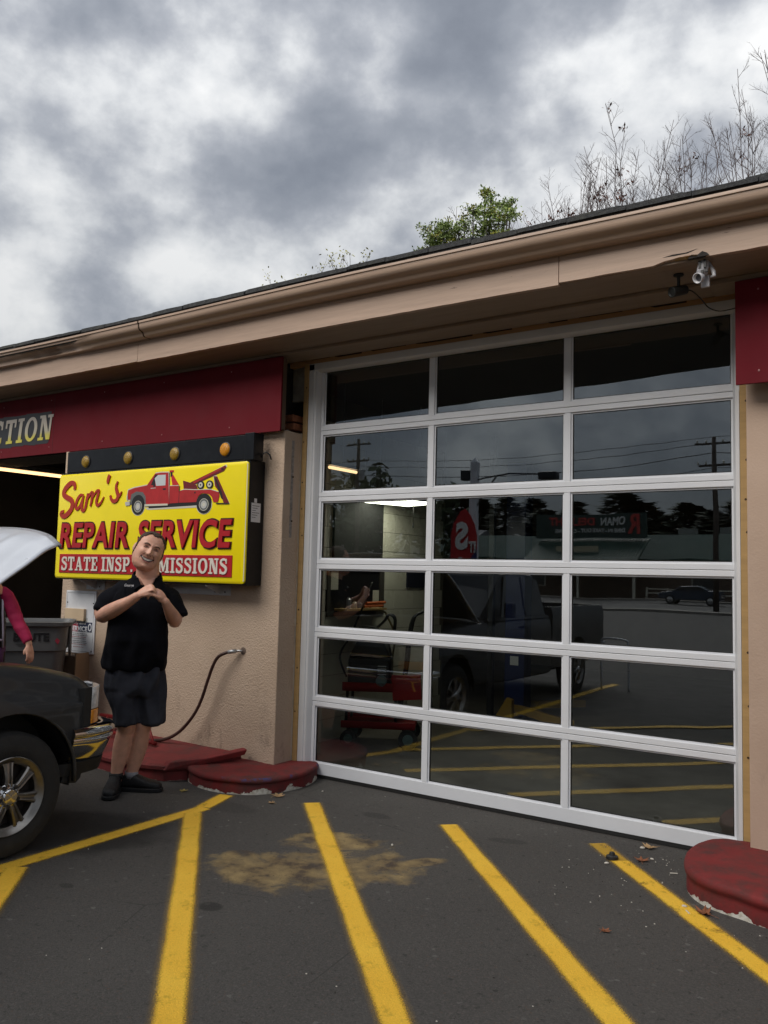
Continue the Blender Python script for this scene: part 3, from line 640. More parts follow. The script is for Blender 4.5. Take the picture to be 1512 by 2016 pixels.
# ------------------------------------------------------------------ glazed sectional door
D = empty('sectional_door', (0, 0, 0), label='closed six-row aluminium and glass overhead door with eighteen panes', cat='door')
XS = [(.022, 1.000), (1.043, 2.044), (2.087, 3.092)]
zs = [.05, .583, 1.116, 1.649, 2.182, 2.715, 3.248]
X0, X1 = -.03, 3.15
for k in range(6):
    zb = zs[k] + (.0015 if k else -.022); zt = zs[k + 1] - .0015
    rb = .036 if k else .086; rt = .036 if k < 5 else .04
    g = MB()
    g.box(X0, X1, 0, .045, zb, zb + rb); g.box(X0, X1, 0, .045, zt - rt, zt)
    za, zc = zb + rb, zt - rt
    g.box(X0, XS[0][0], 0, .045, za, zc); g.box(XS[2][1], X1, 0, .045, za, zc)
    for a, b in ((XS[0][1], XS[1][0]), (XS[1][1], XS[2][0])): g.box(a, b, .002, .045, za, zc)
    sec = g.build('door_section', ALU, D, bevel=.0025)
    for (a, b) in XS:
        # glazing bead with dark gasket line, then the pane
        t = .011; q = MB()
        for (u0, u1, v0, v1) in ((a, b, za, za + t), (a, b, zc - t, zc), (a, a + t, za + t, zc - t), (b - t, b, za + t, zc - t)): q.box(u0, u1, .012, .03, v0, v1)
        q.build('glazing_bead', ALU, sec)
        q = MB(); t2 = .0045
        for (u0, u1, v0, v1) in ((a + t, b - t, za + t, za + t + t2), (a + t, b - t, zc - t - t2, zc - t), (a + t, a + t + t2, za + t, zc - t), (b - t - t2, b - t, za + t, zc - t)): q.box(u0, u1, .015, .028, v0, v1)
        q.build('gasket', GASK, sec)
        q = MB(); q.box(a + t * .5, b - t * .5, .0185, .0225, za + t * .5, zc - t * .5); pn = q.build('glass_pane', GLASS, sec)
g = MB(); g.box(X0, X1, .003, .042, .004, .03); g.build('bottom_seal', GASK, D)
# dark backing of the seams (tongue of each section)
for k in range(1, 6):
    g = MB(); g.box(X0, X1, .008, .04, zs[k] - .004, zs[k] + .004); g.build('section_tongue', GASK, D)
T = empty('door_casing', (0, 0, 0), label='white vinyl casing boards framing the tall glazed door', cat='door frame')
for a, b in ((-.097, -.004), (3.095, 3.137)):
    g = MB()
    if a < 0: pr = [(a, -.052), (a + .05, -.052), (a + .055, -.044), (a + .07, -.044), (a + .08, -.03), (b, -.006), (b, 0), (a, 0)]
    else: pr = [(a, 0), (a, -.006), (a + .012, -.03), (a + .02, -.046), (b, -.046), (b, 0)]
    g.prism(pr, .03, 3.252, axis='z'); g.build('jamb', WHT, T, bevel=.0015)
g = MB(); g.prism([(-.052, 3.258), (-.052, 3.205), (-.044, 3.2), (-.03, 3.192), (-.004, 3.185), (0, 3.185), (0, 3.258)], -.097, 3.15, axis='x')
g.build('head_casing', WHT, T, bevel=.0015)
g = MB(); rr = random.Random(2); rings = []
for i in range(14):
    z = 2.7 + i * .04; rings.append([(3.128 + rr.uniform(-.002, .006), -.049, z), (3.139, -.049, z), (3.139, -.03, z), (3.13, -.03, z)])
g.loft(rings); g.build('torn_wrap', mat('housewrap', (.6, .6, .6), .6), T)

# ------------------------------------------------------------------ red fascia signs
def red_panel(x0, x1, lb):
    e = empty('red_signboard', (0, 0, 0), label=lb, cat='sign')
    g = MB(); g.box(x0, x1, -.34, -.322, 2.672, 3.262); g.build('board', REDP, e, bevel=.002)
    g = MB(); g.box(x0 + .01, x1 - .006, -.3215, -.272, 2.69, 3.26); g.build('batten', mat('batten_brown', (.12, .08, .05), .8), e)
    for i in range(int((x1 - x0) / .8) + 1):
        for z in (2.74, 3.2):
            g = MB(); g.lathe([(.0, .003), (.006, .002), (.006, 0)], (min(x0 + .12 + i * .8, x1 - .03), -.3402, z), (0, -1, 0), 8); g.build('screw', mat('screw', (.3, .12, .12), .4) if 'screw' not in bpy.data.materials else bpy.data.materials['screw'], e)
    return e
RP = red_panel(-5.6, -.14, 'long dark red signboard over the open bay with cream serif letters')
RP2 = red_panel(3.172, 5.6, 'plain dark red signboard to one side of the tall door under the eave')
g = MB(); g.box(-3.03, -3.026, -.3415, -.34, 2.68, 3.255)
g.build('panel_seam', mat('seam', (.08, .01, .014), .7), RP)
CREAMG = mat('cream_to_yellow', (.55, .5, .4), .5); nt, p, V = nodes(CREAMG)
sep = N(nt, 'ShaderNodeSeparateXYZ'); nt.links.new(V, sep.inputs[0]); mr = N(nt, 'ShaderNodeMapRange'); nt.links.new(sep.outputs[2], mr.inputs[0]); mr.inputs[1].default_value = 2.8; mr.inputs[2].default_value = 3.03
nt.links.new(ramp(nt, mr.outputs[0], [(0, (.62, .55, .06)), (.28, (.58, .52, .12)), (.45, (.50, .46, .36)), (1, (.52, .47, .42))]), p.inputs['Base Color'])
word = 'INSPECTION'
wx1 = -3.06; wx0 = wx1 - 1.98
slab_text(word, 'lettering', wx0, wx1, 2.815, 3.06, -.343, .002, CREAMG, RP, slant=.13, gap=.12)
# black shadow outline behind the letters
mb = MB(); rr = random.Random(1)
for i in range(10):
    x = wx0 - .05 + i * .199 
    mb.prism([(x - .02, 2.778 + .006 * (i % 3)), (x + .18, 2.770 + .008 * (i % 2)), (x + .205, 2.79), (x + .232, 3.075 + .012 * (i % 2)), (x + .215, 3.092), (x + .02, 3.10 - .01 * (i % 2))], -.3418 - .0001 * (i % 3), -.34)
mb.build('letter_outline', mat('outline_black', (.02, .022, .028), .45), RP)

# ------------------------------------------------------------------ the yellow lit-box sign
S = empty('box_sign', (0, 0, 0), label='yellow box sign with red lettering and a tow truck picture above the man', cat='sign')
SX0, SX1, SZ0, SZ1 = -2.70, -.338, 1.478, 2.43
g = MB(); g.box(SX0 - .005, SX1 + .004, -.448, -.275, SZ0 - .012, SZ1 + .015); g.build('cabinet', BLK, S, bevel=.006)
def rrect(x0, x1, z0, z1, r, n=5):
    pts = []
    for cx_, cz, a0 in ((x1 - r, z0 + r, -90), (x1 - r, z1 - r, 0), (x0 + r, z1 - r, 90), (x0 + r, z0 + r, 180)):
        pts += [(cx_ + r * math.cos(R(a0 + 90 * i / n)), cz + r * math.sin(R(a0 + 90 * i / n))) for i in range(n + 1)]
    return pts
g = MB(); o1 = rrect(SX0, SX1, SZ0, SZ1, .03); o2 = rrect(SX0 + .012, SX1 - .028, SZ0 + .012, SZ1 - .012, .03)
g.loft([[(x, -.449, z) for x, z in o1], [(x, -.462, z) for x, z in o1], [(x, -.470, z) for x, z in o2]]); g.build('sign_face', SIGNY, S, auto=30)
g = MB(); g.prism([(SX1 - .026, SZ0 + .02), (SX1 - .004, SZ0 + .02), (SX1 - .004, SZ1 - .02), (SX1 - .026, SZ1 - .02)], -.4655, -.4602); g.build('face_edge', PALE, S)
FY = -.4705
def dark_and_red(s, x0, x1, z0, z1, nm, shear):
    text_obj(s, nm + '_outline', x0, x1, z0, z1, FY, .006, SIGNK, S, bold=.050, shear=shear, spacing=1.07)
    text_obj(s, nm, x0 + .012, x1 - .012, z0 + .012, z1 - .012, FY - .006, .010, SIGNR, S, bold=.026, shear=shear, spacing=1.07)
dark_and_red('REPAIR', -2.64, -1.665, 1.742, 1.990, 'repair_letters', .10)
dark_and_red('SERVICE', -1.572, -.462, 1.742, 1.992, 'service_letters', .10)
g = MB(); g.box(-2.625, -.463, FY - .006, FY, 1.527, 1.697); g.build('red_band', SIGNR, S, bevel=.002)
_w = ['STATE', 'INSP.', '&', 'EMISSIONS']; _g, _sp = .09, .34; _wd = [sum(SL[c][0] + _g for c in q) for q in _w]; _tot = sum(_wd) + _sp * 3 - _g; _u = 2.08 / _tot; _x = -2.585
for q, wd_ in zip(_w, _wd):
    slab_text(q, 'band_letters', _x, _x + (wd_ - _g) * _u, 1.549, 1.672, FY - .0062, .006, SIGNW, S, gap=_g); _x += (wd_ + _sp) * _u
mb = MB()
def brush(pts, w, k=4, w0=.35, w1=.35, e=0):
    sp_ = smooth_poly(pts, k); n = len(sp_)
    ws = [w * (w0 + (1 - w0) * min(1, 4 * i / n)) * (w1 + (1 - w1) * min(1, 4 * (n - 1 - i) / n)) for i in range(n)]
    add_ribbon(mb, sp_, ws, FY - .007 - e, FY)
brush([(-2.463, 2.284), (-2.458, 2.315), (-2.475, 2.341), (-2.515, 2.347), (-2.567, 2.321), (-2.610, 2.280), (-2.612, 2.243), (-2.569, 2.217), (-2.502, 2.190), (-2.480, 2.150), (-2.494, 2.105), (-2.544, 2.063), (-2.597, 2.042), (-2.637, 2.056), (-2.635, 2.080), (-2.6, 2.09)], .050, 4, .6, .5, .0)
brush([(-2.33, 2.232), (-2.372, 2.230), (-2.415, 2.186), (-2.431, 2.128), (-2.408, 2.106), (-2.368, 2.135), (-2.325, 2.222)], .030, 4, .6, .6, .0003)
brush([(-2.325, 2.228), (-2.342, 2.144), (-2.336, 2.094), (-2.305, 2.094), (-2.272, 2.135)], .030, 4, .6, .3, .0006)
brush([(-2.265, 2.245), (-2.278, 2.169), (-2.296, 2.112)], .030, 4, .6, .6, .0009)
brush([(-2.278, 2.18), (-2.225, 2.241), (-2.200, 2.245), (-2.207, 2.18), (-2.223, 2.125)], .028, 4, .3, .6, .0012)
brush([(-2.207, 2.185), (-2.150, 2.255), (-2.115, 2.262), (-2.122, 2.225), (-2.140, 2.165), (-2.120, 2.131), (-2.075, 2.155), (-2.040, 2.205)], .028, 4, .3, .3, .0015)
brush([(-1.974, 2.396), (-1.990, 2.365), (-1.998, 2.318)], .034, 4, .9, .25, .0018)
brush([(-1.952, 2.215), (-1.938, 2.180), (-1.905, 2.162), (-1.868, 2.170), (-1.848, 2.205), (-1.868, 2.250), (-1.880, 2.295), (-1.860, 2.335)], .034, 4, .6, .4, .0021)
brush([(-1.86, 2.185), (-1.825, 2.210), (-1.803, 2.245)], .018, 4, .5, .3, .0024)
mb.build('script_letters', SIGNRD, S, fix=True)
# printed tow truck: flat layers of vinyl
TR = mat('print_red', (.42, .018, .02), .4, var=.12, vscale=18); TRD = mat('print_dark_red', (.16, .012, .014), .4); TRB = mat('print_bright_red', (.55, .02, .02), .4)
TG = mat('print_grey', (.12, .13, .13), .4); TK = mat('print_black', (.012, .012, .013), .4); TWI = mat('print_window', (.55, .60, .62), .4); TS = mat('print_silver', (.5, .5, .48), .35)
lay = [0]
pic = MB(); picm = [PALE, TK, TR, TRD, TRB, TG, TWI, TS]
def dpoly(pts, mi):
    lay[0] += 1; pic.prism(pts, FY - .0004 - lay[0] * .00012, FY, mi)
def dell(cx_, cz, rx, rz_, mi, n=20): dpoly([(cx_ + rx * math.cos(2 * math.pi * i / n), cz + rz_ * math.sin(2 * math.pi * i / n)) for i in range(n)], mi)
cab = [(-1.72, 2.252), (-1.644, 2.269), (-1.486, 2.285), (-1.443, 2.33), (-1.391, 2.382), (-1.318, 2.386), (-1.228, 2.382), (-1.204, 2.116), (-1.493, 2.124), (-1.506, 2.2), (-1.537, 2.227), (-1.613, 2.232), (-1.674, 2.212), (-1.685, 2.168), (-1.718, 2.169), (-1.731, 2.208)]
bed = [(-1.092, 2.217), (-1.026, 2.233), (-.906, 2.225), (-.73, 2.222), (-.635, 2.197), (-.629, 2.165), (-.643, 2.118), (-.692, 2.119), (-.711, 2.161), (-.745, 2.186), (-.82, 2.195), (-.865, 2.173), (-.874, 2.125), (-1.087, 2.125)]
boom = [(-.961, 2.288), (-.578, 2.407), (-.566, 2.392), (-.592, 2.364), (-.908, 2.271), (-.941, 2.254)]
leg = [(-.7, 2.327), (-.663, 2.323), (-.522, 2.109), (-.578, 2.104), (-.614, 2.182), (-.679, 2.243)]
def grow(pts, d):
    cx_ = sum(a for a, b in pts) / len(pts); cz = sum(b for a, b in pts) / len(pts); return [(a + d * (1 if a > cx_ else -1), b + d * (1 if b > cz else -1)) for a, b in pts]
for q in (cab, boom, leg): dpoly(grow(q, .008), 0)
dell(-1.585, 2.107, .086, .079, 0); dell(-.796, 2.102, .09, .079, 0); dpoly([(-1.50, 2.095), (-.88, 2.105), (-.88, 2.08), (-1.46, 2.075)], 0)
dpoly([(-1.464, 2.125), (-.887, 2.13), (-.881, 2.098), (-1.308, 2.089), (-1.449, 2.087)], 1)
dpoly(cab, 2); dpoly([(-1.689, 2.125), (-1.690, 2.161), (-1.679, 2.215), (-1.614, 2.238), (-1.533, 2.228), (-1.498, 2.193), (-1.486, 2.124)], 5); dell(-1.588, 2.125, .083, .083, 1)
dpoly([(-1.435, 2.286), (-1.386, 2.375), (-1.354, 2.37), (-1.398, 2.281)], 1); dpoly([(-1.393, 2.341), (-1.353, 2.367), (-1.259, 2.366), (-1.257, 2.276), (-1.37, 2.276)], 6)
dpoly([(-1.406, 2.305), (-1.385, 2.31), (-1.38, 2.27), (-1.405, 2.268)], 1)
dpoly([(-1.287, 2.252), (-1.251, 2.252), (-1.25, 2.238), (-1.284, 2.237)], 1); dpoly([(-1.438, 2.261), (-1.372, 2.261), (-1.373, 2.256), (-1.435, 2.254)], 7)
dpoly([(-1.216, 2.38), (-1.210, 2.38), (-1.196, 2.12), (-1.203, 2.12)], 1)
dpoly([(-1.208, 2.268), (-1.097, 2.266), (-1.087, 2.125), (-1.199, 2.122)], 3 if False else 2); dpoly([(-1.205, 2.273), (-1.095, 2.271), (-1.095, 2.266), (-1.205, 2.268)], 0)
dpoly([(-1.196, 2.363), (-1.174, 2.365), (-1.093, 2.272), (-1.172, 2.272)], 4); dpoly([(-1.213, 2.4), (-1.167, 2.4), (-1.162, 2.383), (-1.211, 2.383)], 4); dpoly([(-1.201, 2.385), (-1.182, 2.385), (-1.176, 2.35), (-1.198, 2.345)], 1)
dpoly([(-1.048, 2.307), (-.986, 2.292), (-.891, 2.264), (-.872, 2.225), (-1.034, 2.225)], 3)
dpoly(leg, 3); dpoly([(-.690, 2.31), (-.672, 2.31), (-.60, 2.19), (-.585, 2.13), (-.61, 2.15), (-.66, 2.25)], 1); dpoly(boom, 3); dpoly([(-.93, 2.291), (-.60, 2.398), (-.595, 2.386), (-.92, 2.278)], 2)
dpoly([(-.625, 2.385), (-.60, 2.392), (-.59, 2.372), (-.612, 2.368)], 1)
dpoly(bed, 2); dpoly([(-1.089, 2.262), (-1.083, 2.262), (-1.083, 2.122), (-1.089, 2.122)], 1); dpoly([(-.91, 2.21), (-.895, 2.21), (-.895, 2.195), (-.91, 2.195)], 1)
dpoly([(-1.09, 2.222), (-1.026, 2.238), (-.906, 2.230), (-.73, 2.227), (-.64, 2.203), (-.64, 2.197), (-.73, 2.220), (-.906, 2.223), (-1.026, 2.231)], 0)
dell(-.798, 2.122, .085, .068, 1)
for cx_, cz, rx, rz_ in ((-1.585, 2.107, .077, .071), (-.796, 2.102, .081, .071)):
    dell(cx_, cz, rx, rz_, 1); dell(cx_, cz, rx * .66, rz_ * .70, 0); dell(cx_, cz, rx * .60, rz_ * .64, 5); dell(cx_, cz, rx * .42, rz_ * .45, 7); dell(cx_, cz, rx * .2, rz_ * .2, 0)
for cx_ in (-.841, -.741): dell(cx_, 2.262, .038, .033, 1); dell(cx_, 2.262, .024, .022, 0); dell(cx_, 2.262, .008, .008, 1)
dpoly([(-1.5, 2.124), (-1.216, 2.122), (-1.215, 2.106), (-1.499, 2.106)], 0); dpoly([(-1.751, 2.15), (-1.693, 2.155), (-1.689, 2.12), (-1.743, 2.117)], 7)
dpoly([(-1.735, 2.205), (-1.722, 2.205), (-1.722, 2.165), (-1.733, 2.165)], 0)
dpoly([(-.66, 2.112), (-.52, 2.106), (-.52, 2.1), (-.66, 2.104)], 1)
pic.build('tow_truck_picture', picm, S)
# paper sticker on the side of the cabinet
g = MB(); g.box(SX1 + .0045, SX1 + .0055, -.42, -.315, 1.96, 2.11); g.box(SX1 + .0045, SX1 + .0055, -.39, -.36, 2.112, 2.145)
for i in range(6): g.box(SX1 + .0056, SX1 + .0059, -.41, -.33 - .02 * (i % 3), 2.085 - i * .018, 2.089 - i * .018, 1)
g.build('sticker', [WHT2, BLKS], S)
# black light board with amber lamps on top
g = MB(); g.box(-2.62, -.305, -.452, -.402, 2.447, 2.642); g.box(-.395, -.300, -.455, -.34, 2.44, 2.655); g.build('lamp_board', BLK, S, bevel=.004)
g = MB(); g.box(-2.66, -2.622, -.44, -.40, 2.447, 2.65); g.build('board_end', STUC, S, bevel=.002)
for i, x in enumerate((-2.345, -1.765, -1.18, -.603)):
    g = MB(); g.lathe([(.060, 0), (.060, .006), (.053, .008)], (x, -.452, 2.538), (0, -1, 0), 24); base = g.build('lamp_base', BLKS, S, smooth=False)
    g = MB(); g.lathe([(.053, .006), (.051, .012), (.042, .019), (.022, .024), (.001, .025)], (x, -.452, 2.538), (0, -1, 0), 24); g.build('amber_lens', AMB2 if i == 3 else AMB, base, smooth=True)
g = MB(); g.tube([(-.30, -.36, 2.47), (-.285, -.36, 2.50), (-.26, -.35, 2.51), (-.235, -.34, 2.49), (-.225, -.33, 2.45)], .006, 6); g.build('cable_loop', BLKS, S, smooth=True)
# white bracket plates under the sign
WB = mat('bracket_white', (.50, .50, .51), .5, dirt=.3)
for x0, x1, lb in ((-1.62, -.655, 'long white steel bracket under the yellow sign beside the man'), (-2.48, -2.22, 'short white bracket under the yellow sign above the notice board')):
    e = empty('sign_bracket', (0, 0, 0), label=lb, cat='bracket', group='white brackets under the yellow sign')
    g = MB(); g.box(x0, x1, WL - .008, WL - .001, 1.378, 1.462); g.build('plate', WB, e, bevel=.002)
    for xx in ((x0 + .22, x1 - .12) if x1 - x0 > .5 else (x0 + .13,)):
        g = MB(); g.prism([(WL - .009, 1.462), (-.44, 1.462), (-.44, 1.452), (WL - .02, 1.39), (WL - .009, 1.385)], xx, xx + .006, axis='x'); g.build('gusset', WB, e)
        for dx in (-.05, .06):
            g = MB(); g.lathe([(.007, 0), (.007, .004), (0, .005)], (xx + dx, WL - .008, 1.405), (0, -1, 0), 8); g.build('bolt', BLKS, e)

# ------------------------------------------------------------------ notice board
NB = empty('notice_board', (0, 0, 0), label='white metal key-drop notice board screwed to the wall behind the grey bin', cat='notice board')
g = MB(); g.box(-2.765, -2.325, -.283, WL - .002, .785, 1.362); g.build('backing', WHT2, NB, bevel=.008)
g = MB()
for u in ((-2.745, -2.345, .805, .807), (-2.745, -2.345, 1.338, 1.340), (-2.745, -2.743, .807, 1.338), (-2.347, -2.345, .807, 1.338)): g.box(u[0], u[1], -.2838, -.283, u[2], u[3])
g.build('border', BLKS, NB)
for x, z in ((-2.735, 1.25), (-2.355, 1.25), (-2.735, .815), (-2.355, .815)):
    g = MB(); g.lathe([(.006, 0), (.006, .004), (0, .005)], (x, -.2835, z), (0, -1, 0), 8); g.build('screw', BLKS, NB)
CARD = mat('envelope_kraft', (.55, .42, .28), .8, var=.1)
g = MB(); g.box(-2.735, -2.455, -.310, -.2835, 1.085, 1.195); g.build('envelope_stack', CARD, NB, bevel=.003)
g = MB(); g.box(-2.755, -2.43, -.305, -.2832, 1.07, 1.115); g.build('clear_pocket', glass_mat('clear_plastic', (.9, .9, .88), .05, .6), NB)
NAVY = mat('label_navy', (.012, .02, .06), .5); LRED = mat('label_red', (.36, .03, .06), .5)
g = MB(); g.box(-2.56, -2.36, -.2850, -.2836, .985, 1.075); g.build('navy_label', NAVY, NB)
g = MB(); g.box(-2.70, -2.561, -.2850, -.2836, .985, 1.075); g.build('red_label', LRED, NB)
text_obj('Early Bird', 'small_words', -2.67, -2.45, 1.047, 1.069, -.2851, .0004, WHT2, NB, bold=.01)
text_obj('SERVICE', 'service_word', -2.672, -2.425, .99, 1.036, -.2851, .0004, WHT2, NB, bold=.03)
g = MB(); add_ribbon(g, arc(-2.39, 1.03, .020, .03, 0, 360, 14), .012, -.2856, -.2851); g.build('key_ring_mark', WHT2, NB)
g = MB(); rr = random.Random(5)
for i in range(8):
    z = .965 - i * .0155 - (.006 if i > 3 else 0); x = -2.68 + rr.uniform(0, .03); xe = -2.385 - rr.uniform(0, .06)
    if i == 7: x, xe, z = -2.62, -2.47, .842
    while x < xe:
        w = rr.uniform(.008, .026); g.box(x, min(x + w, xe), -.2842, -.2838, z, z + .0048, 0 if i not in (2, 6, 7) else 1); x += w + .006
g.build('instruction_lines', [BLKS, LRED], NB)

# ------------------------------------------------------------------ kerb islands
def island(name, outline, h, m, lb, lip=.012, cat='kerb'):
    # outline: ground points counter-clockwise; rounded nose with a lip
    pts = smooth_poly(outline, 6); n = len(pts)
    cx_ = sum(a for a, b in pts) / n; cy = sum(b for a, b in pts) / n
    def ring(s, z):
        out = []
        for i, (a, b) in enumerate(pts):
            d = Vector((a - cx_, b - cy, 0)); l = d.length or 1; out.append((a - d.x / l * s, b - d.y / l * s, z + (noise.noise(Vector((a * 3, b * 3, 0))) * .007 + noise.noise(Vector((a * 14, b * 14, 3))) * .004 if z > .03 else 0)))
        return out
    g = MB(); g.loft([ring(0, 0), ring(.001, h * .45), ring(.004, h * .62), ring(-lip * .8, h * .70), ring(-lip, h * .82), ring(-lip * .5, h * .95), ring(lip * .7, h), ring(.12, h + .004)])
    o = g.build(name, m, auto=60); tag(o, label=lb, cat=cat); return o
C1 = curb_mat('kerb_red_chipped', .10, 1.0, .85)
island('red_kerb', [(.02, .06), (.10, -.06), (.155, -.24), (.145, -.44), (.04, -.66), (-.16, -.77), (-.38, -.78), (-.60, -.70), (-.70, -.60), (-.66, -.35), (-.45, -.20), (-.16, -.10), (-.12, .02), (.02, .06)], .115, C1, 'low rounded red kerb at the corner of the glazed door with blue scuffs and white chips')
C2 = curb_mat('kerb_red', .04, .3, 0, (.20, .02, .02))
g = MB()
top = [(-2.95, -.20, .19), (-.70, -.20, .165), (-.46, -.30, .155), (-.60, -.66, .135), (-.74, -.82, .125), (-.95, -.875, .12), (-1.25, -.89, .12), (-1.6, -.86, .118), (-2.1, -.84, .118), (-2.95, -.84, .118)]
def off(k, dz, s): return [(x + (s if i in (2, 3, 4) else 0), y - (s if 3 <= i else 0), max(0, (z if dz is None else z * dz))) for i, (x, y, z) in enumerate(top)]
g.loft([off(0, 0, -.01), off(0, .55, -.01), off(0, .70, .008), off(0, .92, .010), off(0, 1.0, -.012)])
tag(g.build('red_kerb', C2, bevel=.004), label='broad sloping red kerb slab along the wall behind the man', cat='kerb')
g = MB(); g.loft([[(-.72, -.84, .085), (-.70, -.80, .145), (-.76, -.79, .145), (-.79, -.82, .085)], [(-.55, -.60, .115), (-.52, -.585, .165), (-.59, -.57, .17), (-.62, -.60, .12)], [(-.385, -.33, .165), (-.365, -.325, .21), (-.43, -.30, .215), (-.45, -.32, .165)]])
tag(g.build('raised_kerb_strip', curb_mat('kerb_strip', 0, 0, 0, (.25, .022, .022)), bevel=.008), label='tilted red painted strip rising against the wall between the two red kerbs', cat='kerb strip')
island('red_kerb', [(4.4, -.1), (3.9, -.1), (3.30, -.085), (3.06, -.10), (2.96, -.24), (2.935, -.45), (2.985, -.68), (3.10, -.825), (3.27, -.885), (3.5, -.93), (4.4, -.93), (4.5, -.5), (4.4, -.1)], .135, curb_mat('kerb_red_big_chips', .10, 1.25, 0), 'thick rounded red kerb by the far door jamb with big white chips on its rim')
# red pipework by the wall and hose
RPIPE = redpaint('pipe_red', (.20, .02, .02))
g = MB(); g.tube([(-2.0, -.42, .30), (-1.75, -.40, .30), (-1.55, -.42, .29), (-1.42, -.45, .25)], .018, 8); g.tube([(-2.0, -.5, .2), (-1.5, -.5, .19), (-1.2, -.5, .17)], .016, 8); g.tube([(-1.44, -.40, .33), (-1.2, -.52, .17)], .012, 8)
for x in (-1.9, -1.65): g.tube([(x, -.42, .3), (x, -.5, .2), (x, -.52, .13)], .012, 6)
tag(g.build('pipe_rack', RPIPE, smooth=True), label='small red painted pipe rack lying on the kerb behind the legs of the man', cat='pipe rack')
HO = empty('air_line_hose', (0, 0, 0), label='dark brown rubber hose curving out of the wall down to the red kerb', cat='hose')
g = MB(); hp = smooth_poly([(-.55, -.30, .947), (-.61, -.34, .932), (-.68, -.36, .895), (-.735, -.36, .82), (-.79, -.36, .69), (-.84, -.36, .56), (-.90, -.36, .45), (-.98, -.37, .345), (-1.08, -.37, .26), (-1.2, -.38, .195), (-1.38, -.38, .155), (-1.6, -.40, .15)], 5)
g.tube(hp, .0135, 8); g.build('hose', mat('hose_brown', (.05, .022, .018), .45, var=.4, vscale=12, bump=.3), HO, smooth=True)
g = MB(); g.tube([(-.50, -.272, .948), (-.50, -.29, .95), (-.56, -.305, .946)], [.007, .008, .011], 8); g.tube([(-.545, -.302, .9465), (-.60, -.335, .935)], .0165, 8); g.build('fitting', STEEL, HO, smooth=True)
g = MB(); g.lathe([(.03, 0), (.018, .004), (0, .004)], (-.5, WL - .001, .948), (0, -1, 0), 12); g.build('wall_patch', mat('patch', (.14, .10, .08), .9), HO)

# ------------------------------------------------------------------ eave camera and lamp
CW = mat('camera_white', (.55, .55, .58), .35, var=.12, vscale=20)
K = empty('motion_lamp_bracket', (3.07, -.62, 3.33), label='white slotted lamp housing hanging from the split fascia', cat='security light')
g = MB(); g.tube([(0, 0, .01), (-.005, -.005, -.05), (-.012, -.01, -.10)], [.026, .03, .03], 14); g.build('housing', CW, K, smooth=True)
for dx, z0, z1 in ((-.016, -.035, -.075), (.010, -.03, -.075), (-.004, -.088, -.104), (.018, -.086, -.1)):
    g = MB(); g.box(dx - .006, dx + .006, -.042, -.028, z1, z0); g.build('slot', BLKS, K)
g = MB(); ax = Vector((-.35, -.75, -.35)).normalized(); c0 = Vector((-.012, -.012, -.115))
g.lathe([(.022, 0), (.027, .02), (.029, .04), (.025, .04), (.020, .018), (.0, .013)], c0, ax, 18); g.build('lamp_cup', CW, K, smooth=True)
g = MB(); g.lathe([(.0, .017), (.025, .022)], c0, ax, 16); g.build('lens', mat('lens_grey', (.1, .1, .11), .15), K)
g = MB(); g.box(-.022, .022, .012, .03, -.165, -.10); g.build('mount_plate', CW, K, bevel=.003)
g = MB(); g.tube([(.02, .01, -.03), (.045, .01, -.09), (.05, 0, -.115), (.03, 0, -.12)], [.006, .012, .012, .005], 8); g.build('side_arm', CW, K, smooth=True)
DG = mat('camera_black', (.02, .022, .02), .5)
K2 = empty('bullet_camera', (2.905, -.50, 3.30), label='small black bullet camera under the soffit with a drooping cable', cat='camera')
g = MB(); g.lathe([(.028, 0), (.028, -.008), (.009, -.01), (.009, -.075)], (0, 0, 0), (0, 0, 1), 12, cap=True); g.build('stem', DG, K2)
g = MB(); ax = Vector((-.55, -.75, -.28)).normalized(); g.lathe([(0, -.05), (.026, -.05), (.028, 0), (.03, .05), (.026, .052), (.02, .045), (0, .045)], (0, 0, -.095), ax, 16); g.build('barrel', DG, K2, auto=40)
g = MB(); g.tube(smooth_poly([(.02, .02, -.085), (.06, .05, -.09), (.10, .09, -.13), (.13, .14, -.17), (.17, .2, -.18), (.2, .3, -.15), (.235, .42, -.105)], 5), .0035, 6); g.build('cable', GASK, K2, smooth=True)

# ------------------------------------------------------------------ pickup truck with its hood up
def apply_mods(o):
    dg = bpy.context.evaluated_depsgraph_get(); me = bpy.data.meshes.new_from_object(o.evaluated_get(dg)); o.modifiers.clear(); old = o.data; me.name = old.name; o.data = me; return o
def cut(o, cutters):
    for c in cutters:
        m = o.modifiers.new('cut', 'BOOLEAN'); m.operation = 'DIFFERENCE'; m.solver = 'EXACT'; m.object = c
    apply_mods(o)
    for c in cutters: bpy.data.objects.remove(c)
    return o
CARP = mat('truck_paint', (.032, .034, .037), .42, metal=.2, coat=.3, var=.06, vscale=2, dirt=.25, dcol=(.06, .06, .06), dscale=2)
HOODP = mat('hood_sky_sheen', (.74, .77, .82), .3, metal=.25, coat=.5, var=.1, vscale=3, dirt=.2, dcol=(.35, .36, .37), dscale=3)  # pale base colour stands in for bright sky mirrored by the raised hood
HOODU = mat('hood_underside', (.03, .032, .034), .7)
PLAST = mat('black_plastic', (.012, .012, .012), .65)
TIRE = mat('tyre_rubber', (.022, .021, .020), .8, var=.3, vscale=8, bump=.3, bscale=60)
RIMM = mat('alloy_brushed', (.30, .285, .265), .34, metal=.95, var=.2, vscale=9, dirt=.3, dcol=(.07, .05, .04), dscale=5)
HLIGHT = mat('headlight_lens', (.62, .64, .66), .12, metal=.1, coat=1, var=.35, vscale=30)
AMBT = mat('turn_signal', (.95, .30, .01), .12, coat=1, var=.3, vscale=30)
XC, XR = -.975, -.10
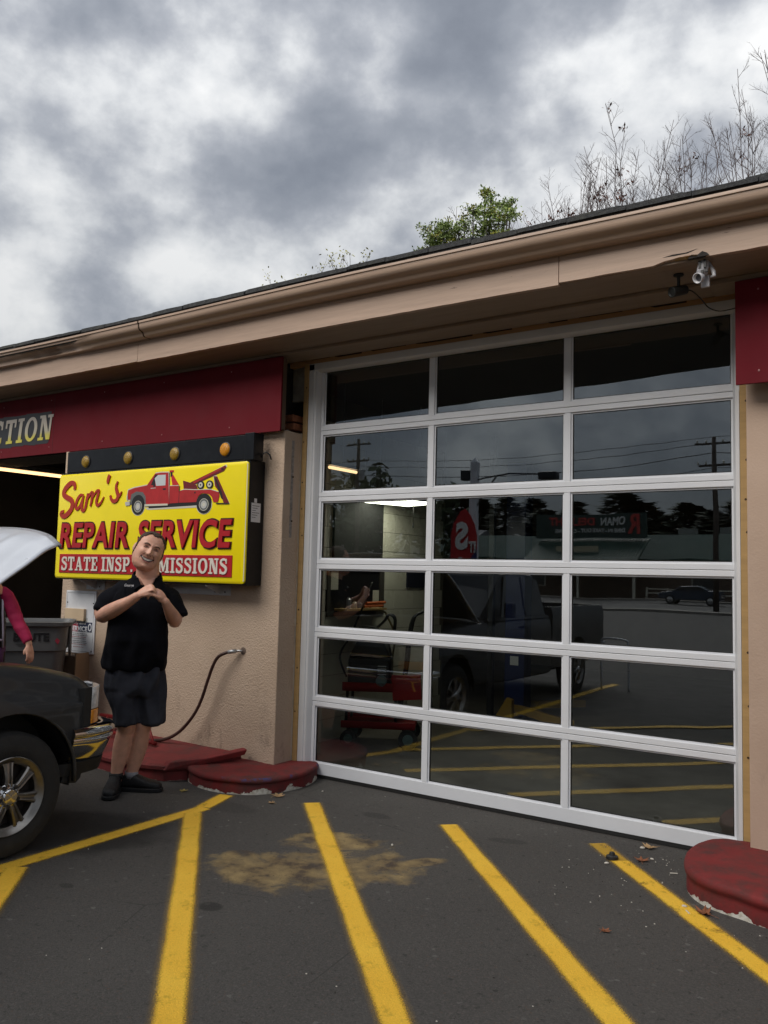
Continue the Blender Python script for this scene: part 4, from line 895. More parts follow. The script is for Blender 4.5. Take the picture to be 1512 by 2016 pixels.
TK_ = empty('pickup_truck', (XC, -4.4, 0), label='dark grey pickup truck parked nose to the wall with its hood raised', cat='pickup truck')
def put(o): o.parent = TK_; o.matrix_parent_inverse = Matrix.Translation((-XC, 4.4, 0)); return o
def half_section(y, w, zb, zt, crown=.02, bulge=0.0, lo=.0):
    P = [(w - .05, zb), (w - .015, zb + .03), (w - .002 + bulge * .3, zb + .13), (w + bulge, zb + .25), (w + .004 + bulge, (zb + zt) / 2 + .08), (w - .004, zt - .14), (w - .022, zt - .05), (w - .055, zt - .012), (w - .12, zt), (w * .5, zt + crown * .7), (0, zt + crown)]
    right = [(XC + a, y, z) for a, z in P]; left = [(XC - a, y, z) for a, z in reversed(P[:-1])]
    return right + left
wy, wr = -2.485, .335
ry = -6.10
st = []
def half_fine(y, w, zb, zt, crown=.02, bulge=0.0):
    P = half_section(y, w, zb, zt, crown, bulge); n = len(P) // 2 + 1
    Rr = smooth_poly([(p_[0], p_[2]) for p_ in P[:n]], 4); return [(x, y, z) for x, z in Rr] + [(2 * XC - x, y, z) for x, z in reversed(Rr[:-1])]
for y, w, zb, zt in smooth_poly(((-3.30, .872, .40, 1.095), (-3.1, .873, .40, 1.088), (-2.9, .874, .40, 1.075), (-2.7, .875, .40, 1.055), (-2.5, .875, .40, 1.03), (-2.3, .873, .40, 1.0), (-2.15, .868, .42, .968), (-2.05, .858, .45, .938), (-1.98, .838, .50, .905), (-1.92, .80, .54, .872), (-1.87, .73, .56, .845), (-1.83, .60, .58, .83)), 5):
    b = .020 * math.exp(-((y - wy) / .40) ** 2)
    st.append(half_fine(y, w, zb, zt, .02, b))
g = MB(); g.loft(st); fr = g.build('front_body', CARP)
def cylx(y, z, r, x0, x1, seg=40):
    g = MB(); g.lathe([(r, 0), (r, abs(x1 - x0))], (x0, y, z), (1, 0, 0), seg, cap=True); return g.build('cutter', CARP)
c1 = cylx(wy, .37, .405, XC - 1.2, XC - .48); c2 = cylx(wy, .37, .405, XC + .48, XC + 1.2)
g = MB(); g.box(XC - .63, XC + .63, -3.12, -1.98, .72, 1.3); c3 = g.build('cutter', CARP)
for q in (c1, c2):      # open the arch down to the sill
    pass
g = MB(); g.box(XC + .48, XC + 1.2, wy - .36, wy + .36, .2, .44); c4 = g.build('cutter', CARP)
g = MB(); g.box(XC - 1.2, XC - .48, wy - .36, wy + .36, .2, .44); c5 = g.build('cutter', CARP)
cut(fr, [c1, c2, c4, c5, c3]); fr.data.polygons.foreach_set('use_smooth', [True] * len(fr.data.polygons)); fr.data.set_sharp_from_angle(angle=R(32)); put(fr)
g = MB(); g.box(XC - .62, XC + .62, -3.10, -1.96, .45, .74); g.box(XC - .3, XC + .3, -2.9, -2.3, .74, .95); g.box(XC - .55, XC - .34, -2.3, -2.05, .74, .93); g.box(XC + .3, XC + .56, -2.9, -2.7, .74, .97); put(g.build('engine', PLAST, bevel=.02))
for s in (-1, 1):
    g = MB()      # arch liner and lip
    g.loft([[(XC + s * q, wy + .40 * math.cos(t) if True else 0, .37 + .40 * math.sin(t)) for t in [R(-8 + 196 * i / 24) for i in range(25)]] for q in (.50, .845)], cap=False, closed=False)
    g.add([(XC + s * .50, wy - .44, .2), (XC + s * .50, wy + .44, .2), (XC + s * .50, wy + .44, .85), (XC + s * .50, wy - .44, .85)], [(0, 1, 2, 3)])
    put(g.build('wheel_liner', PLAST, smooth=True))
    g = MB(); rings = []
    for i in range(25):
        t = R(-4 + 186 * i / 24); cy, cz = math.cos(t), math.sin(t)
        rings.append([(XC + s * (.876 + .012), wy + cy * .400, .37 + cz * .400), (XC + s * (.876 + .013), wy + cy * .410, .37 + cz * .410), (XC + s * .872, wy + cy * .425, .37 + cz * .425), (XC + s * .86, wy + cy * .40, .37 + cz * .40)])
    g.loft(rings); put(g.build('arch_lip', CARP, smooth=True))
# character crease along the fender, door and bed
# cab
st = []
for y, w, zb, zt in ((-3.302, .872, .38, 1.095), (-4.0, .875, .36, 1.10), (-5.10, .875, .36, 1.12)): st.append(half_section(y, w, zb, zt, .0, 0))
g = MB(); g.loft(st); put(g.build('cab_body', CARP, auto=32))
def gh(y, w, z): return [(XC + w, y, 1.09), (XC + w * .985, y, 1.12), (XC + w - .02, y, z - .06), (XC + w - .07, y, z - .01), (XC, y, z + .02), (XC - w + .07, y, z - .01), (XC - w + .02, y, z - .06), (XC - w * .985, y, 1.12), (XC - w, y, 1.09)]
g = MB()
rings = []
for (yb, yt, w, zt) in ((-3.28, -3.28, .80, 1.12), (-3.62, -3.74, .79, 1.60), (-3.78, -3.80, .79, 1.665), (-4.3, -4.3, .785, 1.69), (-4.80, -4.80, .78, 1.67), (-4.98, -4.90, .78, 1.6), (-5.09, -5.0, .80, 1.12)):
    ring = [(XC + .85, yb, 1.09), (XC + .84, yb, 1.12), (XC + w - .06, yt, max(1.13, zt - .05)), (XC + w - .14, yt, max(1.135, zt - .01)), (XC, yt, max(1.14, zt)), (XC - w + .14, yt, max(1.135, zt - .01)), (XC - w + .06, yt, max(1.13, zt - .05)), (XC - .84, yb, 1.12), (XC - .85, yb, 1.09)]
    rings.append(ring)
g.loft(rings); put(g.build('cab_roof', CARP, auto=35))
for s in (-1, 1):
    g = MB(); g.add([(XC + s * .840, -3.62, 1.13), (XC + s * .840, -4.30, 1.13), (XC + s * .752, -4.30, 1.60), (XC + s * .752, -3.86, 1.60)], [(0, 1, 2, 3)]); g.add([(XC + s * .840, -4.36, 1.13), (XC + s * .840, -4.95, 1.13), (XC + s * .752, -4.88, 1.56), (XC + s * .752, -4.36, 1.60)], [(0, 1, 2, 3)])
    o = put(g.build('side_window', mat('window_dark', (.02, .022, .025), .06) if 'window_dark' not in bpy.data.materials else bpy.data.materials['window_dark'])); so = o.modifiers.new('s', 'SOLIDIFY'); so.thickness = .01; so.offset = 0
    g = MB(); g.box(XC + s * .90 - .02, XC + s * .90 + .10 * s, -3.72, -3.60, 1.12, 1.30); put(g.build('wing_mirror', PLAST, bevel=.02))
    g = MB(); g.box(XC + s * .876 - .004, XC + s * .876 + .012, -4.28, -4.12, .98, 1.01); put(g.build('door_handle', PLAST, bevel=.004))
    for yy in (-3.32, -4.33): 
        g = MB(); g.box(XC + s * .878 - .004, XC + s * .878 + .0005, yy - .004, yy + .004, .42, 1.08); put(g.build('door_gap', PLAST))
WIN = bpy.data.materials['window_dark']
g = MB(); g.add([(XC - .74, -3.335, 1.155), (XC + .74, -3.335, 1.155), (XC + .66, -3.73, 1.60), (XC - .66, -3.73, 1.60)], [(0, 1, 2, 3)]); o = put(g.build('windscreen', WIN)); o.modifiers.new('s', 'SOLIDIFY').thickness = .02
# bed
st = []
for y, w, zb, zt in ((-5.14, .875, .42, 1.22), (-6.2, .878, .42, 1.22), (-7.22, .87, .42, 1.22)): st.append([(XC + a, y, z) for a, z in ((w - .03, zb), (w, zb + .1), (w, zt - .1), (w - .03, zt), (-w + .03, zt), (-w, zt - .1), (-w, zb + .1), (-w + .03, zb))])
g = MB(); g.loft(st); bd = g.build('cargo_bed', CARP, bevel=0)
g = MB(); g.box(XC - .80, XC + .80, -7.16, -5.20, .78, 1.5); c3 = g.build('cutter', CARP)
c1 = cylx(ry, .37, .42, XC - 1.2, XC - .48); c2 = cylx(ry, .37, .42, XC + .48, XC + 1.2); cut(bd, [c1, c2, c3]); bd.data.set_sharp_from_angle(angle=R(30)); put(bd)
g = MB(); g.box(XC - .86, XC + .86, -7.36, -7.24, .50, .66); put(g.build('rear_bumper', CHROME, bevel=.02))
g = MB(); g.box(XC - .5, XC + .5, -7.1, -2.0, .30, .46); put(g.build('chassis', PLAST))
# front lamps, bumper
def corner_path(z, out=0.0):       # plan curve of the nose at the near corner, from the side round to the front
    return [(XC + .876 + out, -2.12), (XC + .868 + out, -2.03), (XC + .852 + out, -1.965), (XC + .826 + out, -1.91), (XC + .785 + out * .8, -1.868 + out * .5), (XC + .72, -1.835 + out), (XC + .60, -1.81 + out), (XC + .4, -1.80 + out), (XC, -1.79 + out)]
def wrap(name, m, z0, z1, i0, i1, out, parent=None, s=1, taper=0):
    P = corner_path(0, out)[i0:i1]; P = smooth_poly(P, 4); g = MB(); rings = []
    for k, (x, y) in enumerate(P):
        xx = x if s > 0 else 2 * XC - x; q = 2 * XC - 0
        nx = (x - XC) * .03 * (1 if True else 0)
        zt = z1 - taper * k / len(P)
        rings.append([(xx, y, z0), (xx, y, zt), (xx - s * .03, y - .03, zt), (xx - s * .03, y - .03, z0)])
    g.loft(rings); return put(g.build(name, m, auto=45, bevel=.003))
for s in (1, -1):
    wrap('headlight', HLIGHT, .735, .862, 2, 7, .006, s=s, taper=.0); wrap('turn_signal', AMBT, .650, .730, 2, 7, .007, s=s)
    wrap('lamp_gasket', PLAST, .642, .866, 1, 3, .002, s=s)
g = MB(); g.box(XC - .60, XC + .60, -1.86, -1.80, .66, .85); put(g.build('grille', PLAST, bevel=.01))
g = MB(); g.box(XC - .62, XC + .62, -1.805, -1.785, .74, .77); put(g.build('grille_bar', CHROME, bevel=.005))
# chrome bumper: rolled section swept round both corners
P = smooth_poly([(XC + .885, -2.10), (XC + .892, -2.00), (XC + .88, -1.90), (XC + .84, -1.80), (XC + .74, -1.735), (XC + .5, -1.70), (XC, -1.685)], 5)
P = P + [(2 * XC - x, y) for x, y in reversed(P[:-1])]
g = MB(); rings = []
for i, (x, y) in enumerate(P):
    a = P[max(i - 1, 0)]; b = P[min(i + 1, len(P) - 1)]; t = Vector((b[0] - a[0], b[1] - a[1], 0)).normalized(); nn = Vector((-t.y, t.x, 0))
    if (nn.x * (x - XC) + nn.y * .3) < 0 and abs(x - XC) > .3: nn = -nn
    if nn.y < -.2 : nn = -nn
    prof = [(-.07, .640), (-.028, .643), (-.004, .636), (.012, .620), (.016, .604), (.010, .588), (.000, .578), (.004, .570), (-.010, .535), (-.030, .49), (-.052, .445), (-.066, .425), (-.09, .425)]
    rings.append([(x + nn.x * o_, y + nn.y * o_, z) for o_, z in prof])
g.loft(rings); put(g.build('front_bumper', CHROME, auto=50))
g = MB(); rings = []
for (x, y) in P[2:-2]:
    rings.append([(x * .955 + XC * .045, y - .035, .437), (x * .94 + XC * .06, y - .05, .365), (x * .91 + XC * .09, y - .09, .365), (x * .92 + XC * .08, y - .09, .437)])
g.loft(rings); put(g.build('air_dam', PLAST))
g = MB(); g.prism([(-2.10, .44), (-1.98, .44), (-2.0, .34), (-2.03, .315), (-2.13, .33)], XC + .80, XC + .83, axis='x'); put(g.build('mud_guard', PLAST, bevel=.004))
g = MB(); g.box(XC - .6, XC + .6, -1.9, -1.72, .44, .66); put(g.build('bumper_mount', PLAST))
# hood: crowned panel rotated up about its rear hinge
hy, hz_, ha = -3.10, 1.11, R(35.5)
def hood_pt(u, v, t=0.0):      # u across -1..1, v 0 hinge .. 1 front
    w = .845 - .02 * v - .10 * max(0, v - .72) ** 1.3 * 3.2
    x = XC + u * w
    L = 1.19 * v - .10 * v * v * abs(u) ** 3 
    d = .035 * (1 - u * u) + .03 * math.sin(v * math.pi * .9) - .10 * max(0, v - .86) ** 1.5 * 5 - .03 * max(0, abs(u) - .86) * 8 + .022 * math.exp(-((abs(u) - .58) / .06) ** 2) * math.sin(math.pi * min(1, v * 1.05))
    d -= t
    return (x, hy + L * math.cos(ha) - d * math.sin(ha), hz_ + L * math.sin(ha) + d * math.cos(ha))
def hood_sheet(t, u_in=1.0, v0=0, v1=1.0, nu=28, nv=20):
    g = MB()
    for j in range(nv + 1):
        for i in range(nu + 1): g.v.append(hood_pt((-1 + 2 * i / nu) * u_in, v0 + (v1 - v0) * j / nv, t))
    for j in range(nv):
        for i in range(nu): a = j * (nu + 1) + i; g.f.append((a, a + 1, a + nu + 2, a + nu + 1)); g.m.append(0)
    return g
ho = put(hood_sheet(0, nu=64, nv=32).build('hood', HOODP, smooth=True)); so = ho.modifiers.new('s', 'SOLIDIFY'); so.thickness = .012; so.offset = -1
hu = put(hood_sheet(.035, .93, .04, .95).build('hood_liner', HOODU, smooth=True)); hu.modifiers.new('s', 'SOLIDIFY').thickness = .01
g = MB(); g.tube([hood_pt(-1 + 2 * i / 30, 1.0, .012) for i in range(31)], .012, 6); put(g.build('hood_lip', mat('lip_grey', (.33, .34, .35), .5, metal=.3), smooth=True))
g = MB(); g.tube([(XC - .6, -3.0, 1.02), hood_pt(-.7, .55, .04)], .006, 6); put(g.build('hood_strut', BLKS))
# wheels
def wheel(x, y, s):
    g = MB(); W = .225
    prof = [(.190, -W / 2 + .02), (.212, -W / 2 + .004), (.27, -W / 2 - .004), (.318, -W / 2 + .012), (.334, -W / 2 + .035), (.337, 0), (.334, W / 2 - .035), (.318, W / 2 - .012), (.27, W / 2 + .004), (.212, W / 2 - .004), (.190, W / 2 - .02)]
    g.lathe(prof, (0, 0, 0), (1, 0, 0), 56); w = g.build('wheel', TIRE, auto=35)
    f = W / 2 * s
    g = MB()
    for k in range(3): rr_ = .262 + k * .02; 
    g.lathe([(.262, f), (.264, f + .002 * s), (.268, f)], (0, 0, 0), (1, 0, 0), 48); g.build('sidewall_ring', TIRE, w, smooth=True)
    g = MB(); g.lathe([(.200, f * .98 - .01 * s), (.208, f + .004 * s), (.204, f + .008 * s), (.197, f + .003 * s), (.184, f - .014 * s), (.176, f - .020 * s), (.168, f - .024 * s), (.166, f - .12 * s)], (0, 0, 0), (1, 0, 0), 56); g.build('rim', RIMM, w, auto=40)
    g = MB(); g.lathe([(.0, f - .075 * s), (.167, f - .080 * s)], (0, 0, 0), (1, 0, 0), 30); g.build('brake_shield', mat('brake_dark', (.03, .022, .018), .7) if 'brake_dark' not in bpy.data.materials else bpy.data.materials['brake_dark'], w)
    for k in range(7):
        a = R(-12 + k * 360 / 7); d = Vector((0, math.cos(a), math.sin(a))); t = Vector((0, -math.sin(a), math.cos(a)))
        g = MB(); rings = []
        for (r_, wd, dep) in ((.045, .022, -.010), (.08, .023, -.006), (.12, .026, -.012), (.155, .031, -.018), (.175, .038, -.022)):
            c_ = d * r_ + Vector((f + dep * s, 0, 0)); h = .011
            rings.append([c_ + t * wd * q + Vector((h * e * s, 0, 0)) for q, e in ((1, -1.0), (.92, .3), (.62, 1.0), (.38, .9), (.2, -.1), (-.2, -.1), (-.38, .9), (-.62, 1.0), (-.92, .3), (-1, -1.0), (-.9, -3.2), (.9, -3.2))])
        g.loft(rings); g.build('spoke', RIMM, w, auto=35)
    g = MB(); g.lathe([(.072, f - .03 * s), (.070, f - .012 * s), (.062, f - .004 * s), (.045, f + .002 * s), (.042, f + .012 * s), (.036, f + .018 * s), (0, f + .020 * s)], (0, 0, 0), (1, 0, 0), 32); g.build('hub_cap', CHROME, w, auto=40)
    for k in range(5):
        a = R(50 + k * 72); g = MB(); g.lathe([(.012, 0), (.012, .009), (0, .010)], (f - .006 * s, math.cos(a) * .056, math.sin(a) * .056), (s, 0, 0), 10); g.build('lug_nut', BLKS, w)
    w.parent = TK_; w.matrix_parent_inverse = Matrix.Translation((-XC, 4.4, 0)); w.location = (x, y, .337); return w
w1 = wheel(-.205, wy, 1); w2 = wheel(XC * 2 + .205, wy, -1); w3 = wheel(-.205, ry, 1); w4 = wheel(XC * 2 + .205, ry, -1)

# ------------------------------------------------------------------ grey bin and box behind the truck
BIN = empty('wheeled_bin', (-2.53, -.80, .13), R(50), label='tall grey plastic bin between the raised hood and the notice board', cat='bin')
BG = mat('bin_grey', (.115, .12, .125), .5, var=.12, vscale=5, dirt=.3, dcol=(.2, .2, .19), dscale=4)
def rr2(w, d, r, z, n=5): return [(x, y, z) for x, y in rrect(-w, w, -d, d, r, n)]
g = MB(); g.loft([rr2(.25, .22, .07, 0), rr2(.285, .25, .08, .70), rr2(.29, .255, .08, .72), rr2(.315, .28, .085, .735), rr2(.325, .29, .09, .93), rr2(.36, .32, .09, .945), rr2(.365, .325, .09, .975), rr2(.335, .295, .08, .978), rr2(.31, .275, .08, .93), rr2(.25, .22, .07, .06)]); g.build('bin_body', BG, BIN, auto=35)
for s in (-1, 1):
    g = MB(); g.prism([(-.06, .955), (.09, .955), (.11, .70), (.06, .66), (-.05, .72)], .325 if s > 0 else -.345, .345 if s > 0 else -.325, axis='x'); g.build('handle_lug', BG, BIN, bevel=.006)
o = text_obj('BRUTE', 'bin_word', -.09, .19, .815, .885, -.2885, .003, BLKS, BIN, bold=.045)
g = MB(); g.prism([(.25, .845), (.275, .82), (.26, .79), (.235, .82)], -.2895, -.286); g.build('red_mark', LRED, BIN)
g = MB(); g.box(-.07, .05, -.2885, -.287, .79, .794); g.box(-.05, .03, -.2885, -.287, .775, .778); g.build('small_print', BLKS, BIN)
BX = empty('cardboard_box', (-2.52, -.46, .16), R(14), label='brown cardboard sheet box leaning beside the grey bin against the wall', cat='box')
g = MB(); g.box(-.2, .16, -.02, .14, 0, .62); g.build('carton', mat('carton', (.16, .11, .07), .85, var=.15), BX, bevel=.004)
g = MB(); g.box(.16, .172, -.03, .16, 0, .645); g.build('flap', mat('carton_light', (.3, .2, .12), .85), BX)

# ------------------------------------------------------------------ people
SKIN = mat('skin', (.70, .38, .27), .48, var=.14, vscale=14, bump=.08, bscale=90); SKIN.node_tree.nodes['Principled BSDF'].inputs['Subsurface Weight'].default_value = .12; SKIN.node_tree.nodes['Principled BSDF'].inputs['Subsurface Radius'].default_value = (.02, .008, .004)
nt, p, V = nodes(SKIN)
POLO = mat('polo_black', (.0055, .006, .009), .95, var=.35, vscale=7, bump=.3, bscale=300, spec=.12)
SHORT = mat('shorts_charcoal', (.040, .043, .056), .95, var=.3, vscale=6, bump=.35, bscale=260, spec=.15)
SHOE = mat('shoe_black', (.004, .0045, .006), .6, var=.4, vscale=20, bump=.4, bscale=90)
HAIR = mat('hair_brown', (.060, .036, .024), .75, var=.5, vscale=60, bump=.9, bscale=160)
def remesh(mb, name, voxel, m, sm=3, fac=.5):
    o = mb.build(name, m); md = o.modifiers.new('r', 'REMESH'); md.mode = 'VOXEL'; md.voxel_size = voxel; md.use_smooth_shade = True
    s = o.modifiers.new('s', 'SMOOTH'); s.factor = fac; s.iterations = sm
    apply_mods(o); o.data.materials.clear(); o.data.materials.append(m); o.data.polygons.foreach_set('use_smooth', [True] * len(o.data.polygons)); return o
def ering(cx_, cf, z, w, d, n=28, e=2.3, tx=0, tf=0, back=None):
    out = []
    for i in range(n):
        t = 2 * math.pi * i / n; c_, s_ = math.cos(t), math.sin(t)
        a = math.copysign(abs(c_) ** (2 / e), c_) * w; b = math.copysign(abs(s_) ** (2 / e), s_) * (d if s_ > 0 or back is None else back)
        out.append((cx_ + a, cf + b, z + tx * a + tf * b))
    return out
# local frames: x = across (image right), y = towards the camera, z up
def frame(loc, F):
    F = Vector(F).normalized(); X = Vector((-F.y, F.x, 0)) * 1.0
    X = Vector((F.y * -1, F.x, 0)); return Matrix(((X.x, F.x, 0, loc[0]), (X.y, F.y, 0, loc[1]), (0, 0, 1, loc[2]), (0, 0, 0, 1)))
MAN = empty('person', (0, 0, 0), label='heavy smiling man in black polo shirt and charcoal shorts with hands clasped at his chest', cat='person')
F_ = Vector((.7642, -.6450, 0)); X_ = Vector((.6450, .7642, 0))
MW = Matrix(((X_.x, F_.x, 0, -.72), (X_.y, F_.y, 0, -1.15), (0, 0, 1, 0), (0, 0, 0, 1)))
MAN.matrix_world = MW
# head in its own frame, tilted towards image right
tilt = R(21)
HM = Matrix.Translation((.054, .035, 1.700)) @ Matrix.Rotation(tilt, 4, 'Y') @ Matrix.Rotation(R(-6), 4, 'Z') @ Matrix.Rotation(R(4), 4, 'X') @ Matrix.Scale(1.05, 4)
def G(x, y, cx_, cy, sx_, sy): return math.exp(-((x - cx_) / sx_) ** 2 - ((y - cy) / sy) ** 2)
def head_prof(z):      # z from -.135 (chin) to .135 (crown): half width, front, back
    T = [(-.135, .036, .062, .02), (-.125, .056, .080, .035), (-.105, .075, .090, .055), (-.075, .088, .094, .075), (-.045, .094, .095, .088), (-.01, .0955, .094, .098), (.03, .094, .093, .105), (.065, .090, .088, .106), (.095, .079, .076, .096), (.115, .060, .056, .078), (.128, .038, .034, .050), (.136, .012, .010, .018)]
    for i in range(len(T) - 1):
        if T[i][0] <= z <= T[i + 1][0]:
            t = (z - T[i][0]) / (T[i + 1][0] - T[i][0]); return [T[i][k] + (T[i + 1][k] - T[i][k]) * t * 1.0 for k in (1, 2, 3)][:]
    return T[0][1:] if z < T[0][0] else T[-1][1:]
def face_disp(x, z):
    d = 0
    d += .026 * G(x, z, 0, -.018, .014, .022) + .012 * G(x, z, 0, .012, .010, .030) + .010 * (G(x, z, -.017, -.026, .009, .009) + G(x, z, .017, -.026, .009, .009))
    d -= .010 * (G(x, z, -.032, .018, .016, .011) + G(x, z, .032, .018, .016, .011))
    d += .007 * (G(x, z, -.032, .040, .024, .009) + G(x, z, .032, .040, .024, .009))
    d += .012 * (G(x, z, -.048, -.016, .022, .020) + G(x, z, .048, -.016, .022, .020))
    d += .004 * (G(x, z, -.032, .018, .010, .006) + G(x, z, .032, .018, .010, .006))
    d -= .006 * (G(x, z, -.045, -.050, .008, .016) + G(x, z, .045, -.050, .008, .016))
    d += .006 * G(x, z, 0, -.085, .022, .008) - .006 * G(x, z, 0, -.060, .030, .007) + .012 * G(x, z, 0, -.112, .024, .014)
    return d
def head_surface(x, z, grow=0.0):      # forward distance of the face surface at (x, z)
    w, f, b = head_prof(z); t = min(.999, abs(x) / (w + 1e-6)); return f * (1 - t ** 2.3) ** (1 / 2.3) + face_disp(x, z) * (1 - t ** 4) + grow
def head_mesh(mb, grow=0.0, z0=-.135, z1=.136, nz=54, n=56, M_=HM):
    rings = []
    for j in range(nz + 1):
        z = z0 + (z1 - z0) * (j / nz); w, f, b = head_prof(z); ring = []
        for i in range(n):
            t = 2 * math.pi * i / n; c_, s_ = math.cos(t), math.sin(t)
            x = math.copysign(abs(c_) ** (2 / 2.3), c_) * w; y = math.copysign(abs(s_) ** (2 / 2.3), s_) * (f if s_ > 0 else b)
            if s_ > 0: y += face_disp(x, z) * s_ ** .8
            l = math.hypot(x, y) or 1
            ring.append(M_ @ Vector((x + x / l * grow, y + y / l * grow, z + grow * (z / .136 if z > 0 else 0))))
        rings.append(ring)
    mb.loft(rings); return rings
mb = MB(); head_mesh(mb)
for s in (-1, 1):
    mb.ball(HM @ Vector((s * .097, -.004, -.002)), .011, .020, .032, 12, 8, rot=(HM.to_3x3() @ Matrix.Rotation(s * R(18), 3, 'Z') @ Matrix.Rotation(R(-10), 3, 'X')))
# neck, torso, arms, legs
mb.loft([ering(.045, -.02, 1.40, .12, .10), ering(.050, -.015, 1.46, .10, .09), ering(.055, -.005, 1.52, .084, .08), ering(.056, .0, 1.58, .080, .082), ering(.062, .0, 1.64, .074, .075)])
mb.loft([ering(0, 0, .80, .14, .11), ering(0, 0, .93, .175, .13), ering(0, .02, 1.08, .18, .145), ering(.005, .01, 1.25, .175, .13), ering(.02, 0, 1.37, .15, .10), ering(.035, -.01, 1.44, .11, .08), ering(.045, -.01, 1.49, .07, .06)])
def limb(pts, rs, seg=18): mb.tube(smooth_poly([tuple(q) for q in pts], 4), [v[0] for v in smooth_poly([(r, 0) for r in rs], 4)], seg, round_=True)
# right arm of the man (image left)
limb([(-.115, -.01, 1.40), (-.185, .0, 1.345), (-.245, .02, 1.27), (-.235, .055, 1.235)], [.045, .050, .052, .050])
limb([(-.245, .05, 1.235), (-.20, .12, 1.262), (-.13, .20, 1.305), (-.055, .262, 1.352), (-.012, .285, 1.385)], [.047, .054, .049, .036, .030])
# left arm (image right)
limb([(.165, -.01, 1.37), (.225, .0, 1.32), (.258, .02, 1.25), (.260, .05, 1.205)], [.045, .050, .051, .050])
limb([(.262, .045, 1.205), (.250, .11, 1.225), (.228, .19, 1.262), (.198, .25, 1.315), (.178, .275, 1.352)], [.047, .052, .046, .034, .029])
# hands: palms, then fingers each with two bends
def palm(a, b, n_, w, t):
    a = Vector(a); b = Vector(b); n_ = Vector(n_).normalized(); d = (b - a).normalized(); s = d.cross(n_).normalized(); L = (b - a).length
    rings = []
    for u, ww, tt in ((0, .55, .85), (.12, .8, 1.0), (.45, 1.0, 1.0), (.85, 1.02, .8), (1.0, .9, .55), (1.06, .6, .25)):
        c_ = a + d * L * u; rings.append([c_ + s * math.cos(q) * w * ww + n_ * math.sin(q) * t * tt for q in [2 * math.pi * k / 14 for k in range(14)]])
    mb.loft(rings); return d, s, n_
fing = lambda pts, r: mb.tube(smooth_poly(pts, 3), [r * (1 - .25 * k / (3 * (len(pts) - 1))) for k in range(3 * (len(pts) - 1) + 1)], 10, round_=True)
# hand on image left: back of hand up/outwards, fingers curl over the other hand
d, s, n_ = palm((-.01, .285, 1.387), (.062, .305, 1.440), (-.45, .55, .62), .040, .019)
kn = Vector((.062, .305, 1.440))
for k, (o_, L) in enumerate(((.030, .95), (.011, 1.05), (-.009, 1.0), (-.028, .82))):
    b = kn + s * o_; fing([tuple(b - d * .012), tuple(b + Vector((.026, .010, .006)) * L), tuple(b + Vector((.046, .0, -.014)) * L), tuple(b + Vector((.044, -.018, -.034)) * L)], .0098 - .0004 * k)
fing([(.012, .300, 1.385), (.040, .322, 1.392), (.068, .328, 1.402), (.090, .318, 1.405)], .0118)
# hand on image right: lower, palm inwards, fingers bent towards the chest
d, s, n_ = palm((.176, .277, 1.355), (.122, .300, 1.412), (.45, .78, .25), .038, .018)
kn = Vector((.122, .300, 1.412))
for k, (o_, L) in enumerate(((.028, .9), (.010, 1.0), (-.010, 1.0), (-.029, .85))):
    b = kn + s * o_; fing([tuple(b - d * .012), tuple(b + Vector((-.028, .012, .004)) * L), tuple(b + Vector((-.050, .002, -.012)) * L), tuple(b + Vector((-.052, -.018, -.026)) * L)], .0098 - .0004 * k)
fing([(.150, .30, 1.372), (.128, .322, 1.380), (.108, .330, 1.392), (.095, .322, 1.410)], .0115)
# legs
limb([(-.075, .0, .86), (-.055, .02, .65), (-.040, .03, .48), (-.048, .015, .42), (-.062, -.002, .32), (-.078, -.005, .22), (-.092, .0, .14), (-.096, .0, .08)], [.10, .088, .066, .060, .064, .054, .041, .043])
limb([(.085, -.01, .86), (.085, .0, .65), (.070, .01, .48), (.062, 0, .42), (.048, -.018, .32), (.030, -.022, .22), (.014, -.02, .14), (.010, -.02, .08)], [.10, .090, .068, .062, .067, .056, .042, .043])
mb.ball((-.098, .03, .055), .032, .06, .03); mb.ball((.03, -.01, .055), .06, .032, .03)
body = remesh(mb, 'body', .0048, SKIN, 2, .5); body.parent = MAN
# shirt
mb = MB()
mb.loft([ering(-.008, .0, .868, .213, .155, tx=-.02), ering(-.006, .004, .90, .214, .162), ering(-.002, .015, .98, .212, .176), ering(.0, .026, 1.07, .208, .190), ering(.004, .024, 1.16, .204, .186), ering(.008, .014, 1.25, .202, .170), ering(.018, .005, 1.34, .206, .150), ering(.028, -.004, 1.395, .205, .128), ering(.034, -.010, 1.438, .185, .108, tx=-.05), ering(.040, -.012, 1.470, .140, .095, tx=-.05, tf=-.15), ering(.048, -.010, 1.492, .104, .086, tf=-.45), ering(.052, -.008, 1.500, .088, .078, tf=-.6)])
def sleeve(pts, rs): mb.tube(smooth_poly(pts, 4), [v[0] for v in smooth_poly([(r, 0) for r in rs], 4)], 20)
sleeve([(-.03, -.012, 1.415), (-.11, -.010, 1.405), (-.170, .0, 1.365), (-.212, .018, 1.312), (-.240, .036, 1.262)], [.06, .074, .076, .070, .068])
sleeve([(.09, -.012, 1.405), (.17, -.010, 1.385), (.224, .0, 1.338), (.256, .014, 1.280), (.274, .030, 1.228)], [.06, .074, .076, .070, .069])
shirt = remesh(mb, 'shirt', .009, POLO, 4, .6)
def folds(o, amp, sc, f=None, stretch=(1, 1, .45)):
    me = o.data; me.calc_loop_triangles(); ns = [v.normal.copy() for v in me.vertices]
    for v, n_ in zip(me.vertices, ns):
        q = Vector((v.co.x * stretch[0], v.co.y * stretch[1], v.co.z * stretch[2])) * sc
        h = (1 - abs(noise.noise(q)) * 2.2) * .6 + noise.noise(q * 2.3) * .5
        k = f(v.co) if f else 1
        v.co += n_ * amp * h * k
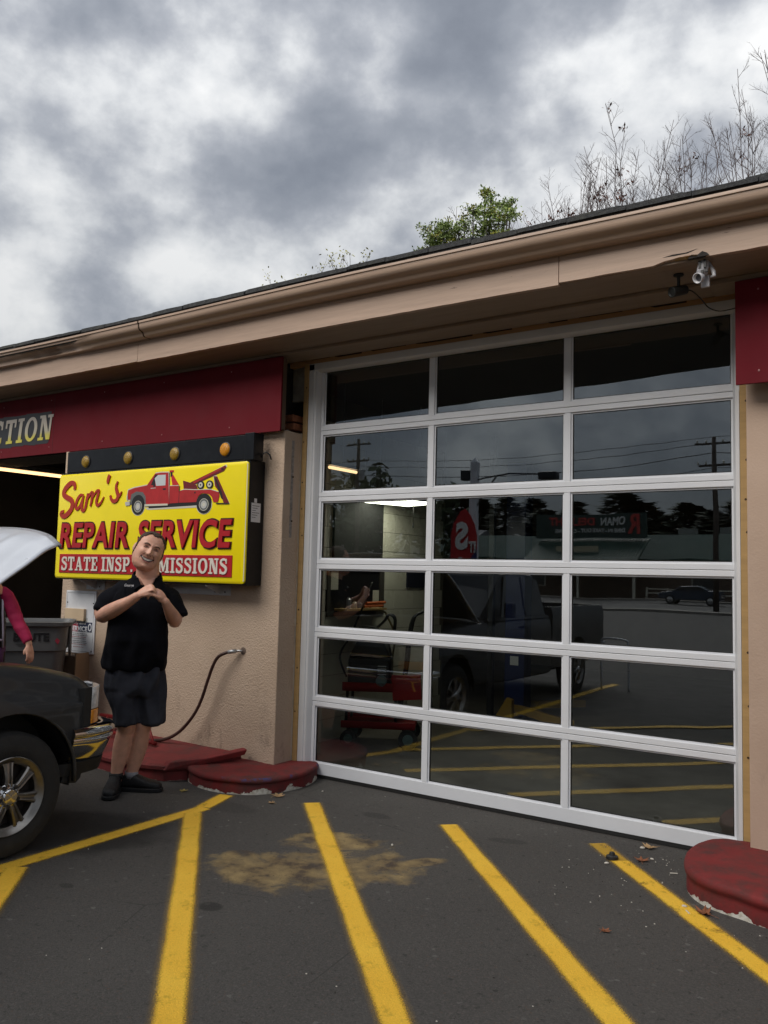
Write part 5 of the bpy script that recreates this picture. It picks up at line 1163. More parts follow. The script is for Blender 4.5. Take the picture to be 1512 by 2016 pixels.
folds(shirt, .026, 7.0, lambda c: .35 + .9 * max(0, min(1, (1.2 - c.z) / .25)) + (.6 if c.z > 1.25 and abs(c.x - .03) > .12 else 0)); shirt.parent = MAN
# cut V neck: collar stand, two collar flaps and placket
COLL = POLO
mb = MB(); pts = [Vector((.052 + .092 * math.cos(t), .0 + .094 * math.sin(t), 1.530 - .030 * math.sin(t))) for t in [R(135 + 270 * i / 30) for i in range(31)]]
rings = [[q, q + Vector((0, 0, .028)) + (q - Vector((.052, 0, q.z))).normalized() * .004, q + (q - Vector((.052, 0, q.z))).normalized() * .024 + Vector((0, 0, -.034)), q + (q - Vector((.052, 0, q.z))).normalized() * .015 + Vector((0, 0, -.036))] for q in pts]
mb.loft(rings); cl = mb.build('collar', COLL, smooth=True); cl.parent = MAN; sb = cl.modifiers.new('sub', 'SUBSURF'); sb.levels = sb.render_levels = 1
for s in (-1, 1):
    mb = MB(); top = [(.052 + s * .060, .082, 1.512), (.052 + s * .098, .030, 1.520), (.052 + s * .122, .050, 1.466), (.052 + s * .085, .112, 1.425), (.052 + s * .040, .118, 1.462)]
    mb.loft([[(x, y, z) for x, y, z in top], [(x, y + .010, z - .001) for x, y, z in top]]); c_ = mb.build('collar_flap', COLL, bevel=.003); c_.parent = MAN
mb = MB(); vv = [(.052 - .060, 1.515), (.052 + .060, 1.515), (.066, 1.415)]
def shf(x, z): return .098 + .05 * (1.5 - z)
q0 = [(x, .066 + (1.512 - z) * .60, z) for x, z in vv]
mb.add(q0 + [(x, y - .03, z) for x, y, z in q0], [(0, 1, 2), (3, 5, 4), (0, 3, 4, 1), (1, 4, 5, 2), (2, 5, 3, 0)])
c_ = mb.build('open_neck', SKIN, bevel=.004); c_.parent = MAN
# stitched name and chest logo (flat thread)
nm = text_obj('George', 'stitched_name', -.100, -.036, 1.442, 1.466, 0, .002, WHT2, None, shear=.35, bold=.012)
def lay_on(o, x0, y_of):
    for v in o.data.vertices: v.co = Vector((v.co.x, y_of(v.co.x, v.co.z) - v.co.y, v.co.z))
    o.parent = MAN
lay_on(nm, 0, lambda x, z: .128 + (x + .1) * .25)
# shorts
mb = MB()
mb.loft([ering(0, .0, .90, .19, .14), ering(0, 0, .82, .198, .15), ering(.0, 0, .74, .20, .145), ering(.005, 0, .68, .185, .125)])
sleeve([(-.085, .0, .80), (-.070, .015, .70), (-.052, .025, .60), (-.040, .028, .52), (-.034, .028, .478)], [.112, .112, .104, .098, .097])
sleeve([(.092, -.01, .80), (.105, -.005, .70), (.115, .0, .60), (.118, .0, .52), (.120, .0, .478)], [.112, .110, .104, .102, .101])
sh = remesh(mb, 'shorts', .009, SHORT, 3, .5); folds(sh, .030, 7.5, None, (1, 1, .35)); sh.parent = MAN
# shoes and socks
def shoe(base, ang, L=.30):
    Mx = Matrix.Translation(base) @ Matrix.Rotation(ang, 4, 'Z'); mb = MB()      # toe along +y of the shoe frame
    rings = []
    for y, w, h in ((-.085, .028, .055), (-.075, .038, .088), (-.03, .043, .112), (.02, .045, .108), (.07, .048, .080), (.12, .052, .064), (.165, .050, .056), (.195, .040, .045), (.212, .022, .030)):
        rings.append([Mx @ Vector((math.copysign(abs(math.cos(t)) ** .75, math.cos(t)) * w * (1.06 if math.sin(t) < 0 else 1), y, max(0.012, .02 + h * .5 + math.copysign(abs(math.sin(t)) ** .8, math.sin(t)) * h * .5))) for t in [2 * math.pi * k / 18 for k in range(18)]])
    mb.loft(rings); o = mb.build('shoe', SHOE, smooth=True); sb = o.modifiers.new('s', 'SUBSURF'); sb.levels = sb.render_levels = 1; o.parent = MAN
    mb = MB(); rings = []
    out = [(.0, -.095), (.035, -.085), (.046, -.04), (.048, .03), (.056, .10), (.056, .15), (.044, .195), (.02, .218), (-.02, .218), (-.044, .195), (-.055, .15), (-.053, .10), (-.046, .03), (-.044, -.04), (-.033, -.085)]
    for z, s in ((.001, .97), (.006, 1.0), (.026, 1.0), (.030, .96)): rings.append([Mx @ Vector((x * s, y * s, z)) for x, y in out])
    mb.loft(rings); q = mb.build('sole', SHOE, smooth=False, bevel=.003); q.parent = MAN
    mb = MB()
    for k in range(4):
        y = .015 + k * .022; mb.tube([Mx @ Vector((-.024, y, .112 - k * .010)), Mx @ Vector((0, y, .123 - k * .0115)), Mx @ Vector((.024, y, .112 - k * .010))], .0028, 6)
    q = mb.build('laces', BLKS); q.parent = MAN
    return o
shoe((-.102, .02, 0), R(10)); shoe((.018, -.015, 0), R(-72))
for x, y in ((-.096, 0), (.010, -.02)):
    mb = MB(); mb.tube([(x, y, .09), (x, y, .135)], .0465, 18, cap=True); q = mb.build('sock', mat('sock', (.25, .25, .27), .9) if x > 0 else SHOE, smooth=True); q.parent = MAN
# face details, following the face surface
def patch(name, pts, w, m, lift=.0018, thick=.002, k=4):
    sp_ = smooth_poly(pts, k); n = len(sp_); mb = MB(); rings = []
    for i, (x, z) in enumerate(sp_):
        a = sp_[max(0, i - 1)]; b = sp_[min(n - 1, i + 1)]; dx, dz = b[0] - a[0], b[1] - a[1]; l = math.hypot(dx, dz) or 1
        ww = (w[min(len(w) - 1, int(i * len(w) / n))] if hasattr(w, '__len__') else w * (.35 + .65 * math.sin(math.pi * (i + .3) / (n - .4 + .0)) if n > 2 else 1)) / 2
        row = []
        for q in (-1, -.33, .33, 1):
            X, Z = x - dz / l * ww * q, z + dx / l * ww * q; row.append(HM @ Vector((X, head_surface(X, Z) + lift, Z)))
        rings.append(row)
    o = len(mb.v)
    for r_ in rings: mb.v += [tuple(v_) for v_ in r_]
    for i in range(n - 1):
        for j in range(3): a = i * 4 + j; mb.f.append((a, a + 1, a + 5, a + 4)); mb.m.append(0)
    ob = mb.build(name, m, smooth=True); so = ob.modifiers.new('s', 'SOLIDIFY'); so.thickness = thick; so.offset = 0; ob.parent = MAN; return ob
BROW = mat('eyebrow', (.13, .075, .05), .8); LIP = mat('lip', (.36, .13, .11), .5); MOUTH = mat('mouth_dark', (.035, .010, .010), .5); TEETH = mat('teeth', (.62, .58, .50), .3); EYEW = mat('eye_white', (.40, .37, .35), .25); EYED = mat('eye_dark', (.02, .013, .012), .2)
CREASE = mat('skin_fold', (.27, .11, .08), .6)
for s in (-1, 1):
    patch('eyebrow', [(s * .056, .034), (s * .042, .042), (s * .026, .040), (s * .014, .034)], .0085, BROW, .0022)
    patch('eye_white', [(s * .048, .015), (s * .040, .0205), (s * .030, .022), (s * .019, .016)], .0062, EYEW, .0028)
    patch('iris', [(s * .037, .0185), (s * .034, .0195), (s * .030, .0195)], [.0056] * 4, EYED, .0040)
    patch('eyelid', [(s * .053, .012), (s * .042, .0225), (s * .030, .0240), (s * .017, .017)], .0048, CREASE, .0042)
    patch('lower_lid', [(s * .050, .012), (s * .040, .013), (s * .030, .0135), (s * .018, .012)], .003, CREASE, .0036)
    patch('cheek_fold', [(s * .024, -.022), (s * .036, -.034), (s * .047, -.050), (s * .050, -.066)], .004, CREASE, .0012)
    patch('nostril', [(s * .007, -.033), (s * .011, -.0345), (s * .015, -.033)], .004, MOUTH, .0022)
patch('mouth', [(-.046, -.047), (-.030, -.060), (-.012, -.0665), (.0, -.068), (.012, -.0665), (.030, -.060), (.046, -.047)], .021, MOUTH, .0022)
patch('teeth', [(-.036, -.0525), (-.022, -.0600), (-.008, -.0635), (.008, -.0635), (.022, -.0600), (.036, -.0525)], .0145, TEETH, .0040)
patch('upper_lip', [(-.047, -.043), (-.030, -.0505), (-.010, -.0535), (.0, -.0545), (.010, -.0535), (.030, -.0505), (.047, -.043)], .0045, LIP, .0048)
patch('lower_lip', [(-.038, -.062), (-.023, -.0745), (-.008, -.0795), (.008, -.0795), (.023, -.0745), (.038, -.062)], .0065, LIP, .0048)
# hair: cap over the top, sides and back with a receding hairline
mb = MB(); rings = []
nz, n = 40, 72; mb_v = []; keep = {}
def hairline(t):      # t: angle, 90 deg = front
    f = max(0, math.sin(t)); side = abs(math.cos(t))
    if math.sin(t) > 0: return .060 + .038 * f ** 2 + .020 * math.exp(-((abs(math.cos(t)) - .45) / .22) ** 2) - (.11 * max(0, side - .86) / .14)
    return -.05 - .03 * min(1, -math.sin(t) * 2)
grid = []
for j in range(nz + 1):
    z = -.10 + .240 * (j / nz); row = []
    for i in range(n):
        t = 2 * math.pi * i / n; zz = min(z, .1355); w, f, b = head_prof(zz); c_, s_ = math.cos(t), math.sin(t)
        x = math.copysign(abs(c_) ** (2 / 2.3), c_) * w; y = math.copysign(abs(s_) ** (2 / 2.3), s_) * (f if s_ > 0 else b); l = math.hypot(x, y) or 1
        gr = .004 + .003 * noise.noise(Vector((x * 60, y * 60, zz * 30))) + (.002 if zz > .1 else 0)
        row.append((HM @ Vector((x + x / l * gr, y + y / l * gr, zz + .006 * max(0, zz) / .13)), z >= hairline(t) + .004 * noise.noise(Vector((t * 9, 0, 0)))))
    grid.append(row)
for row in grid: mb.v += [tuple(q[0]) for q in row]
for j in range(nz):
    for i in range(n):
        a, b = (j, i), (j, (i + 1) % n); c_, d = (j + 1, (i + 1) % n), (j + 1, i)
        if all(grid[q[0]][q[1]][1] for q in (a, b)): mb.f.append(tuple(q[0] * n + q[1] for q in (a, b, c_, d))); mb.m.append(0)
mb.f.append(tuple(nz * n + i for i in range(n))); mb.m.append(0)
hr = mb.build('hair', HAIR, smooth=True); so = hr.modifiers.new('s', 'SOLIDIFY'); so.thickness = .006; so.offset = -1; hr.parent = MAN

# second person behind the truck, mostly hidden by the hood
W2 = empty('person', (0, 0, 0), label='person in magenta sleeve and black quilted vest reaching down behind the truck hood', cat='person')
F2 = Vector((.72, -.69, 0)).normalized(); X2 = Vector((-F2.y, F2.x, 0))
W2.matrix_world = Matrix(((X2.x, F2.x, 0, -2.055), (X2.y, F2.y, 0, -1.375), (0, 0, 1, .10), (0, 0, 0, 1)))
HM2 = Matrix.Translation((-.06, .14, 1.50)) @ Matrix.Rotation(R(28), 4, 'X') @ Matrix.Scale(.88, 4)
mb = MB(); head_mesh(mb, M_=HM2, nz=24, n=28)
mb.loft([ering(-.05, .06, 1.25, .09, .08, 18), ering(-.055, .09, 1.36, .05, .05, 18), ering(-.058, .12, 1.45, .048, .05, 18)])
mb.loft([ering(-.10, 0, .80, .12, .11), ering(-.10, .01, .95, .12, .11), ering(-.11, .03, 1.1, .12, .11), ering(-.11, .05, 1.22, .10, .08), ering(-.10, .06, 1.30, .06, .05)])
limb([(.02, .05, 1.25), (.07, .05, 1.18), (.115, .07, 1.08), (.18, .11, .98), (.23, .14, .905), (.247, .15, .875)], [.05, .045, .040, .036, .027, .025])
limb([(-.20, .05, 1.25), (-.26, .08, 1.1), (-.25, .18, 1.0), (-.2, .30, .98), (-.17, .36, .97)], [.05, .045, .040, .032, .024])
d, s, n_ = palm((.247, .15, .875), (.262, .17, .805), (.7, .6, .2), .034, .016)
kn = Vector((.262, .17, .805))
for k, (o_, L) in enumerate(((.027, .9), (.009, 1.05), (-.009, 1.0), (-.026, .8))):
    b = kn + s * o_; fing([tuple(b - d * .012), tuple(b + Vector((.004, .008, -.030)) * L), tuple(b + Vector((.0, .006, -.055)) * L), tuple(b + Vector((-.010, .0, -.074)) * L)], .0085)
fing([(.235, .165, .852), (.222, .182, .825), (.222, .19, .80)], .0095)
limb([(-.17, 0, .82), (-.17, .02, .5), (-.17, 0, .1)], [.06, .05, .04]); limb([(-.04, 0, .82), (-.04, .02, .5), (-.04, 0, .1)], [.06, .05, .04])
b2 = remesh(mb, 'body', .0055, SKIN, 2, .5); b2.parent = W2
MAG = mat('magenta_knit', (.40, .012, .075), .85, var=.15, vscale=5, bump=.3, bscale=220)
VEST = mat('vest_black', (.012, .012, .016), .55, var=.3, vscale=5); PURP = mat('purple_hem', (.09, .03, .13), .7); WSTR = mat('white_piping', (.55, .5, .6), .7)
mb = MB(); sleeve([(-.03, .05, 1.27), (.03, .05, 1.245), (.075, .052, 1.18), (.122, .07, 1.08), (.186, .11, .975), (.232, .14, .905), (.242, .146, .89)], [.05, .054, .052, .050, .046, .037, .034])
sleeve([(-.1, .05, 1.29), (-.2, .06, 1.24), (-.26, .08, 1.1), (-.25, .18, 1.0), (-.205, .29, .98)], [.05, .06, .057, .053, .042])
mb.loft([ering(-.10, 0, .86, .140, .125), ering(-.11, .03, 1.08, .135, .12), ering(-.115, .05, 1.24, .12, .10), ering(-.11, .07, 1.33, .06, .06)])
q = remesh(mb, 'sleeves', .008, MAG, 3, .5); folds(q, .006, 12, None, (1, 1, 1)); q.parent = W2
mb = MB(); rings = []
for i in range(49):
    z = .84 + i * .0095; t = i / 48; puff = .0035 * abs(math.sin(i * math.pi / 6.0)) ; rings.append(ering(-.10 - .012 * t, .0 + .055 * t, z, .146 + puff - .022 * t ** 4, .135 + puff - .02 * t, 30))
mb.loft(rings); q = mb.build('vest', VEST, smooth=True); q.parent = W2
mb = MB(); mb.tube([(.025, .09, 1.25), (.035, .10, 1.1), (.043, .085, .95), (.045, .072, .84)], .008, 8); mb.tube([(-.16, .125, .88), (-.08, .138, .885), (.0, .115, .895), (.043, .075, .90)], .009, 8)
q = mb.build('piping', WSTR, smooth=True); q.parent = W2
mb = MB(); mb.loft([ering(-.10, 0, .70, .145, .13), ering(-.10, 0, .845, .147, .132)]); q = mb.build('hem', PURP, smooth=True); q.parent = W2
mb = MB(); mb.tube([(-.17, 0, .80), (-.17, .02, .5), (-.17, 0, .06)], [.09, .08, .06], 14); mb.tube([(-.04, 0, .80), (-.04, .02, .5), (-.04, 0, .06)], [.09, .08, .06], 14); q = mb.build('trousers', VEST, smooth=True); q.parent = W2
for x in (-.17, -.04):
    mb = MB(); mb.ball((x, .04, .04), .045, .12, .04); q = mb.build('shoe', SHOE, smooth=True); q.parent = W2
mb = MB(); mb.ball(HM2 @ Vector((0, -.02, .03)), .085, .10, .105, 18, 12); mb.ball(HM2 @ Vector((0, -.07, -.05)), .07, .05, .09, 14, 10); q = mb.build('hair', HAIR, smooth=True); q.parent = W2

# ------------------------------------------------------------------ things inside the bay
REDM = redpaint('cart_red', (.28, .012, .015), .35)
CT = empty('welding_cart', (-.30, 1.42, .004), R(0), label='red two-shelf workshop cart with a black machine, seen through the glass by the block wall', cat='cart')
def local(o): return o
def bar(name, pts, r, m, par, seg=8): g = MB(); g.tube(pts, r, seg); return g.build(name, m, par, smooth=True)
CT.rotation_euler = (0, 0, R(28))
g = MB(); g.box(-.34, .34, -.24, .24, .17, .20); g.box(-.34, .34, -.24, -.225, .17, .235); g.box(-.34, .34, .225, .24, .17, .235); g.build('lower_shelf', REDM, CT, bevel=.004)
g = MB(); g.box(-.34, .20, -.22, .22, .50, .53); g.box(-.34, .2, -.22, -.205, .5, .58); g.box(-.34, .2, .205, .22, .5, .58); g.build('upper_shelf', REDM, CT, bevel=.004)
for x, y in ((-.3, -.2), (-.3, .2), (.16, -.2), (.16, .2)): bar('leg', [(x, y, .19), (x * .97, y, .51)], .014, BLKS, CT)
for x, y, r in ((-.27, -.22, .075), (-.27, .22, .075), (.28, -.25, .088), (.28, .25, .088)):
    g = MB(); g.lathe([(r * .55, -.025), (r, -.025), (r, .025), (r * .55, .025)], (x, y, r), (0, 1, 0), 20); w = g.build('wheel', TIRE, CT)
    g = MB(); g.lathe([(0, -.03), (r * .55, -.026), (r * .55, .026), (0, .03)], (x, y, r), (0, 1, 0), 16); g.build('hub', mat('hub_green', (.10, .16, .15), .4) if 'hub_green' not in bpy.data.materials else bpy.data.materials['hub_green'], w)
g = MB(); g.box(-.30, .10, -.16, .16, .54, .80); g.prism([(-.30, .80), (.10, .80), (.02, .96), (-.22, .96)], -.14, .14); g.build('machine', mat('machine_black', (.012, .012, .014), .45), CT, bevel=.02)
for k in range(6):
    g = MB(); g.box(-.02 + .0, .06, -.162, -.159, .60 + k * .025, .608 + k * .025); g.build('vent', STEEL, CT)
for s in (-.2, .2): bar('push_bar', smooth_poly([(.18, s, .30), (.24, s, .75), (.26, s, 1.0), (.30, s * .9, 1.18), (.38, s * .75, 1.235)], 5), .014, BLKS, CT)
bar('push_bar', [(.38, -.15, 1.235), (.38, .15, 1.235)], .014, BLKS, CT)
for s in (-.07, .06): bar('push_bar', smooth_poly([(-.25, s, .9), (.0, s, 1.12), (.06, s, 1.20), (.12, s, 1.15), (.1, s, .95)], 5), .011, BLKS, CT)
g = MB(); g.prism([(.14, .44), (.40, .46), (.39, .68), (.12, .66)], -.31, -.255); g.box(.13, .385, -.316, -.31, .60, .672); g.build('red_pouch', REDM, CT, bevel=.006)
g = MB(); g.lathe([(0, -.02), (.05, -.02), (.05, .02), (0, .02)], (.02, -.20, .60), (0, 1, 0), 18); g.build('gauge', mat('gauge_teal', (.10, .17, .18), .3), CT)
bar('cable', smooth_poly([(-.28, -.12, .95), (-.2, -.16, 1.08), (.02, -.17, 1.05), (.10, -.17, .85), (.08, -.17, .7)], 6), .009, GASK, CT)
bar('welding_lead', smooth_poly([(-.33, .0, .6), (-.40, .0, .8), (-.30, 0, 1.0), (-.18, 0, 1.3), (-.12, .1, 1.5)], 6), .010, GASK, CT)
# a low white-painted rail and boxes deeper in the bay
LF = empty('vehicle_lift', (.12, 3.6, .004), label='blue steel two-post lift column with yellow arms deep inside the bay', cat='lift')
BLUE = mat('lift_blue', (.012, .022, .10), .35, var=.2, vscale=6); YEL = mat('lift_yellow', (.38, .22, .02), .5, var=.2, vscale=6, dirt=.4)
g = MB(); g.box(-.12, .12, -.10, .10, 0, 2.9); g.build('column', BLUE, LF, bevel=.008)
g = MB(); g.box(-.26, .26, -.22, .22, 0, .03); g.build('base_plate', BLUE, LF)
g = MB(); g.box(-.05, .05, -.104, -.1005, .60, .70); g.build('warning_label', WHT2, LF)
g = MB(); g.prism([(-.10, .03), (.12, .03), (.12, .26), (.06, .28)], -.42, -.36); g.build('arm_stop', YEL, LF, bevel=.004)
g = MB(); g.loft([[(x + dx, y + dy, z) for dx, dy, z in ((-.05, 0, .10), (.05, 0, .10), (.05, 0, .18), (-.05, 0, .18))] for x, y in ((.1, -.2), (.55, -.55), (.9, -.75))]); g.build('lift_arm', YEL, LF)
g = MB(); g.loft([[(x + dx, y + dy, z) for dx, dy, z in ((-.05, 0, .10), (.05, 0, .10), (.05, 0, .18), (-.05, 0, .18))] for x, y in ((.1, .2), (.5, .7))]); g.build('lift_arm', YEL, LF)
g = MB(); g.box(-.03, .03, -.03, .03, 0, 3.2); o = g.build('steel_post', BLKS); o.location = (-.10, 3.35, .004); tag(o, label='thin black steel post standing just in front of the blue lift column', cat='post')
g = MB(); g.box(-.10, .10, -.08, .08, 0, .85); o = g.build('wall_radiator', mat('cream_metal', (.4, .38, .32), .5), bevel=.01); o.location = (-.6, 2.62, .004); tag(o, label='narrow cream metal casing on the floor behind the red cart', cat='casing')
g = MB(); g.box(-.12, .12, -.10, .10, .0, .03); o = g.build('paper_pile', WHT2); o.location = (-.6, 2.62, .856); tag(o, label='white paper pile on top of the narrow cream casing', cat='paper')
# lamps: hanging shop light, and tubes in the open bay
SL_ = empty('shop_light', (-.42, 1.86, 2.32), R(70), label='hanging lit shop light panel with a pull cord inside the glazed bay', cat='ceiling light')
g = MB(); g.box(-.30, .30, -.24, .24, 0, .05); g.build('housing', WHT2, SL_, bevel=.004)
g = MB(); g.box(-.29, .29, -.23, .23, -.012, -.001); g.build('diffuser', emit('lamp_cool', (1, .97, .78), 4.2), SL_)
bar('pull_cord', [(.18, 0, -.01), (.18, 0, -.20)], .003, GASK, SL_); g = MB(); g.tube([(.18, 0, -.20), (.18, 0, -.25)], .008, 8); g.build('cord_pull', BLKS, SL_)
for x in (-.25, .25): bar('chain', [(x, 0, .05), (x, 0, 1.03)], .004, STEEL, SL_, 5)
WARM = emit('lamp_warm', (1, .62, .30), 1.0)
T1 = empty('tube_light', (-.42, .88, 2.53), R(88), label='small warm lit tube lamp near the top of the glazed bay', cat='tube light')
g = MB(); g.tube([(-.2, 0, 0), (.2, 0, 0)], .014, 10); g.build('tube', WARM, T1); g = MB(); g.box(-.22, .22, -.03, .03, .02, .05); g.build('fixture', STEEL, T1)
bar('hanger', [(0, 0, .05), (0, 0, .8)], .004, STEEL, T1, 5)
T2 = empty('tube_light', (-5.2, .55, 2.72), 0, label='long warm lit tube lamp under the ceiling of the open bay', cat='tube light')
g = MB(); g.box(-.9, .9, -.035, .035, -.012, .014); g.build('tube', emit('lamp_amber', (1, .58, .26), 1.25), T2); g = MB(); g.box(-.92, .92, -.07, .07, .016, .06); g.build('fixture', STEEL, T2)
for x in (-.8, .8): bar('hanger', [(x, 0, .05), (x, 0, .61)], .004, STEEL, T2, 5)
T2.rotation_euler = (0, 0, R(86)); T2.location = (-4.62, .55, 2.66)
# clutter glimpsed in the open bay
rr = random.Random(21)
for k, (x, y, z, w, d, h, c_, lb, ct) in enumerate((
    (-4.6, 3.0, 0, .5, .4, 1.25, (.10, .008, .008), 'dark red tool cabinet standing in the shadow of the open bay', 'tool cabinet'),
    (-5.4, 4.2, 0, .6, .5, 1.5, (.03, .03, .032), 'black storage locker at the back of the open bay', 'locker'),
    (-3.9, 2.6, 0, .3, .3, 1.15, (.16, .035, .008), 'orange oil drum pump beside the red tool cabinet', 'drum'),
    (-6.4, 4.8, .0, 1.1, .6, .95, (.05, .05, .05), 'dark workbench by the back of the open bay', 'workbench'))):
    e = empty(('tool_cabinet', 'locker', 'oil_drum', 'workbench')[k], (x, y, z + .004), label=lb, cat=ct); m = mat('bay_item%d' % k, c_, .5, dirt=.3)
    if k == 2:
        g = MB(); g.lathe([(0, 0), (.15, 0), (.15, .35), (.155, .36), (.15, .37), (.15, .7), (0, .7)], (0, 0, 0), seg=20); g.build('drum', m, e); bar('pump', [(0, 0, .7), (0, 0, 1.1), (.1, 0, 1.15)], .02, STEEL, e)
    elif k == 3:
        g = MB(); g.box(-w, w, -d / 2, d / 2, h - .05, h); g.build('bench_top', m, e)
        for a in (-w + .05, w - .05):
            for b in (-.2, .2): g = MB(); g.box(a - .03, a + .03, b - .03, b + .03, 0, h - .05); g.build('leg', m, e)
    else:
        g = MB(); g.box(-w / 2, w / 2, -d / 2, d / 2, .05, h); g.build('cabinet', m, e, bevel=.008)
        for i in range(5): g = MB(); g.box(-w / 2 + .02, w / 2 - .02, -d / 2 - .012, -d / 2, .1 + i * (h - .15) / 5, .1 + (i + .9) * (h - .15) / 5); g.build('drawer', m, e, bevel=.003)
g = MB(); g.box(-.5, .0, 0, .02, 0, .28); o = g.build('pinned_sheet', mat('sheet_grey', (.22, .22, .19), .7)); o.location = (-5.6, 5.4, 1.3); tag(o, label='pale sheet hanging above the lockers in the dark open bay', cat='sheet')

# ------------------------------------------------------------------ litter on the lot
LEAF = [mat('leaf_tan', (.34, .22, .11), .8, var=.3, vscale=40), mat('leaf_rust', (.22, .08, .035), .8, var=.3, vscale=40), mat('leaf_olive', (.30, .24, .07), .8, var=.3, vscale=40)]
def leaf(x, y, s, rot, m, lb, curl=.25):
    pts = []
    for k in range(22):
        a = 2 * math.pi * k / 22; r = (1.0 if k % 4 == 0 else (.62 if k % 2 else .5)) * (1.0 if abs(math.cos(a)) > .2 or math.sin(a) > 0 else .55); pts.append((r * s * math.cos(a), r * s * math.sin(a)))
    g = MB(); z = lambda a, b: .006 + curl * (a * a + b * b) / s + .15 * s * noise.noise(Vector((a / s * 2, b / s * 2, x)))
    v = [(0, 0, .006)] + [(a, b, max(.003, z(a, b))) for a, b in pts]; g.add(v, [(0, i + 1, (i + 1) % 22 + 1) for i in range(22)])
    e = g.build('fallen_leaf', m); so = e.modifiers.new('s', 'SOLIDIFY'); so.thickness = .0012; e.location = (x, y, .0); e.rotation_euler = (0, 0, rot)
    g = MB(); g.tube([(0, 0, .009), (-s * .5, -s * .9, .010), (-s * .6, -s * 1.3, .006)], .0012, 5); g.build('stalk', m, e)
    tag(e, label=lb, cat='leaf', group='fallen leaves on the asphalt')
leaf(.187, -.60, .052, .4, LEAF[0], 'largest tan maple leaf below the chipped rim of the low red kerb')
leaf(.268, -.76, .030, 2.0, LEAF[0], 'small tan leaf just in front of the larger maple leaf')
leaf(-.422, -.918, .034, 1.0, LEAF[2], 'olive leaf between the two red kerbs near the shoes')
leaf(2.66, -.36, .045, .8, LEAF[1], 'rust brown leaf lying on the faded yellow line end')
leaf(2.63, -.10, .05, 2.8, LEAF[0], 'tan leaf tucked under the rubber seal of the door')
leaf(2.80, -1.41, .028, .1, LEAF[1], 'small rust leaf alone between two yellow lines')
leaf(3.12, -.93, .05, 1.7, LEAF[1], 'rust leaf pressed against the front of the thick red kerb', .5)
CAPM = mat('black_cap', (.012, .012, .012), .5)
g = MB(); g.lathe([(.035, 0), (.033, .014), (.018, .02), (.014, .034), (0, .036)], (0, 0, 0), seg=18); o = g.build('rubber_cap', CAPM, smooth=False, auto=40); o.location = (2.514, -.432, .006); tag(o, label='small black rubber cap on the faded end of a yellow line', cat='cap')
PEB = mat('pale_chip', (.55, .52, .46), .8)
rr = random.Random(8)
def chip(x, y, s, lb, m=PEB):
    g = MB(); g.ball((0, 0, s * .4), s, s * .6, s * .45, 7, 5, rot=Matrix.Rotation(rr.random() * 3, 3, 'Z'))
    o = g.build('paint_chip', m); o.location = (x, y, .001); tag(o, label=lb, cat='paint chip', group='pale paint chips on the asphalt')
for (x, y, s, lb) in ((2.515, -.53, .014, 'pale chip below the black rubber cap'), (2.70, -.30, .012, 'pale chip near the door beyond the rust leaf'), (2.60, -.14, .016, 'flat pale chip beside the tan leaf at the door seal'), (1.40, -1.0, .012, 'single white chip beyond the rusty stain'), (3.02, -.90, .014, 'pale chip at the foot of the thick red kerb'), (.35, -.30, .008, 'tiny white chip near the door corner by the low kerb')): chip(x, y, s, lb)
def in_poly_free(x, y): return not (x > 2.9 and y > -1.0) and not (x < .2 and y > -.85) and y < -.05
g = MB(); g2 = MB()
for i in range(520):
    if i < 320: x, y = rr.uniform(2.3, 3.6), rr.gauss(-.55, .35)
    else: x, y = rr.uniform(-.4, 4.5), rr.uniform(-4.2, -.1)
    if not in_poly_free(x, y): continue
    s = rr.uniform(.0015, .0048); (g if rr.random() < .35 else g2).ball((x, y, s * .5), s, s * .7, s * .5, 5, 3)
tag(g.build('grit', PEB), kind='stuff'); tag(g2.build('gravel', mat('dark_grit', (.03, .025, .022), .9)), kind='stuff')
for k, (x, y, a) in enumerate(((2.86, -.46, .5), (3.05, -.86 - .1, 2.2))):
    g = MB(); g.tube([(-.02, 0, .004), (.02, 0, .004)], .0035, 7); o = g.build('cigarette_end', PEB); o.location = (x, y, .001); o.rotation_euler = (0, 0, a); tag(o, label=('cigarette end lying between the last yellow line and the thick kerb', 'cigarette end touching the front of the thick red kerb')[k], cat='cigarette end')

# ------------------------------------------------------------------ trees behind the garage
BARK = mat('bark_grey', (.10, .085, .08), .9, var=.4, vscale=9)
TWIG = mat('twig_brown', (.095, .07, .068), .9)
LG = [mat('leaf_green', (.19, .26, .07), .7, var=.5, vscale=1.5), mat('leaf_yellow', (.25, .24, .035), .7, var=.4, vscale=2), mat('leaf_dry', (.14, .055, .035), .8, var=.4, vscale=4)]
def leafquads(mb, c, n, spread, size, rr, flat=.8):
    for _ in range(n):
        p_ = Vector(c) + Vector((rr.gauss(0, 1), rr.gauss(0, 1), rr.gauss(0, flat))) * spread
        u = Vector((rr.uniform(-1, 1), rr.uniform(-1, 1), rr.uniform(-1, 1))).normalized(); v_ = u.orthogonal().normalized(); s = size * rr.uniform(.6, 1.3)
        mb.add([p_ - u * s, p_ + v_ * s * .42, p_ + u * s, p_ - v_ * s * .42], [(0, 1, 2, 3)])
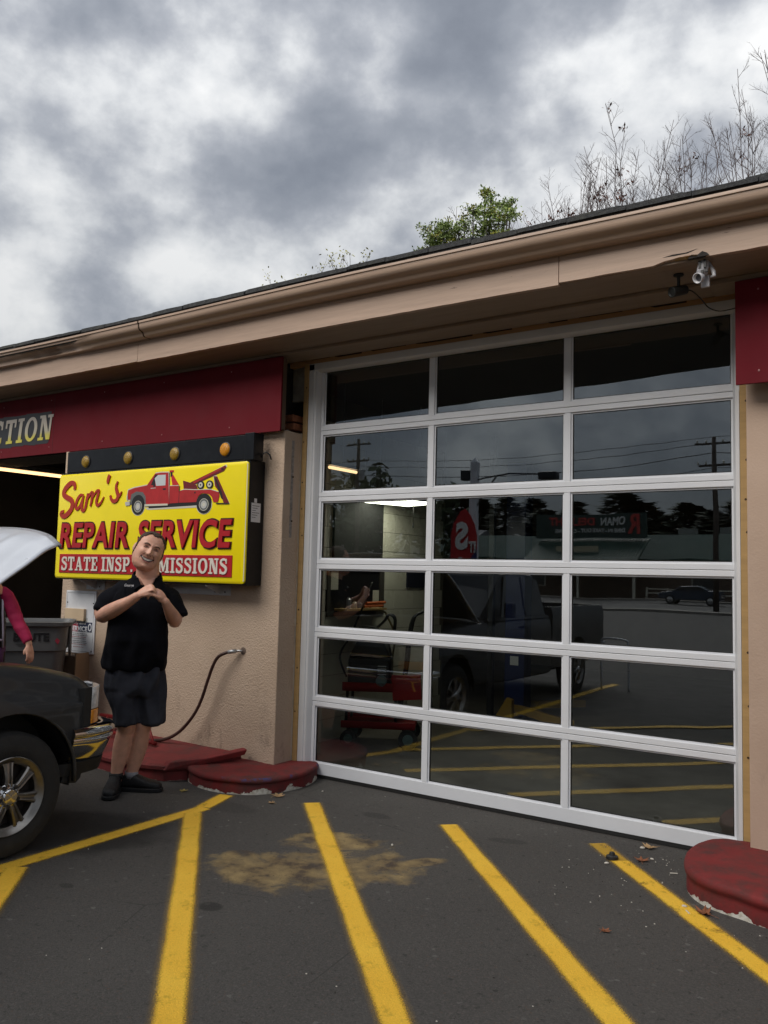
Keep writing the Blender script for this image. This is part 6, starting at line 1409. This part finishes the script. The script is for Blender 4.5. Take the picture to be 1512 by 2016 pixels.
def grow_tree(mb, p, d, L, r, depth, rr, tips, up=.18, spread=.42, seg=3, kids=(2, 3)):
    pts = [p]; rs = [r]; q = p
    for i in range(seg):
        d = (d + Vector((rr.gauss(0, .10), rr.gauss(0, .10), up * .4 + rr.gauss(0, .05)))).normalized(); q = q + d * L / seg; pts.append(q); rs.append(r * (1 - .45 * (i + 1) / seg))
    mb.tube(pts, rs, 5 if r > .03 else 4 if r > .012 else 3, cap=False)
    if depth == 0: tips.append((q, d)); return
    for k in range(rr.choice(kids)):
        a = rr.uniform(0, 2 * math.pi); s = spread * rr.uniform(.5, 1.25); o = d.orthogonal().normalized(); o = (Matrix.Rotation(a, 3, d) @ o)
        nd = (d * math.cos(s) + o * math.sin(s)); nd.z += up; nd.normalize()
        t = rr.uniform(.55, 1.0) if k else 1.0
        base = pts[-1] if t > .9 else pts[-2].lerp(pts[-1], rr.random())
        grow_tree(mb, base, nd, L * rr.uniform(.62, .84), r * .56 * rr.uniform(.8, 1.1), depth - 1, rr, tips, up, spread, seg, kids)
def bare_tree(x, y, H, lb, seed, wide=1.0, leafy=0, stems=14):
    rr = random.Random(seed); e = empty('bare_tree', (x, y, 0), label=lb, cat='tree', group='trees behind the garage roof')
    mb = MB(); mb.tube([(0, 0, 0), (.05, 0, 3), (0, .05, 6.2)], [.17, .14, .12], 9); mb2 = MB(); tips = []
    def twig(p, d, L, r, lev):
        pts = [p]; q = p; n = 4
        for i in range(n):
            d = (d + Vector((rr.gauss(0, .09), rr.gauss(0, .09), .045 + rr.gauss(0, .05)))).normalized(); q = q + d * L / n; pts.append(q)
        mb2.tube(pts, [r * (1 - .16 * k) for k in range(5)], 3 if r < .01 else 4, cap=False); tips.append(q)
        if lev:
            for k in range(rr.choice((2, 3, 3, 4)) if lev > 1 else rr.choice((1, 2, 3))):
                t = rr.uniform(.25, 1.0); b = pts[min(n - 1, int(t * n))].lerp(pts[min(n, int(t * n) + 1)], rr.random()); a = rr.uniform(0, 6.28)
                o = Vector((math.cos(a), math.sin(a), 0)); nd = (d * 1.0 + o * rr.uniform(.5, 1.05)).normalized(); twig(b, nd, L * rr.uniform(.4, .62), r * .55, lev - 1)
    for k in range(stems):
        tx, ty = rr.gauss(0, .85) * wide, rr.gauss(0, .6) * wide; top = Vector((tx, ty, H * rr.uniform(.94, 1.02) - abs(tx) * .25)); b = Vector((rr.gauss(0, .12), .03, rr.uniform(5.2, 6.2)))
        n = 7; pts = [b.lerp(top, i / n) + Vector((rr.gauss(0, .05), rr.gauss(0, .05), 0)) * (1 if i else 0) + Vector((-tx * .25, 0, 0)) * math.sin(math.pi * i / n) * .6 for i in range(n + 1)]
        mb2.tube(pts, [.022 - .0024 * i for i in range(n + 1)], 5, cap=False); tips.append(pts[-1])
        for m in range(17):
            t = rr.uniform(.45, .98); u = t * n; i = int(u); p_ = pts[i].lerp(pts[min(n, i + 1)], u - i); a = rr.uniform(0, 6.28)
            d = (Vector((0, 0, 1)) + Vector((math.cos(a), math.sin(a), 0)) * rr.uniform(.5, 1.15)).normalized(); twig(p_, d, rr.uniform(.55, 1.35) * (1.35 - t), .009 * (1.3 - t * .6), 2)
    for i, v_ in enumerate(mb2.v):
        if v_[2] > H: mb2.v[i] = (v_[0], v_[1], H + (v_[2] - H) * .35)
    mb.build('trunk', BARK, e, smooth=True); mb2.build('branches', TWIG, e, smooth=True, fix=False)
    if leafy:
        ml = MB()
        for q in rr.sample(tips, min(len(tips), leafy)): leafquads(ml, (q.x, q.y, min(q.z, H)), 10, .06, .05, rr)
        ml.build('leaves', LG[2], e, fix=False)
    return e
spec = [(2.3, 13.6, 14.2, 1.4, 4, 'bare tree highest at the corner of the sky above the gutter'), (.95, 14.6, 13.2, 1.0, 2, 'bare tree with two long stems next to the highest tree'), (-.6, 15, 12.7, .8, 0, 'bare tree rising above the white lamp housing'), (-2.0, 14.4, 12.6, .85, 16, 'bare tree with rusty leaf clusters beside the roof'), (-3.0, 14.2, 12.0, .9, 30, 'bare tree carrying the most dry leaves'), (-4.3, 15.5, 12.0, .9, 0, 'faint bare tree just beyond the green tree'), (-7.6, 15.5, 12.3, 1.3, 6, 'bare spreading tree tangled with the green tree')]
for k, (x, y, H, wd, lf, lb) in enumerate(spec): bare_tree(x, y, H, lb, 30 + k, wd, lf, 12)
def sprout(x, y, H, lb, seed, n):
    rr = random.Random(seed); e = empty('young_tree', (x, y, 0), label=lb, cat='tree', group='trees behind the garage roof'); mb = MB(); tips = []
    mb.tube([(0, 0, 0), (.1, 0, H * .5), (.05, 0, H * .8)], [.08, .05, .03], 6)
    for k in range(3): grow_tree(mb, Vector((.05, 0, H * (.74 + .03 * k))), Vector((rr.uniform(-.3, .3), rr.uniform(-.3, .3), 1)).normalized(), H * .085, .028, 3, rr, tips, .12, .4)
    mb.build('trunk', TWIG, e, fix=False); ml = MB()
    for q, d in tips: leafquads(ml, q, n, .09, .05, rr)
    ml.build('leaves', LG[1], e, fix=False)
sprout(-10.2, 14, 11.3, 'thin sapling with a few yellow leaves peeking over the low roof', 51, 3); sprout(-11.4, 14, 10.9, 'lower yellowing sapling tip next to the thin sapling', 52, 6)
sprout(-12.6, 14, 10.75, 'lowest sapling tip showing over the roof edge', 53, 3)
# the green tree: trunk, limbs and clumped foliage
GT = empty('green_tree', (-5.95, 14, 0), label='leafy green maple with some yellow leaves above the roof', cat='tree', group='trees behind the garage roof')
mb = MB(); tips = []; rr = random.Random(5)
mb.tube([(0, 0, 0), (.05, 0, 4), (0, 0, 8.2)], [.2, .15, .10], 9); mb.build('trunk', BARK, GT, smooth=True)
mb = MB(); clumps = [(-1.25, 10.75, .28), (-1.35, 11.1, .24), (-.95, 10.95, .30), (-.65, 10.8, .28), (-1.0, 11.35, .22), (-.55, 11.1, .22), (-1.75, 10.65, .14), (-.35, 11.2, .15), (-.15, 10.55, .26), (.2, 10.95, .28), (.05, 11.35, .20), (.45, 11.25, .24), (.4, 11.75, .20), (.2, 12.0, .15), (.8, 11.5, .20), (.75, 11.0, .26), (1.15, 10.95, .2), (1.1, 11.35, .13), (.45, 10.55, .3), (.9, 10.5, .26), (-1.55, 10.3, .14), (.0, 10.1, .4), (-.8, 10.0, .4), (.8, 10.1, .4), (1.3, 10.6, .15)]
ml = MB(); my = MB()
for (cx_, cz, r_) in clumps:
    b0 = Vector((0, 0, 7.6)); tgt = Vector((cx_, rr.uniform(-.4, .4), cz)); mid = b0.lerp(tgt, .5) + Vector((cx_ * .25, 0, -.3)); mb.tube(smooth_poly([tuple(b0), tuple(mid), tuple(tgt)], 4), [.06 - .0055 * i for i in range(9)], 5, cap=False)
    for _ in range(int(27 * (r_ / .3) ** 2)):
        c_ = tgt + Vector((rr.gauss(0, .5), rr.gauss(0, .6), rr.gauss(0, .45))) * r_
        mb.tube([tgt, c_], [.01, .004], 3, cap=False)
        leafquads(my if rr.random() < .24 else ml, c_, 24, .085, .046, rr, .5)
mb.build('limbs', BARK, GT, fix=False); ml.build('foliage', LG[0], GT, fix=False); my.build('foliage', LG[1], GT, fix=False)

# ------------------------------------------------------------------ across the street: what the door glass mirrors
RG = mat('roof_green', (.035, .085, .065), .5, var=.15, vscale=.6); RW = mat('restaurant_wall', (.14, .10, .075), .85, var=.2); SGN = mat('sign_dark_green', (.02, .05, .042), .5)
CN = empty('forecourt_canopy', (0, 0, 0), label='flat forecourt canopy on square posts standing over the lot, seen mirrored in the top panes', cat='canopy')
g = MB(); g.loft([[(x, -6.3, z), (x, -6.3, z + .8), (x, -9.0, z + .8), (x, -9.0, z)] for x, z in ((-6.66, 4.90), (1.42, 5.17), (9.5, 5.4))]); g.build('canopy_deck', mat('canopy_dark', (.05, .045, .045), .7), CN)
g = MB(); g.box(.30, 9.5, -6.295, -6.27, 5.14, 5.99); g.build('fascia_panel', mat('canopy_trim', (.06, .055, .05), .6), CN)
for x, y in ((-6.85, -8.8), (8.9, -8.8)): g = MB(); g.box(x - .14, x + .14, y - .14, y + .14, 0, 5.2); g.build('post', mat('canopy_post', (.06, .05, .05), .7) if 'canopy_post' not in bpy.data.materials else bpy.data.materials['canopy_post'], CN)
RS_ = empty('restaurant', (0, 0, 0), label='long green roofed restaurant with a sloped metal awning across the street', cat='restaurant')
g = MB(); g.box(-40, 8, -88, -73, 0, 3.8); g.build('wall', RW, RS_)
g = MB(); g.prism([(-72.0, 3.7), (-72.0, 3.9), (-74.5, 6.3), (-88, 6.3), (-88, 3.7)], -41, 9, axis='x'); g.build('roof', RG, RS_)
g = MB(); g.prism([(-67.0, 3.55), (-71.4, 5.75), (-71.4, 5.6), (-67.0, 3.4)], -27.9, -17.2, axis='x'); g.build('awning', RG, RS_)
for i in range(36):
    x = -27.8 + i * .3; g = MB(); g.prism([(-66.98, 3.56), (-71.38, 5.76), (-71.38, 5.81), (-66.98, 3.61)], x, x + .05, axis='x'); g.build('awning_rib', RG, RS_)
for x in (-27.5, -22.5, -17.6): g = MB(); g.box(x - .1, x + .1, -67.3, -67.1, 0, 3.5); g.build('post', PALE, RS_)
g = MB(); g.box(-28.3, -17.4, -71.3, -70.9, 5.85, 8.0); sb_ = g.build('roof_sign', SGN, RS_)
def mirror_text(s, x0, x1, z0, z1, y, m, par, bold=.03):     # faces the street (+y): reads normally from there
    cu = bpy.data.curves.new('t', 'FONT'); cu.body = s; cu.offset = bold; cu.extrude = .5
    t = bpy.data.objects.new('t', cu); col.objects.link(t); dg = bpy.context.evaluated_depsgraph_get(); me = bpy.data.meshes.new_from_object(t.evaluated_get(dg)); bpy.data.objects.remove(t); bpy.data.curves.remove(cu)
    xs = [v.co.x for v in me.vertices]; ys = [v.co.y for v in me.vertices]; a, b, c_, d = min(xs), max(xs), min(ys), max(ys)
    for v in me.vertices:
        q = v.co; v.co = (x1 - (q.x - a) / (b - a) * (x1 - x0), y + (q.z + .5) * .05, z0 + (q.y - c_) / (d - c_) * (z1 - z0))
    me.materials.clear(); me.materials.append(m); o = bpy.data.objects.new('sign_letters', me); col.objects.link(o); o.parent = par; return o
RL = mat('letter_red', (.60, .06, .05), .5); WL_ = mat('letter_white', (.8, .8, .76), .5)
mirror_text('R', -19.2, -18.0, 6.2, 7.9, -70.88, RL, sb_); mirror_text('OMAN', -21.7, -19.4, 6.95, 7.7, -70.88, WL_, sb_); mirror_text('DELIGHT', -26.9, -22.3, 6.95, 7.7, -70.88, RL, sb_)
mirror_text('DINE IN - TAKE OUT - CATERING', -26.2, -19.4, 6.3, 6.65, -70.88, WL_, sb_)
g = MB(); g.box(-25.2, -21.2, -68.62, -68.5, 4.45, 4.95); o = g.build('banner', mat('banner_cream', (.5, .45, .3), .6), RS_); o.rotation_euler = (0, 0, 0)
mirror_text('LUNCH SPECIAL' if False else 'OPEN', -23.6, -22.8, 4.58, 4.82, -68.49, BLKS, o) if False else None
for x in (-38, -34, -30, -14, -10, -6, -2, 2, 6):
    g = MB(); g.box(x, x + 2.0, -72.98, -72.9, 1.0, 2.8); f_ = g.build('window', PALE, RS_); g = MB(); g.box(x + .12, x + 1.88, -72.89, -72.86, 1.12, 2.68); g.build('pane', WIN, f_)
for x in (-16.5, -12.6):
    g = MB(); g.box(x, x + 1.6, -80, -78.5, 6.3, 7.2); g.build('roof_unit', mat('roof_unit_grey', (.3, .3, .28), .5) if 'roof_unit_grey' not in bpy.data.materials else bpy.data.materials['roof_unit_grey'], RS_)
FN = empty('rail_fence', (0, 0, 0), label='low white rail fence before the restaurant across the street', cat='fence')
for z in (.55, .95): g = MB(); g.box(-17, -3, -69.05, -69, z, z + .10); g.build('rail', PALE, FN)
for i in range(8): g = MB(); g.box(-17 + i * 2 - .07, -17 + i * 2 + .07, -69.1, -68.97, .13, 1.15); g.build('post', PALE, FN)
WBD = empty('white_motel', (0, 0, 0), label='white two storey building with small windows across the street', cat='building')
WW = mat('motel_white', (.62, .62, .60), .7)
g = MB(); g.box(-66, -46, -100, -90, 0, 6.3); g.build('wall', WW, WBD); g = MB(); g.prism([(-89.2, 6.2), (-95, 8.3), (-100.8, 6.2)], -66.6, -45.4, axis='x'); g.build('roof', mat('motel_roof', (.25, .25, .26), .8), WBD)
for i in range(8):
    for z in (1.0, 4.0):
        x = -64.8 + i * 2.35; g = MB(); g.box(x, x + .95, -89.98, -89.9, z, z + 1.35); f_ = g.build('window', PALE, WBD); g = MB(); g.box(x + .08, x + .87, -89.89, -89.87, z + .08, z + 1.27); g.build('pane', WIN, f_)
POLEM = mat('pole_wood', (.10, .08, .065), .9, var=.3, vscale=3); WIRE = mat('wire_black', (.01, .01, .01), .6)
def pole(x, y, h, lb, arms=2):
    e = empty('utility_pole', (x, y, 0), label=lb, cat='utility pole', group='utility poles across the street')
    g = MB(); g.tube([(0, 0, 0), (.05, 0, h * .5), (-.05, 0, h)], [.19, .16, .12], 12); g.build('pole', POLEM, e, smooth=True)
    for k in range(arms):
        z = h - .5 - k * 1.3; g = MB(); g.box(-1.1 + .2 * k, 1.1 - .2 * k, -.08, .04, z, z + .12); a = g.build('cross_arm', POLEM, e)
        for q in (-1, -.5, .5, 1): g = MB(); g.lathe([(.05, 0), (.07, .06), (.04, .1), (.06, .16), (0, .2)], (q * .95, -.02, z + .12), seg=8); g.build('insulator', PALE, a)
    g = MB(); g.lathe([(0, 0), (.22, 0), (.22, .8), (0, .85)], (.35, 0, h - 3.2), seg=12); g.build('transformer', STEEL, e)
    return e
PL = ((-74, -45.5, 10.8), (-32, -45.5, 12.0), (-6.3, -45.5, 10.3), (36, -45.5, 11))
for (x, y, h), lb in zip(PL, ('utility pole furthest along the street', 'tall utility pole with double cross arms before the dark tree', 'utility pole in front of the restaurant fence', 'utility pole beyond the driveway end of the street')): pole(x, y, h, lb)
wz = [(10.4, 'highest'), (9.9, 'second highest'), (9.2, 'middle'), (8.5, 'second lowest'), (8.1, 'lowest and thickest')]
for k, (z, nmz) in enumerate(wz):
    pts = []
    for i in range(len(PL) - 1):
        (xa, ya, _), (xb, yb, _) = PL[i], PL[i + 1]
        for j in range(12): t = j / 12; pts.append((xa + (xb - xa) * t, -45.5 + (k % 3 - 1) * .5, z - .55 * 4 * t * (1 - t) * (1 + .15 * k)))
    g = MB(); g.tube(pts, .018 + .012 * (k == 4) + .006 * (k == 2), 5); tag(g.build('overhead_wire', WIRE), label='%s overhead wire strung between the street poles' % nmz, cat='wire', group='overhead wires along the street')
LP = empty('lot_light_pole', (-9.95, -22, 0), label='white square lot light pole with two dark floodlights', cat='lamp post')
g = MB(); g.box(-.13, .13, -.13, .13, 0, 5.9); g.build('post', WHT2, LP); g = MB(); g.lathe([(.18, 0), (0, .2)], (0, 0, 5.9), seg=4); g.build('cap', WHT2, LP)
g = MB(); g.tube([(0, 0, 5.2), (1.4, 0, 5.4), (2.75, 0, 5.3)], .03, 6); g.tube([(0, 0, 4.1), (.9, 0, 5.3)], .025, 6); g.build('arm', BLKS, LP)
g = MB(); g.box(2.55, 3.25, -.18, .18, 5.12, 5.38); g.build('flood_head', BLKS, LP, bevel=.04); g = MB(); g.box(-.5, -.15, -.15, .15, 5.2, 5.6); g.build('flood_head', BLKS, LP, bevel=.03)
FL = empty('feather_flag', (-9.3, -20, 0), label='red and blue feather banner with tall white letters by the lot', cat='banner')
g = MB(); prof = [(-.50, 1.1), (.48, 1.1), (.50, 3.0), (.42, 3.45), (.25, 3.8), (.05, 4.0), (-.15, 3.9), (-.40, 3.5), (-.50, 3.1)]
g.prism([(a, b) for a, b in prof], -.006, .006); g.build('cloth', mat('flag_red', (.52, .015, .02), .7), FL)
g = MB(); g.prism([(.18, 1.1), (.48, 1.1), (.50, 2.6), (.22, 2.2)], .007, .009); g.build('blue_field', mat('flag_blue', (.015, .03, .16), .7), FL)
mirror_text('S', -.30, .18, 2.55, 3.55, .0075, WL_, FL, .05); mirror_text('A', -.38, .20, 1.25, 2.3, .0075, WL_, FL, .04); mirror_text('IT', .22, .46, 2.45, 2.85, .0095, WL_, FL, .03)
g = MB(); g.tube([(-.53, 0, 0), (-.53, 0, 3.2), (-.42, 0, 3.6), (-.1, 0, 4.05)], .02, 6); g.build('mast', BLKS, FL)
HP = empty('hoop_barrier', (.2, -6.8, 0), label='thin white steel hoop barrier on the lot mirrored in the glass', cat='barrier')
g = MB(); g.tube(smooth_poly([(-.19, 0, 0), (-.19, 0, .62), (-.15, 0, .73), (.15, 0, .73), (.19, 0, .62), (.19, 0, 0)], 4), .016, 8); g.build('hoop', WHT2, HP, smooth=True)
# small sedan on the street
CARB = mat('sedan_blue', (.03, .05, .085), .25, metal=.4, coat=.8)
SD = empty('sedan', (-10.6, -58.5, 0), label='blue sedan driving along the street across the lot', cat='car')
side = [(-2.25, .35), (-2.25, .70), (-2.0, .86), (-1.2, 1.0), (-.55, 1.42), (.55, 1.46), (1.3, 1.08), (2.1, 1.02), (2.25, .8), (2.2, .35)]
g = MB(); g.loft([[(x, y, z if z < .95 else z) for x, z in [(a * (1 - .02 * abs(y)), b) for a, b in side]] for y in (-.85, -.8, .8, .85)]); g.build('body', CARB, SD, bevel=.06)
g = MB(); g.prism([(-1.05, 1.02), (-.5, 1.36), (.5, 1.40), (1.05, 1.08)], .852, .858); g.build('side_window', WIN, SD)
for x in (-1.35, 1.4):
    for y in (-.80, .80):
        g = MB(); g.lathe([(.2, -.1), (.33, -.1), (.33, .1), (.2, .1)], (x, y, .33), (0, 1, 0), 24); w = g.build('wheel', TIRE, SD); g = MB(); g.lathe([(0, -.11), (.21, -.1), (.21, .1), (0, .11)], (x, y, .33), (0, 1, 0), 20); g.build('rim', CHROME, w)
g = MB(); g.box(-2.28, -2.1, .45, .8, .62, .76); g.build('headlight', HLIGHT, SD, bevel=.02)
SD.scale = (1, 1, 1)
# conifers and the dark roadside trees
CON = mat('conifer_needles', (.022, .040, .020), .9, var=.5, vscale=.8); BRD = mat('broadleaf_dark', (.03, .055, .018), .9, var=.5, vscale=.8)
def conifer_mesh(seed):
    rr = random.Random(seed); mb = MB(); H = 1.0
    for i in range(620):
        t = rr.random() ** .8; z = .12 + .88 * t; r = (1 - t) ** .75 * .24 * rr.uniform(.35, 1.1) + .01; a = rr.uniform(0, 6.28)
        p_ = Vector((r * math.cos(a), r * math.sin(a), z)); u = Vector((math.cos(a), math.sin(a), rr.uniform(-.4, .3))).normalized(); w_ = Vector((-math.sin(a), math.cos(a), rr.uniform(-.3, .3))); s = rr.uniform(.02, .055)
        mb.add([p_ - u * s, p_ + w_ * s * .5, p_ + u * s, p_ - w_ * s * .5 - Vector((0, 0, s * .4))], [(0, 1, 2, 3)])
    me = mb.mesh('crown'); me.materials.append(CON); return me
def broad_mesh(seed):
    rr = random.Random(seed); mb = MB()
    cl = [(rr.gauss(0, .16), rr.gauss(0, .16), rr.uniform(.38, .86), rr.uniform(.09, .16)) for _ in range(16)]
    for (x, y, z, r) in cl:
        for _ in range(55):
            d = Vector((rr.gauss(0, 1), rr.gauss(0, 1), rr.gauss(0, 1))).normalized() * r * rr.uniform(.7, 1.1); p_ = Vector((x, y, z)) + d; u = d.orthogonal().normalized(); w_ = d.cross(u).normalized(); s = rr.uniform(.015, .035)
            mb.add([p_ - u * s, p_ + w_ * s, p_ + u * s, p_ - w_ * s], [(0, 1, 2, 3)])
    me = mb.mesh('crown'); me.materials.append(BRD); return me
tm = MB(); tm.tube([(0, 0, 0), (0, 0, .9)], [.022, .005], 6); tmesh = tm.mesh('trunk'); tmesh.materials.append(BARK)
cms = [conifer_mesh(61 + i) for i in range(3)]; bms = [broad_mesh(71 + i) for i in range(3)]
def far_tree(x, y, H, k, wide, lb, broad=False, grp='evergreens behind the restaurant'):
    e = empty('pine_tree' if not broad else 'broadleaf_tree', (x, y, 0), k * 1.3, label=lb, cat='tree', group=grp); e.scale = (H * wide, H * wide, H)
    for nm_, me in (('crown', (bms if broad else cms)[k % 3]), ('trunk', tmesh)):
        o = bpy.data.objects.new(nm_, me); col.objects.link(o); o.parent = e
rr = random.Random(77)
def nth(n): return '%d%s' % (n, {1: 'st', 2: 'nd', 3: 'rd'}.get(n % 10 if n not in (11, 12, 13) else 0, 'th'))
for k in range(40):
    H = rr.uniform(11.0, 15.0); wdt = rr.uniform(1.9, 2.7)
    far_tree(-88 + k * 2.9 + rr.uniform(-.9, .9), -106 + rr.uniform(-7, 7), H, k, wdt, '%s %s evergreen of the row behind the restaurant, %s from the motel end' % ('tall' if H > 13 else 'shorter', 'broad' if wdt > 2.3 else 'slim', nth(k + 1)))
for k, (x, y, H) in enumerate(((-41, -62, 13.5), (-36.5, -64, 10.5), (-46, -66, 12))): far_tree(x, y, H, k, 1.1, ('largest dark roadside tree beside the tall utility pole', 'smaller roadside tree between the tall pole and the restaurant', 'dark tree just beyond the largest roadside tree')[k], True, 'roadside trees across the street')
for k, (x, H) in enumerate(((-34, 8.5), (-12, 9), (-3, 8), (8, 9.5))): far_tree(x, -94, H, k, 1.5, ('broadleaf tree behind the restaurant next to the white motel', 'broadleaf tree behind the restaurant next to the roof units', 'low broadleaf tree behind the restaurant past the roof units', 'broadleaf tree behind the end of the restaurant farthest from the motel')[k], True, 'broadleaf trees behind the restaurant')
